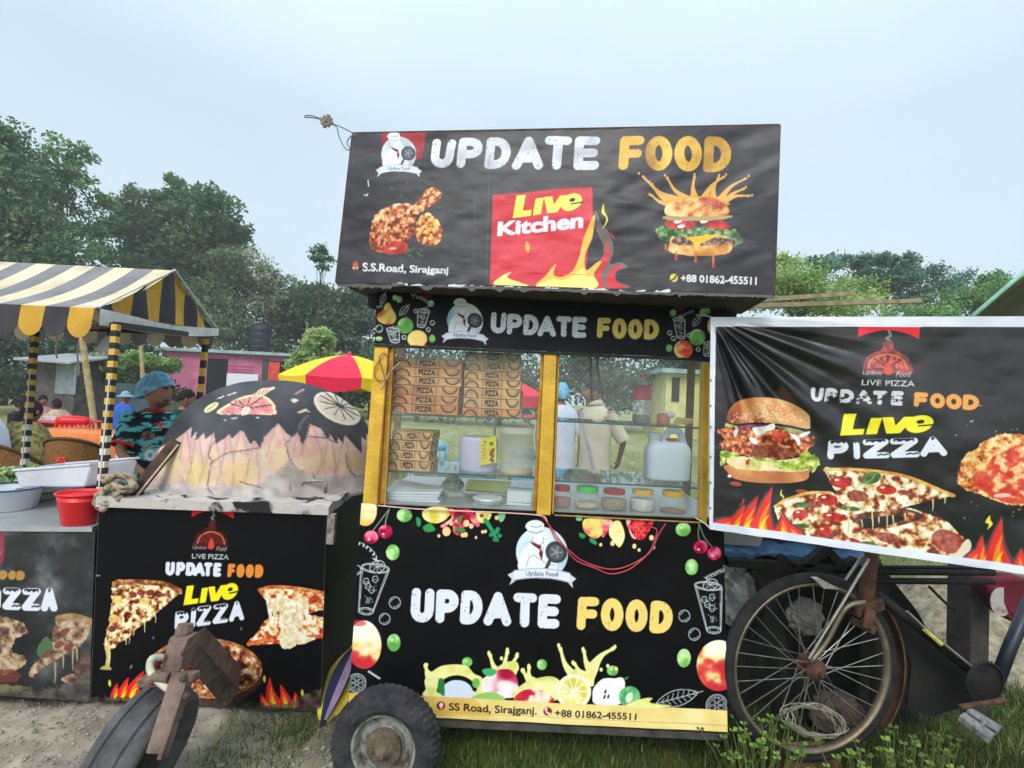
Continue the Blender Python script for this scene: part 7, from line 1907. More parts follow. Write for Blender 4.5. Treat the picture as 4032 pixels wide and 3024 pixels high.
for a in np.linspace(rad(58),rad(-38),40):
 rg.append([wcn+(ux_*math.cos(a)+uz_*math.sin(a))*(Rt+.028+dz)+wax2*w_ for w_,dz in ((-.036,-.022),(-.03,-.006),(0,.004),(.03,-.006),(.036,-.022),(.030,-.012),(0,-.002),(-.03,-.012))])
mb.loft(rg); mb.build('mudguard',M_rusto,bike,True)
B5=lambda x,y,Y=2.2: P(c5(x,y),Y)
HD=(1075,330),(1050,660)
for sd in (-1,1):
 MB().tube(spl([B5(1065,600,2.19+.055*sd),B5(940,640 if sd<0 else 640,2.19+.055*sd),B5(820,850,2.2+.055*sd),B5(715,985,2.2+.055*sd)],5),.010,8).build('fork_blade',M_rimst if sd<0 else M_dkst,bike,True)
MB().tube([B5(1090,325,2.13),B5(705,960,2.14)],.0065,6).build('fork_stay',M_spoke,bike); MB().tube([B5(1045,310,2.27),B5(910,500,2.27)],.0065,6).build('fork_stay',M_spoke,bike)
mb=MB(); mb.tube([B5(1110,270),B5(1075,520),B5(1040,690)],[.026,.03,.032],12); mb.build('head_tube',M_rusto,bike,True)
mb=MB(); mb.bar(B5(980,650,2.17),B5(1150,600,2.2),.06,.05); mb.bar(B5(985,720,2.15),B5(1130,790,2.15),.012,.03); mb.bar(B5(1100,650,2.13),B5(1075,770,2.12),.02,.05); mb.build('fork_crown',M_rusto,bike,bevel=.006)
q=[B5(740,455,2.14),B5(780,455,2.14),B5(905,520,2.14),B5(800,515,2.14)]
MB().prism(q,(0,.03,0)).build('mudguard_flap',mat('bright_tin',(186,184,182),.4,.5,.5),bike)
MB().tube([B5(1150,560),B5(1440,790),B5(1800,1090)],.021,10).build('down_tube',M_dkst,bike,True)
MB().tube([B5(1330,660,2.165),B5(1440,765,2.165),B5(1740,1010,2.165)],.006,6).build('brake_rod',M_spoke,bike); MB().tube([B5(1440,775,2.16),B5(1550,870,2.16)],.0085,6).build('yellow_tape',mat('yellow_tape',(206,198,100),.6),bike)
for y0,y1,r_ in ((378,378,.008),(405,410,.016),(465,470,.014)): MB().tube([B5(1110,y0,2.2),B5(1880,y1,2.2)],r_,8).build('top_tube',M_dkst,bike,True)
MB().tube([B5(2130,560,2.22),B5(1990,880,2.22),B5(1900,1120,2.2)],.026,12).build('seat_tube',mat('blue_black_paint',(36,44,58),.4,.2,.5),bike,True)
MB().lathe(B5(1830,1120,2.17),[(.001,-.01),(.085,-.008),(.085,.004),(.02,.012),(.001,.014)],wax2,40).build('chain_ring',M_dkst,bike)
MB().bar(B5(1960,1225,2.10),B5(1670,1270,2.04),.018,.014).build('crank',M_rusto,bike,bevel=.003)
pd=[B5(1665,1320,2.0),B5(1740,1265,2.06),B5(1940,1390,2.06),B5(1865,1470,2.0)]
pdl=MB().hexa([v.lerp(sum(pd,Vector())/4,.12)+Vector((0,0,-.010)) for v in pd],[v.lerp(sum(pd,Vector())/4,.12)+Vector((0,.012,-.026)) for v in pd]).build('pedal',M_dkst,bike)
for u0_,u1_ in ((0,.42),(.58,1)):
 qq=[pd[0].lerp(pd[1],u0_),pd[3].lerp(pd[2],u0_),pd[3].lerp(pd[2],u1_),pd[0].lerp(pd[1],u1_)]
 MB().hexa(qq,[v+Vector((0,.012,-.032)) for v in qq]).build('pedal_rubber',mat('pedal_rubber',(140,144,146),.8,0,.3,rgb2=(84,84,82),scale=30,bump=.6),pdl,bevel=.006)
MB().tube([pd[0].lerp(pd[3],.5)+Vector((0,0,-.015)),pd[1].lerp(pd[2],.5)+Vector((0,0,-.015))],.008,8).build('pedal_axle',M_spoke,pdl)
mb=MB(); ccr=B5(1830,1120,2.155)
for i_ in range(30):
 a_=i_*.2094; mb.box(ccr+ux_*(.089*math.cos(a_))+uz_*(.089*math.sin(a_)),(.008,.004,.008),0,0,-a_)
mb.tube([ccr+ux_*(.086*math.cos(a_))+uz_*(.086*math.sin(a_)) for a_ in np.linspace(0,6.283,40)],.005,6); mb.build('chain',M_dkst,bike)
MB().prism([B5(1180,560,2.3),B5(1760,1010,2.3),B5(1900,1200,2.3),B5(1500,1330,2.32),B5(1330,1280,2.32),B5(1360,1000,2.32)],(0,.012,0)).build('chain_case',mat('black_case',(32,30,31),.75,var=.4,scale=5,bump=.3),bike)
MB().tube(spl([B5(1470,500,2.25),B5(1560,590,2.25),B5(1640,660,2.25)],5),.006,6).build('brake_cable',M_dkst,bike)
ts_=thing('trestle_table','dark rough wooden trestle table behind the wheel','table',Vector((B5(560,350,2.75).x,2.75,0)))
Tq=[B5(60,300,2.5),B5(1130,325,2.5)]
for q in Tq: q.z=B5(600,345,2.5).z
MB().hexa([Tq[0],Tq[1],Tq[1]+Vector((0,.6,0)),Tq[0]+Vector((0,.6,0))],[v+Vector((0,0,.03)) for v in (Tq[0],Tq[1],Tq[1]+Vector((0,.6,0)),Tq[0]+Vector((0,.6,0)))]).build('table_board',mat('dark_wood',(44,38,34),.85,rgb2=(22,20,18),scale=12,bump=.4),ts_)
for (a_,b_) in (((180,345),(1010,390)),((520,310),(640,420)),((620,420),(800,260)),((800,250),(925,380)),((330,390),(420,490)),((760,470),(1000,330))):
 MB().bar(B5(*a_,2.44),B5(*b_,2.44),.04,.035).build('brace',mat('dark_wood',(44,38,34)),ts_)
for x,yy in ((120,2.55),(1060,2.55),(120,3.0),(1060,3.0)):
 p=B5(x,345,yy); MB().bar((p.x,p.y,Tq[0].z),(p.x,p.y,0),.05,.05).build('leg',mat('dark_wood',(44,38,34)),ts_)
bs=thing('blue_sheet','crumpled blue plastic sheet laid over the trestle table','sheet',Tq[0])
mb=MB(); zt2=Tq[0].z+.03
mb.grid(lambda u,v: Vector((Tq[0].x+(Tq[1].x-Tq[0].x)*u,2.46+.6*max(0,v-.3)/.7,zt2+.012+(0 if v>.3 else-(.3-v)/.3*(.008+.02*abs(math.sin(u*9))))+.018*(float(vnoise(np.array(u*26.),np.array(v*9.)))-.3))),70,24)
mb.build('sheet_cloth',mat('blue_tarp',(74,116,150),.5,rgb2=(40,70,104),scale=10,bump=.6,bscale=30),bs,True)
c=B5(300,292,2.5); c.z=zt2+.02; R=S(150*.617,2.5)
t=thing('plastic_container','cloudy rectangular plastic food container on the blue sheet','container',c)
for k,(z0_,z1_,s0_,s1_,nm,m_) in enumerate(((0,.07,.84,.98,'container_body',M_cloud),(.072,.085,1.02,1.02,'container_lid',mat('cloudy_lid',(206,200,196),.4,alpha=.85)),(.086,.16,.9,.95,'upper_body',M_cloud))):
 a4=[(-1,-.7),(1,-.7),(1,.7),(-1,.7)]
 MB().hexa([c+Vector((x*R*s0_,.12+y*R*s0_,z0_)) for x,y in a4],[c+Vector((x*R*s1_,.12+y*R*s1_,z1_)) for x,y in a4]).build(nm,m_,t,bevel=.01)
def crumple(name,lab,cat,c,rx,ry,rz,m_,seed,amp=.35,part='bag_film'):
 t=thing(name,lab,cat,c); r_=random.Random(seed); mb=MB(); rg=[]
 for j in range(15):
  th_=math.pi*(j+.3)/14.6
  rg.append([Vector(c)+Vector((rx*math.sin(th_)*math.cos(a),ry*math.sin(th_)*math.sin(a),rz*math.cos(th_)))*(1+amp*(r_.random()-.5)) for a in np.linspace(0,6.283,23)[:-1]])
 mb.loft(rg); mb.build(part,m_,t); return t
crumple('silver_bag','crumpled silvery plastic bag hanging under the trestle beside the cart','bag',B5(215,520,2.62),.11,.06,.16,mat('silver_film',(176,180,184),.3,.3,.6,.3,8),3)
crumple('rubbish_bag','grey crumpled rubbish bag showing between the upper wheel spokes','bag',B5(680,690,2.5),.085,.05,.08,mat('grey_film',(128,124,122),.7,0,.3,.4,9),5)
crumple('stone_block','brown grey lump of rubble behind the wheel spokes','stone',Vector((B5(880,1230,2.5).x,2.5,.10)),.12,.08,.10,mat('rubble',(84,72,64),.95,var=.4,scale=12,bump=.6),7,.25,'rock')
t=thing('black_tarp','black plastic tarpaulin added as dark shade behind the tricycle wheel and frame','tarpaulin',(B5(700,900,2.66).x,2.66,0))  # black sheet added to darken the shaded background behind the wheel
xa_,xb_=B5(60,600,2.66).x,B5(1420,600,2.66).x
MB().grid(lambda u,v: Vector((xa_+(xb_-xa_)*u,2.66+.04*math.sin(u*31)*(1-.5*v)+.03*math.sin(u*13+v*4),(.98-.5*max(0,u-.72)/.28)*v)),70,10).build('tarp_cloth',mat('black_film',(34,33,34),.5,0,.4,.4,7,.4,20),t,True)
p0_,p1_=B5(1720,430,2.75),B5(1715,860,2.75)
t=thing('wooden_post','thick dark grey wooden post behind the tricycle frame','post',(p1_.x,2.75,0))
MB().bar((p0_.x,2.75,p0_.z+.25),(p1_.x,2.75,0),.15,.1).build('post_body',mat('grey_wood',(74,70,66),.9,rgb2=(44,42,40),scale=9,bump=.5),t,bevel=.006)
t=thing('maroon_bag','maroon sack with a pale round emblem hanging at the right edge','bag',B5(1990,700,2.6))
q=[B5(1850,470,2.55),B5(2150,470,2.5),B5(2120,640,2.5),B5(2040,740,2.52),B5(1920,640,2.55)]
MB().prism(spl(q,4,True),(0,.1,0)).build('sack',mat('maroon_cloth',(104,26,42),.8,var=.25,scale=7,bump=.3),t,bevel=.01)
mb=MB(); cc3=B5(1935,600,2.535)
MB().prism([cc3+Vector((S(70*.617,2.5)*math.cos(a),0,S(92*.617,2.5)*math.sin(a))) for a in np.linspace(0,6.283,25)[:-1]],(0,.006,0)).build('emblem',mat('emblem_print',(176,168,166),.8,rgb2=(120,60,70),scale=22,thr=(.35,.5)),t)
t=thing('dirt_heap','low heap of pale rubble and soil behind the tricycle','heap',(B5(1950,900,3.4).x,3.4,0))
mb=MB(); cx_=B5(1950,900,3.4).x
mb.grid(lambda u,v: Vector((cx_-.9+2.4*u,2.9+1.6*v,-.02+.34*math.sin(math.pi*u)*math.sin(math.pi*v)*(.6+.8*float(fbm(np.array(u*7.),np.array(v*5.),3,5))))),40,30)
mb.build('heap_surface',mat('rubble_soil',(168,158,134),.95,rgb2=(92,84,66),scale=16,bump=.7),t,True)
c=PZ(c5(680,1590),.03); c.z=.03
t=MB().box(c,(S(380*.617,c.y),.11,.07),.12,0,0,.006).build('brick',mat('brick_clay',(150,112,82),.95,rgb2=(104,76,56),scale=14,bump=.6),None)
tag(t,'brown clay brick lying in the weeds in front of the wheel','brick')
t=thing('twine_coil','loose coil of thin grey twine lying against the wheel','twine',Vector((B5(740,1400,2.15).x,2.15,.1)))
r_=random.Random(4); pts=[]
for k in range(150):
 a=k*.42; pts.append(B5(740+(175+r_.uniform(-25,25))*math.cos(a)+30*math.sin(a*.21),1360+(92+r_.uniform(-22,22))*math.sin(a)+80*math.cos(a)*.5,2.13+r_.uniform(-.02,.02)))
MB().tube(spl(pts,3),.0018,4).build('twine',mat('grey_twine',(150,146,130),.9),t)
for k in range(30): pass
def weed(px,py,Y,n,s_,lab,seed,colr=(110,140,62),spread=.07,hh_=.1):
 r_=np.random.default_rng(seed); c=P(c5(px,py),Y); c=Vector((c.x,Y,float(ground_z(np.array(c.x),np.array(Y)))))
 top=P(c5(px,py),Y).z
 t=thing('weed',lab,'weed',c,'leafy weeds round the wheel')
 mb=MB(); ctr,ux,uy,cl=[],[],[],[]
 for i in range(int(n*.6)):
  e=c+Vector((r_.normal()*spread,r_.normal()*spread*.7,max(.03,(top-c.z)*.85+r_.normal()*hh_*.4)))
  mb.tube([c+Vector((r_.normal()*.015,r_.normal()*.015,0)),c.lerp(e,.6)+Vector((0,0,.01)),e],.0018,4)
  for j in range(3):
   a=j*2.09+r_.random(); d=np.array([math.cos(a),math.sin(a)*.8,.25+.3*r_.random()]); d /=np.linalg.norm(d)
   sd=np.cross(d,[0,-.5,1]); sd /=np.linalg.norm(sd)
   L=s_*r_.uniform(.7,1.2); ctr.append(np.array(e)+d*L*.6); uy.append(d*L*.6); ux.append(sd*L*.55); cl.append(srgb(colr)*r_.uniform(.6,1.35))
 mb.build('stems',mat('weed_stem',(96,110,54),.7),t)
 quads_mesh('leaves',np.array(ctr),np.array(ux),np.array(uy),np.clip(np.array(cl),0,.6),M_leaf,t)
for i,(x,y,Y,n,lab) in enumerate(((260,1420,2.1,26,'leafy weed at the lower left of the wheel beside the cart corner'),(430,1430,2.08,34,'biggest leafy weed in front of the left part of the wheel'),(480,1330,2.12,10,'small weed climbing the lower rim'),(570,1430,2.06,14,'weed just left of the brick'),(340,1530,2.0,14,'low weed below the biggest one'),(1390,1370,2.1,14,'weed standing right of the mudguard'),(1130,1560,2.0,22,'weed below the end of the mudguard'),(1340,1560,2.0,26,'weed under the black chain case'),(1480,1570,1.98,26,'weed left of the fallen pedal shadow'),(1560,1510,2.05,14,'weed nearest the pedal'),(960,1590,1.97,18,'weed right of the brick'),(1250,1500,2.08,10,'small weed touching the tip of the mudguard'))):
 weed(x,y,Y,n,.017,lab,40+i,[(92,124,50),(116,146,62),(78,108,46)][i %3])
for i,(a_,b_,lab) in enumerate((((60,556),(895,500),'upper rough plank sticking out behind the sign'),((70,596),(1410,556),'lower longer plank sticking out behind the sign'))):
 t=thing('wooden_plank',lab,'plank',P(c13(*a_),2.7),'planks behind the sign')
 A_,B_=P(c13(*a_),2.6),P(c13(*b_),3.0)
 MB().bar(A_+(A_-B_)*.35,B_,.03,S(34*.51,2.7)).build('board',mat('weathered_plank',(176,162,132),.85,rgb2=(120,106,82),scale=12,bump=.4),t)
t=thing('olive_tarpaulin','sloping olive green tarpaulin roof cut off by the right edge','tarpaulin',P(o(2212,640),4.2))
q=[P(o(2095,690),4.0),P(o(2340,480),4.0),P(o(2420,500),7.0),P(o(2190,730),7.0)]
mb=MB(); mb.grid(lambda u,v: q[0].lerp(q[1],u).lerp(q[3].lerp(q[2],u),v)+Vector((0,0,-.07*math.sin(math.pi*u)+.05*math.sin(v*14+u*4))),24,24)
g=mb.build('tarp_cloth',mat('olive_cloth',(92,88,48),.8,rgb2=(58,58,40),scale=3,bump=.3),t,True); sm=g.modifiers.new('thick','SOLIDIFY'); sm.thickness=.02
q2=[P(o(2100,684),3.98),P(o(2340,478),3.98)]
MB().tube(q2,.018,8).build('tarp_hem',mat('mint_hem',(150,196,180),.7),t,True)
MB().bar(P(o(2290,560),4.1),Vector((P(o(2290,560),4.1).x,4.1,0)),.08,.08).build('tent_pole',M_bam,t)
SKIN=mat('skin_brown',(160,114,90),.55,0,.35,.12,10,sss=.08); SKIN2=mat('skin_tan',(146,104,82),.55,0,.35,.1,10)
def head_geo(c,fwd,s=1.0):
 """a head with brow, sockets, nose, lips, chin and ears; c = centre, fwd = where it looks"""
 f=Vector(fwd).normalized(); u=(Vector((0,0,1))-f*f.z).normalized(); r=f.cross(u)
 vs,fs,mi=[],[],[]
 nl,nt=40,30
 g=lambda x,w: math.exp(-(x/w)** 2)
 for j in range(nt+1):
  t=math.pi*j/nt; z=math.cos(t)
  for i in range(nl):
   a=2*math.pi*i/nl-math.pi
   rad_=max(math.sin(t),.001)
   low=max(0,-z)
   x=.076*rad_*math.sin(a)*(1-.30*low** 1.5)
   y=.098*rad_*math.cos(a)*(1-.10*low)+(.012*low if math.cos(a)>0 else .02*low)
   zz=.122*z
   fr=max(math.cos(a),0)** 2
   y += fr*(.024*g(a,.17)*g(zz+.018,.024)+.007*g(zz-.026,.012)-.009*(g(a-.42,.2)+g(a+.42,.2))*g(zz-.008,.014)
    +.008*g(a,.3)*g(zz+.058,.011)-.003*g(a,.35)*g(zz+.0585,.003)+.010*g(a,.4)*g(zz+.095,.018))
   vs.append(Vector(c)+(r*x+f*y+u*zz)*s)
   mi.append(0)
 for j in range(nt):
  for i in range(nl):
   fs.append((j*nl+i,j*nl+(i+1) %nl,(j+1)*nl+(i+1) %nl,(j+1)*nl+i))
 fm=[]
 for q in fs:
  m_=sum((vs[k] for k in q),Vector())/4-Vector(c)
  x,y,z=m_.dot(r)/s,m_.dot(f)/s,m_.dot(u)/s
  fm.append(1 if (y>.05 and abs(x)<.026 and-.068<z<-.050) else (2 if (y>.05 and .015<abs(x)<.045 and .022<z<.032) else 0))
 mb=MB(); mb.v=[tuple(v) for v in vs]; mb.f=fs; mb.mi=fm
 for sd in (-1,1):
  e=Vector(c)+(r*(.031*sd)+f*.0695+u*.006)*s
  mb.m=3; mb.ball(e,.0125*s,10,6); mb.m=2; mb.ball(e+f*.0088*s,.0052*s,8,5)
  mb.m=0; mb.ball(Vector(c)+(r*(.079*sd)-f*.008-u*.008)*s,.03*s,8,6,.35,.6,1)
 return mb,r,f,u
M_lip=mat('lips',(104,58,54),.5); M_brow=mat('dark_hair',(22,19,20),.8,var=.4,scale=40,bump=.5); M_eye=mat('eye_white',(214,208,200),.3)
def skin_geo(V,E,Rd,root=0,sub=1):
 me=bpy.data.meshes.new('tmp'); me.from_pydata([tuple(v) for v in V],E,[])
 ob=bpy.data.objects.new('tmp',me); COL.objects.link(ob)
 m_=ob.modifiers.new('s','SKIN'); m_.use_smooth_shade=True
 if not me.skin_vertices: me.skin_vertices.new()
 for i,r_ in enumerate(Rd):
  d=me.skin_vertices[0].data[i]; d.radius=(r_,r_); d.use_root=i == root
 ob.modifiers.new('u','SUBSURF').levels=sub
 dg=bpy.context.evaluated_depsgraph_get(); dg.update(); ev=ob.evaluated_get(dg); q=ev.to_mesh()
 vs=[tuple(v.co) for v in q.vertices]; fs=[tuple(p.vertices) for p in q.polygons]
 ev.to_mesh_clear(); bpy.data.objects.remove(ob); bpy.data.meshes.remove(me)
 return vs,fs
def figure(lab,foot,H_,face,shirt,trous,hair='short',look=None,seated=False,arms=None,skin=None,lean=0,group='people',hairm=None,shirtm=None,sleeve=.55,hem=.80,hs=1):
 """foot: (x, y) on the ground; H_: standing height; face: body direction; arms: ((elbow),(wrist)) per side, local metres for H=1.7"""
 k=H_/1.7; skin=skin or SKIN2
 fd=Vector((face[0],face[1],0)).normalized(); rt=Vector((fd.y,-fd.x,0))
 B=Vector((foot[0],foot[1],0)); dz=-.42 if seated else 0
 L=lambda x,y,z: B+(rt*x+fd*(y+lean*max(0,z-.88))+Vector((0,0,z+(dz if z>.8 else 0))))*k
 arms=arms or (((-.25,.0,1.12),(-.26,.06,.86)),((.25,.0,1.12),(.26,.06,.86)))
 t=thing('person',lab,'person',B,group)
 V=[L(0,0,.92),L(0,.01,1.15),L(0,0,1.38),L(0,.0,1.46),L(0,.02,1.53)]; E=[(0,1),(1,2),(2,3),(3,4)]; Rd=[.12,.11,.085,.05,.05]
 for sd,(el,wr) in zip((-1,1),arms):
  n=len(V); V += [L(.17*sd,0,1.39),L(*el),L(*wr)]; E += [(2,n),(n,n+1),(n+1,n+2)]; Rd += [.05,.036,.024]
  w=L(*wr); d=(w-L(*el)).normalized(); sdv=rt*sd
  pn_=len(V); V.append(w+d*.05*k); E.append((n+2,pn_)); Rd.append(.027)
  for q in range(4):
   b0=w+d*.085*k+(fd*(.027-.018*q))*k; m0=len(V)
   V += [b0,b0+(d*(.034-.004*abs(q-1))-sdv*.010)*k,b0+(d*(.06-.007*abs(q-1))-sdv*.028)*k]; E += [(pn_,m0),(m0,m0+1),(m0+1,m0+2)]; Rd += [.0095,.0085,.007]
  m0=len(V); V += [w+(d*.03+fd*.036)*k,w+(d*.065+fd*.048-sdv*.012)*k]; E += [(pn_,m0),(m0,m0+1)]; Rd += [.011,.009]
 for sd in (-1,1):
  n=len(V)
  if seated: V += [L(.09*sd,0,.87-dz),L(.11*sd,.42,.47),L(.11*sd,.40,.09),L(.12*sd,.54,.04)]; V[n]=L(.09*sd,.02,.9)
  else: V += [L(.09*sd,0,.86),L(.10*sd,.02,.48),L(.10*sd,-.01,.09),L(.11*sd,.13,.04)]
  E += [(0,n),(n,n+1),(n+1,n+2),(n+2,n+3)]; Rd += [.085,.056,.04,.038]
 vs,fs=skin_geo(V,E,[r_*k for r_ in Rd])
 hc=L(0,.045,1.605+.028*(hs>1)); lk_=Vector(look).normalized() if look else fd
 mb,r,f,u=head_geo(hc,lk_,k*.98*hs); mb.m=0; mb.add(vs,fs)
 mb.build('body',[skin,M_lip,M_brow,M_eye],t,True)
 rg=[]
 for z,rx,ry in ((hem,.185,.135),(.9,.18,.13),(1.05,.172,.122),(1.2,.188,.13),(1.32,.2,.128),(1.40,.185,.105),(1.45,.12,.085),(1.475,.072,.07)):
  rg.append([L(rx*math.cos(a)*(1+.02*math.sin(a*5+z*20)),ry*math.sin(a)*(1+.03*math.sin(a*4-z*26)),z) for a in np.linspace(0,6.2832,33)[:-1]])
 sm=MB().loft(rg,cap=False)
 for sd,(el,wr) in zip((-1,1),arms):
  s_,e=L(.15*sd,0,1.40),L(*el); e2=s_.lerp(e,sleeve/.55*.95) if sleeve <= .55 else e.lerp(L(*wr),.9)
  path=[s_,s_.lerp(e2,.4),e2] if sleeve <= .55 else [s_,s_.lerp(e,.5),e,e2]
  sm.tube(spl(path,5),list(np.linspace(.078*k,(.066 if sleeve <= .55 else .04)*k,len(spl(path,5)))),14,cap=False)
 sh_=sm.build('shirt',shirtm or shirt,t,True)
 tm=MB()
 rg=[[L(rx*math.cos(a),ry*math.sin(a),z) for a in np.linspace(0,6.2832,25)[:-1]] for z,rx,ry in ((.96,.155,.110),(.86,.16,.112))]
 tm.loft(rg)
 for sd in (-1,1):
  pt=[L(.085*sd,.0,.9),L(.11*sd,.42,.48),L(.11*sd,.40,.12)] if seated else [L(.075*sd,0,.90),L(.10*sd,.02,.48),L(.10*sd,-.01,.1)]
  tm.tube(pt if seated else spl(pt,4),[.098*k,.075*k,.062*k] if seated else list(np.linspace(.082*k,.062*k,9)),14)
 tm.build('trousers',trous,t,True)
 hm=MB(); nl,nt=28,12
 big=hair == 'net'
 ks=k*.98*hs*(1.17 if big else 1.075)
 for j in range(nt+1):
  tt=(math.pi*(.62 if hair == 'long' else .56 if big else .5))*j/nt
  for i in range(nl):
   a=2*math.pi*i/nl
   ft=max(0,math.cos(a)); cut=tt*(1-(.28 if not big else .33)*ft)*(1+(.14 if big else .1)*max(0,-math.cos(a)))
   w=1+((.03*math.sin(a*7+tt*9)+.025*math.sin(a*13-tt*5)) if big else .02*math.sin(a*17+tt*23))
   if big and cut>1.2: w *= 1+.05*max(0,-math.cos(a))
   hm.v.append(tuple(hc+(r*(.078*math.sin(cut)*math.sin(a))+f*(.1*math.sin(cut)*(math.cos(a) if not big or math.cos(a)>0 else 1.28*math.cos(a))-.004)+u*(.122*math.cos(cut)))*ks*w))
 hm.f=[(j*nl+i,j*nl+(i+1) %nl,(j+1)*nl+(i+1) %nl,(j+1)*nl+i) for j in range(nt) for i in range(nl)]; hm.mi=[0]*len(hm.f)
 hm.build({'net': 'hair_net','hat': 'hat'}.get(hair,'hair'),hairm or M_brow,t,True)
 if hair == 'hat':
  MB().lathe(hc+u*.03*k,[(.085*k,.0),(.16*k,-.02*k),(.162*k,-.012*k),(.085*k,.02*k)],u,28).build('hat_brim',hairm,t,True)
 return t,L,hc,(r,f,u),k
M_net=mat('blue_hairnet',(124,190,222),.6,0,.4,rgb2=(78,138,176),scale=26,bump=.9,bscale=60,thr=(.35,.62))
M_navy=mat('navy_trousers',(40,46,66),.9,var=.2,scale=8); M_dkt=mat('dark_trousers',(38,36,38),.9,var=.2,scale=8)
CY_=3.85
hp_=P(c8(952,838),CY_); Hc=(hp_.z)/1.605*1.7
fdC=Vector((.80,-.60,0))
foot=(hp_.x-fdC.x*.045-.02,hp_.y-fdC.y*.045)
t,L,hc,ax_,k=figure('cook in teal camouflage jersey and blue hair net standing behind the oven dome',foot,Hc,fdC,None,M_dkt,'net',look=(.985,-.17,-.03),skin=SKIN,hairm=M_net,shirtm=mat('collar_red',(150,52,48),.8),arms=(((-.27,-.02,1.13),(-.26,.04,.88)),((.25,.08,1.14),(.17,.3,1.02))),group=None,hs=1.2)
old=[q for q in t.children if q.name.startswith('shirt')][0]; bpy.data.objects.remove(old)
nu2,nv2=180,150
prof=[(.78,.19,.14),(.9,.186,.136),(1.05,.18,.128),(1.2,.196,.138),(1.32,.212,.136),(1.40,.2,.115),(1.45,.135,.092),(1.478,.078,.074),(1.488,.07,.066)]
zs=np.array([q[0] for q in prof])
gp_=np.zeros((nv2,nu2,3)); basec=np.zeros((nv2,nu2,3))
def camo(p):
 n1,n2=fbm(p[...,0]*13+p[...,1]*9,p[...,2]*26+p[...,1]*4,4,3),fbm(p[...,0]*15-p[...,1]*9,p[...,2]*30,4,14)
 c=np.zeros(p.shape); c[:]=(26,34,46)
 c[n1>.46]=(40,104,114); c[n1>.55]=(92,184,184); c[n2>.64]=(18,20,28); c[(n2<.27)]=(90,176,172)
 return c
for j,z in enumerate(np.linspace(.78,1.488,nv2)):
 rx,ry=np.interp(z,zs,[q[1] for q in prof]),np.interp(z,zs,[q[2] for q in prof])
 for i in range(nu2):
  a=2*math.pi*i/nu2
  w=1+.018*math.sin(a*5+z*21)+.015*math.sin(a*3-z*33)
  gp_[j,i]=L(rx*math.cos(a)*w,ry*math.sin(a)*w,z)
basec=camo(gp_); basec[-6:]=(150,52,48)
ccv=Panel([c8(640,920),c8(1140,920),c8(1140,1480),c8(640,1480)],q0,qn,1.5,(-1,-1,-1)); f=c8
ccv.text('OPP',(f(858,1232),f(1005,1222),f(1005,1150),f(858,1164)),(222,226,232),.07)
ccv.poly(rough(spl(lay(f,((840,1070),(870,1055),(912,1062),(916,1095),(880,1112),(846,1104))),4,True),2,2),tex([(0,(70,50,44)),(1,(150,120,100))],8,3,3))
ccv.poly(rough(lay(f,((932,1008),(950,1012),(960,998),(966,1030),(950,1044),(940,1024))),2,2),(214,86,66)); ccv.stroke([f(850,1160),f(905,1130)],3,(190,70,60))
ccv.poly(rough(lay(f,((1030,1025),(1040,1018),(1046,1050),(1034,1068),(1026,1050))),1,2),(190,160,110)); ccv.stroke(rough(lay(f,((920,1008),(1000,1012))),2,3)[:8],3,(180,60,56))
nrm_=np.cross(np.roll(gp_,-1,1)-gp_,np.gradient(gp_,axis=0)); fc=(nrm_*(np.array(CAM)-gp_)).sum(-1)>0
paint_mesh('jersey',gp_,basec,ccv,print_mat('jersey_cloth',.8,.2,.3,40),t,True,fc)
for sd,el in ((-1,(-.27,-.02,1.13)),(1,(.25,.08,1.14))):
 s_,e=L(.15*sd,0,1.40),L(*el); e2=s_.lerp(e,.82); mb=MB(); ring=[]
 pp=spl([s_-(e-s_)*.1+Vector((0,0,.01)),s_.lerp(e2,.45),e2],14); x_=None
 mb.tube(pp,list(np.linspace(.082*k,.078*k,len(pp))),26,cap=False)
 g_=np.array(mb.v).reshape(len(pp),26,3); c_=camo(g_); c_[-3:]=(200,40,44)
 paint_mesh('sleeve',g_,c_,None,print_mat('jersey_cloth'),t,True)
r,f_,u=ax_; mb=MB(); vv=[]
for j in range(9):
 for i in range(17):
  a=-1.3+2.6*i/16; z=-.074-.040*j/8; low=-z/.122
  rd_=math.sqrt(max(.02,1-low*low))
  vv.append(hc+1.2*(r*(.078*rd_*math.sin(a)*(1-.28*low** 1.5))+f_*((.1*rd_*math.cos(a))*(1-.1*low)+.0185*low*(math.cos(a)>0)+.009*math.exp(-(a/.4)** 2-((z+.095)/.018)** 2))+u*z)*k*.985)
mb.add(vv,[(j*17+i,j*17+i+1,(j+1)*17+i+1,(j+1)*17+i) for j in range(8) for i in range(16)])
mb.build('beard',mat('stubble',(112,78,62),.8,var=.4,scale=90),t,True)
def at(n,Y,hz=1.605):
 p=P(n,Y); return (p.x,p.y),p.z/hz*1.7
M_wsh=mat('white_shirt',(206,212,228),.85,rgb2=(180,188,206),scale=6,bump=.3); M_bei=mat('beige_shirt',(208,200,180),.85,rgb2=(176,166,146),scale=5,bump=.5,bscale=9)
M_blu=mat('blue_shirt',(52,92,186),.85,var=.15); M_blk=mat('black_shirt',(30,30,34),.85,var=.2); M_hat=mat('grey_blue_hat',(134,168,190),.8,var=.25,scale=10,bump=.4)
ft,h_=at(c12(272,405),6.2); figure('man in long white shirt and pale blue hair net seen from behind',ft,h_,(-.15,1),M_wsh,M_navy,'net',skin=SKIN2,hairm=M_net,hem=.72)
ft,h_=at(c12(600,395),5.3)
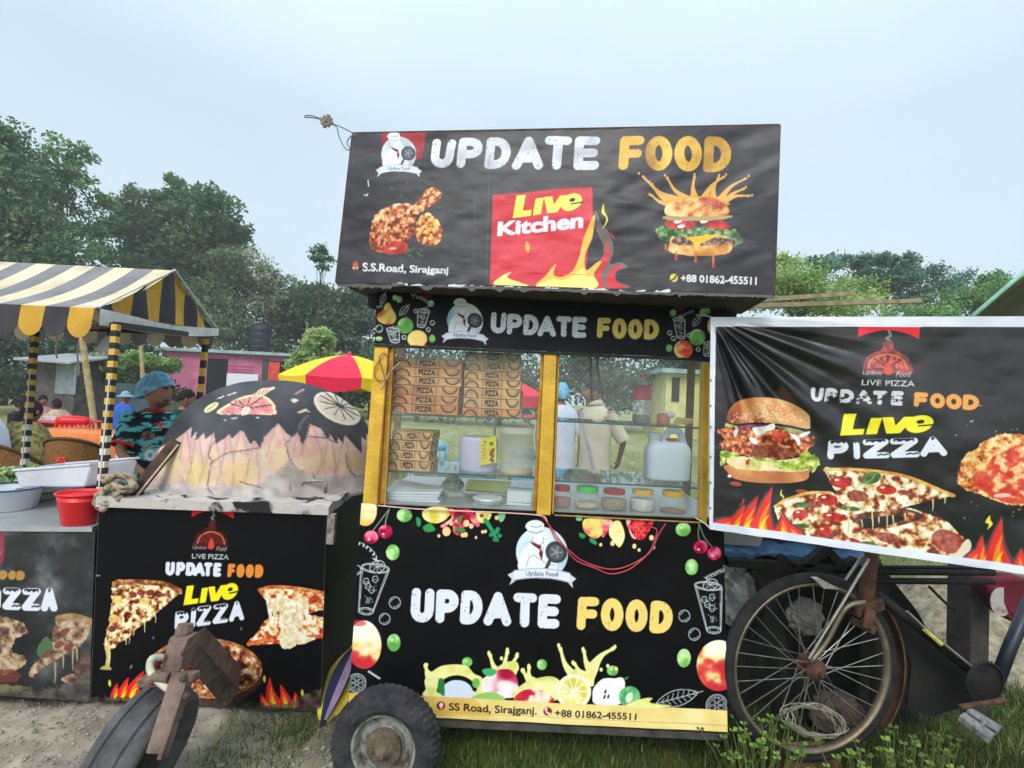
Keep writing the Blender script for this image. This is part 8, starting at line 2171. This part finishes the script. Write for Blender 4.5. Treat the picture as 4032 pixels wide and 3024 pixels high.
t,L,hc,ax_,k=figure('man in beige polo shirt facing left with his hands behind his back',ft,h_,(-.72,-.6),M_bei,M_dkt,'short',look=(-.98,-.12,-.05),arms=(((-.25,-.14,1.13),(-.12,-.24,.93)),((.25,-.14,1.13),(.12,-.24,.93))),lean=.03,hem=.60)
mb=MB(); cn=L(0,.01,1.49)
mb.lathe(cn,[(.075*k,-.02),(.082*k,.01),(.066*k,.045),(.062*k,.04),(.072*k,.0)],(0,0,1),22); mb.build('collar',M_bei,t,True)
s0_,s1_=L(.1,.12,1.42),L(-.12,.13,.8)
MB().bar(s0_,s1_,.035,.006,up=(0,1,0)).build('bag_strap',mat('lilac_strap',(150,140,166),.8),t)
ft,h_=at(c8(1085,862),5.4); figure('man in black shirt with curly dark hair just right of the cook',ft,h_,(.8,.5),M_blk,M_dkt,'short',skin=SKIN2)
ft,h_=at(c8(735,850),8.2); figure('person in blue shirt and grey blue brimmed hat seen between pole and cook',ft,h_,(.2,1),M_blu,M_dkt,'hat',skin=SKIN2,hairm=M_hat)
def sit(lab,n,Y,face,shirt,hair='long',hairm=None,shawl=None,look=None):
 p=P(n,Y); h_=(p.z)/(1.605-.42)*1.7 if p.z>.8 else 1.5
 h_=min(max(h_,1.45),1.85)
 r_=figure(lab,(p.x,p.y),h_,face,shirt,M_dkt,hair,seated=True,look=look,hairm=hairm,sleeve=1,arms=(((-.24,.08,1.12),(-.15,.28,.98)),((.24,.08,1.12),(.15,.28,.98))))
 t,L,hc,ax_,k=r_
 mb=MB()
 mb.lathe((p.x,p.y,0),[(.15,0),(.12,.2),(.15,.40),(.16,.405)],seg=16)
 st=thing('stool','low plastic stool under the '+lab.split(' seated')[0].split(' facing')[0],'stool',(p.x,p.y,0)); mb.build('stool_body',M_redp,st,True)
 if shawl:
  rg=[]
  for z,rx,ry in ((.62,.34,.30),(.9,.33,.27),(1.15,.31,.24),(1.32,.27,.21),(1.42,.19,.16),(1.5,.1,.1)):
   rg.append([L(rx*math.cos(a)*(1+.05*math.sin(7*a+z*9)),ry*math.sin(a)*(1+.05*math.cos(6*a))-.02,z) for a in np.linspace(0,6.283,31)[:-1]])
  MB().loft(rg,cap=False).build('shawl',shawl,t,True)
 return r_
M_olv=mat('olive_print_cloth',(150,140,84),.9,rgb2=(74,70,38),scale=22,thr=(.38,.6),bump=.5)
sit('woman in olive print shawl seated with her back to us behind the canopy pole',c8(165,935),5.4,(.1,1),M_olv,shawl=M_olv)
sit('person in white top seated at the far left edge',c8(-125,850),5.0,(.5,1),M_wsh,hairm=mat('maroon_scarf',(74,30,60),.9),shawl=M_wsh)
sit('woman in beige scarf seated at the red table',c8(345,893),9.3,(-.9,.2),mat('beige_scarf',(180,160,132),.9),shawl=mat('beige_scarf',(180,160,132)))
sit('woman in pink top seated facing the beige scarf across the red table',c8(252,868),9.9,(.8,-.6),mat('pink_top',(190,140,140),.9))
sit('person in dark clothes seated left of the red table',c8(115,890),8.6,(.9,.2),M_blk)
def table(name,lab,n,Y,wx,wy,h,topm,legm,drop=0):
 p=P(n,Y); t=thing(name,lab,'table',(p.x,p.y,0))
 MB().box((p.x,p.y,h-.015),(wx,wy,.03),0,0,0,.012).build('tabletop',topm,t)
 for sx in (-1,1):
  for sy in (-1,1): MB().tube([(p.x+sx*(wx/2-.07),p.y+sy*(wy/2-.07),h-.03),(p.x+sx*(wx/2-.04),p.y+sy*(wy/2-.04),0)],[.03,.022],8).build('leg',legm,t)
 if drop:
  n_=80; ring=[]
  for v in range(6):
   rg=[]
   for i in range(n_):
    a=2*math.pi*i/n_; q=5; r_=(abs(math.cos(a))** q+abs(math.sin(a))** q)** (-1/q)
    e=1+.012*v/5*(1+math.sin(i*1.1))
    rg.append((p.x+wx/2*1.02*r_*math.cos(a)*e,p.y+wy/2*1.02*r_*math.sin(a)*e,h+.006-drop*v/5))
   ring.append(rg)
  MB().loft(ring[::-1]).build('tablecloth',mat('orange_cloth',(226,128,70),.85,var=.15,scale=6,bump=.3),t,True)
 return t
table('plastic_table','red plastic table with papers standing in the field',c8(370,975),9.2,.95,.8,.74,M_redp,M_redp)
table('cloth_table','table under a bright orange cloth behind the rattan chairs',c8(530,1075),7.4,1.5,.8,.76,M_whp,M_whp,.42)
p=P(c8(275,965),9.1); pt=thing('paper_plate','pile of white papers on the red table','paper',(p.x,p.y,.76))
MB().box((p.x,p.y,.765),(.36,.25,.04),.3).build('paper_sheet',M_whp,pt); MB().box((p.x+.03,p.y,.80),(.2,.2,.03),.8).build('paper_sheet',M_whp,pt)
p=P(c8(395,1040),8.2); plastic_chair('plastic_chair',(p.x,p.y),.4,.5,'red plastic chair in front of the red table',M_redp,'plastic chairs in the field')
p=P(c8(450,950),10.2); plastic_chair('plastic_chair',(p.x,p.y),math.pi-.6,.5,'red plastic chair behind the right end of the red table',M_redp,'plastic chairs in the field')
M_rat=mat('rattan_weave',(164,116,64),.7,rgb2=(104,68,34),scale=60,bump=.7,bscale=120); M_ratd=mat('rattan_frame',(92,66,42),.7,var=.3)
def rattan(n,Y,rz,lab,h=.98):
 p=P(n,Y); t=thing('rattan_chair',lab,'chair',(p.x,p.y,0),'rattan chairs under the canopy'); h=max(.85,p.z)
 R3=Matrix.Rotation(rz,3,'Z'); Z=lambda x,y,z: Vector((p.x,p.y,0))+R3 @ Vector((x,y,z))
 ed=lambda a: (h-.28)+.28*max(0,math.cos(a*.82))** .7 if abs(a)<1.9 else h-.28
 bk=lambda a,v: Z(.23*math.sin(a)*(1+.06*v),-.27*math.cos(a)*(1+.1*v)+.1,.40+(ed(a)-.40)*v)
 g=MB().grid(lambda u,v: bk(-1.9+3.8*u,v),40,12).build('back_shell',M_rat,t,True); sm=g.modifiers.new('thick','SOLIDIFY'); sm.thickness=.02
 MB().tube([bk(-1.9+3.8*i/40,1) for i in range(41)],.016,8).build('rim',M_ratd,t,True)
 MB().lathe(Z(0,.1,.36),[(.27,0),(.28,.04),(.1,.05),(.001,.05)],seg=28).build('seat',M_rat,t,True)
 for x,y in ((-.2,-.1),(.2,-.1),(-.2,.3),(.2,.3)): MB().tube([Z(x,y,.38),Z(x*1.15,y*1.15,0)],.018,8).build('leg',M_ratd,t)
 mb=MB(); c=bk(.05,.62); nn_=(Z(0,-1,0)-Z(0,0,0)).normalized(); xx=R3 @ Vector((1,0,0))
 c=c+nn_*.022
 for a in range(6): mb.ball(c+xx*.028*math.cos(a*1.047)+Vector((0,0,.028*math.sin(a*1.047))),.017,8,5,1,.35,1)
 mb.ball(c,.014,8,5,1,.5,1); mb.build('flower',mat('red_flower',(222,60,66),.7),t,True)
rattan(c8(440,1085),5.0,.25,'rattan armchair with a red flower right of the rear canopy pole')
rattan(c8(30,1105),4.7,-.3,'rattan armchair with a red flower cut by the left edge')
wl2=P(c8(770,800),12); MB().box((wl2.x,12,.72),(1.0,.05,1.44)).build('blue_sheet_wall',mat('teal_sheet',(64,86,96),.7,var=.3,scale=3),None)
tag(bpy.data.objects['blue_sheet_wall'],'dull teal sheet screen standing behind the blue shirted person','screen')
hz_=MB(); hz_.box((0,64,11.5),(260,200,26))
hzm=bpy.data.materials.new('air'); hzm.use_nodes=True
hn,hl=hzm.node_tree.nodes,hzm.node_tree.links
hn.remove(hn['Principled BSDF'])
pv=hn.new('ShaderNodeVolumePrincipled'); pv.inputs['Color'].default_value=(.93,.96,.98,1); pv.inputs['Density'].default_value=.0022
hl.new(pv.outputs[0],hn['Material Output'].inputs['Volume'])
tag(hz_.build('haze',hzm,None),kind='stuff')
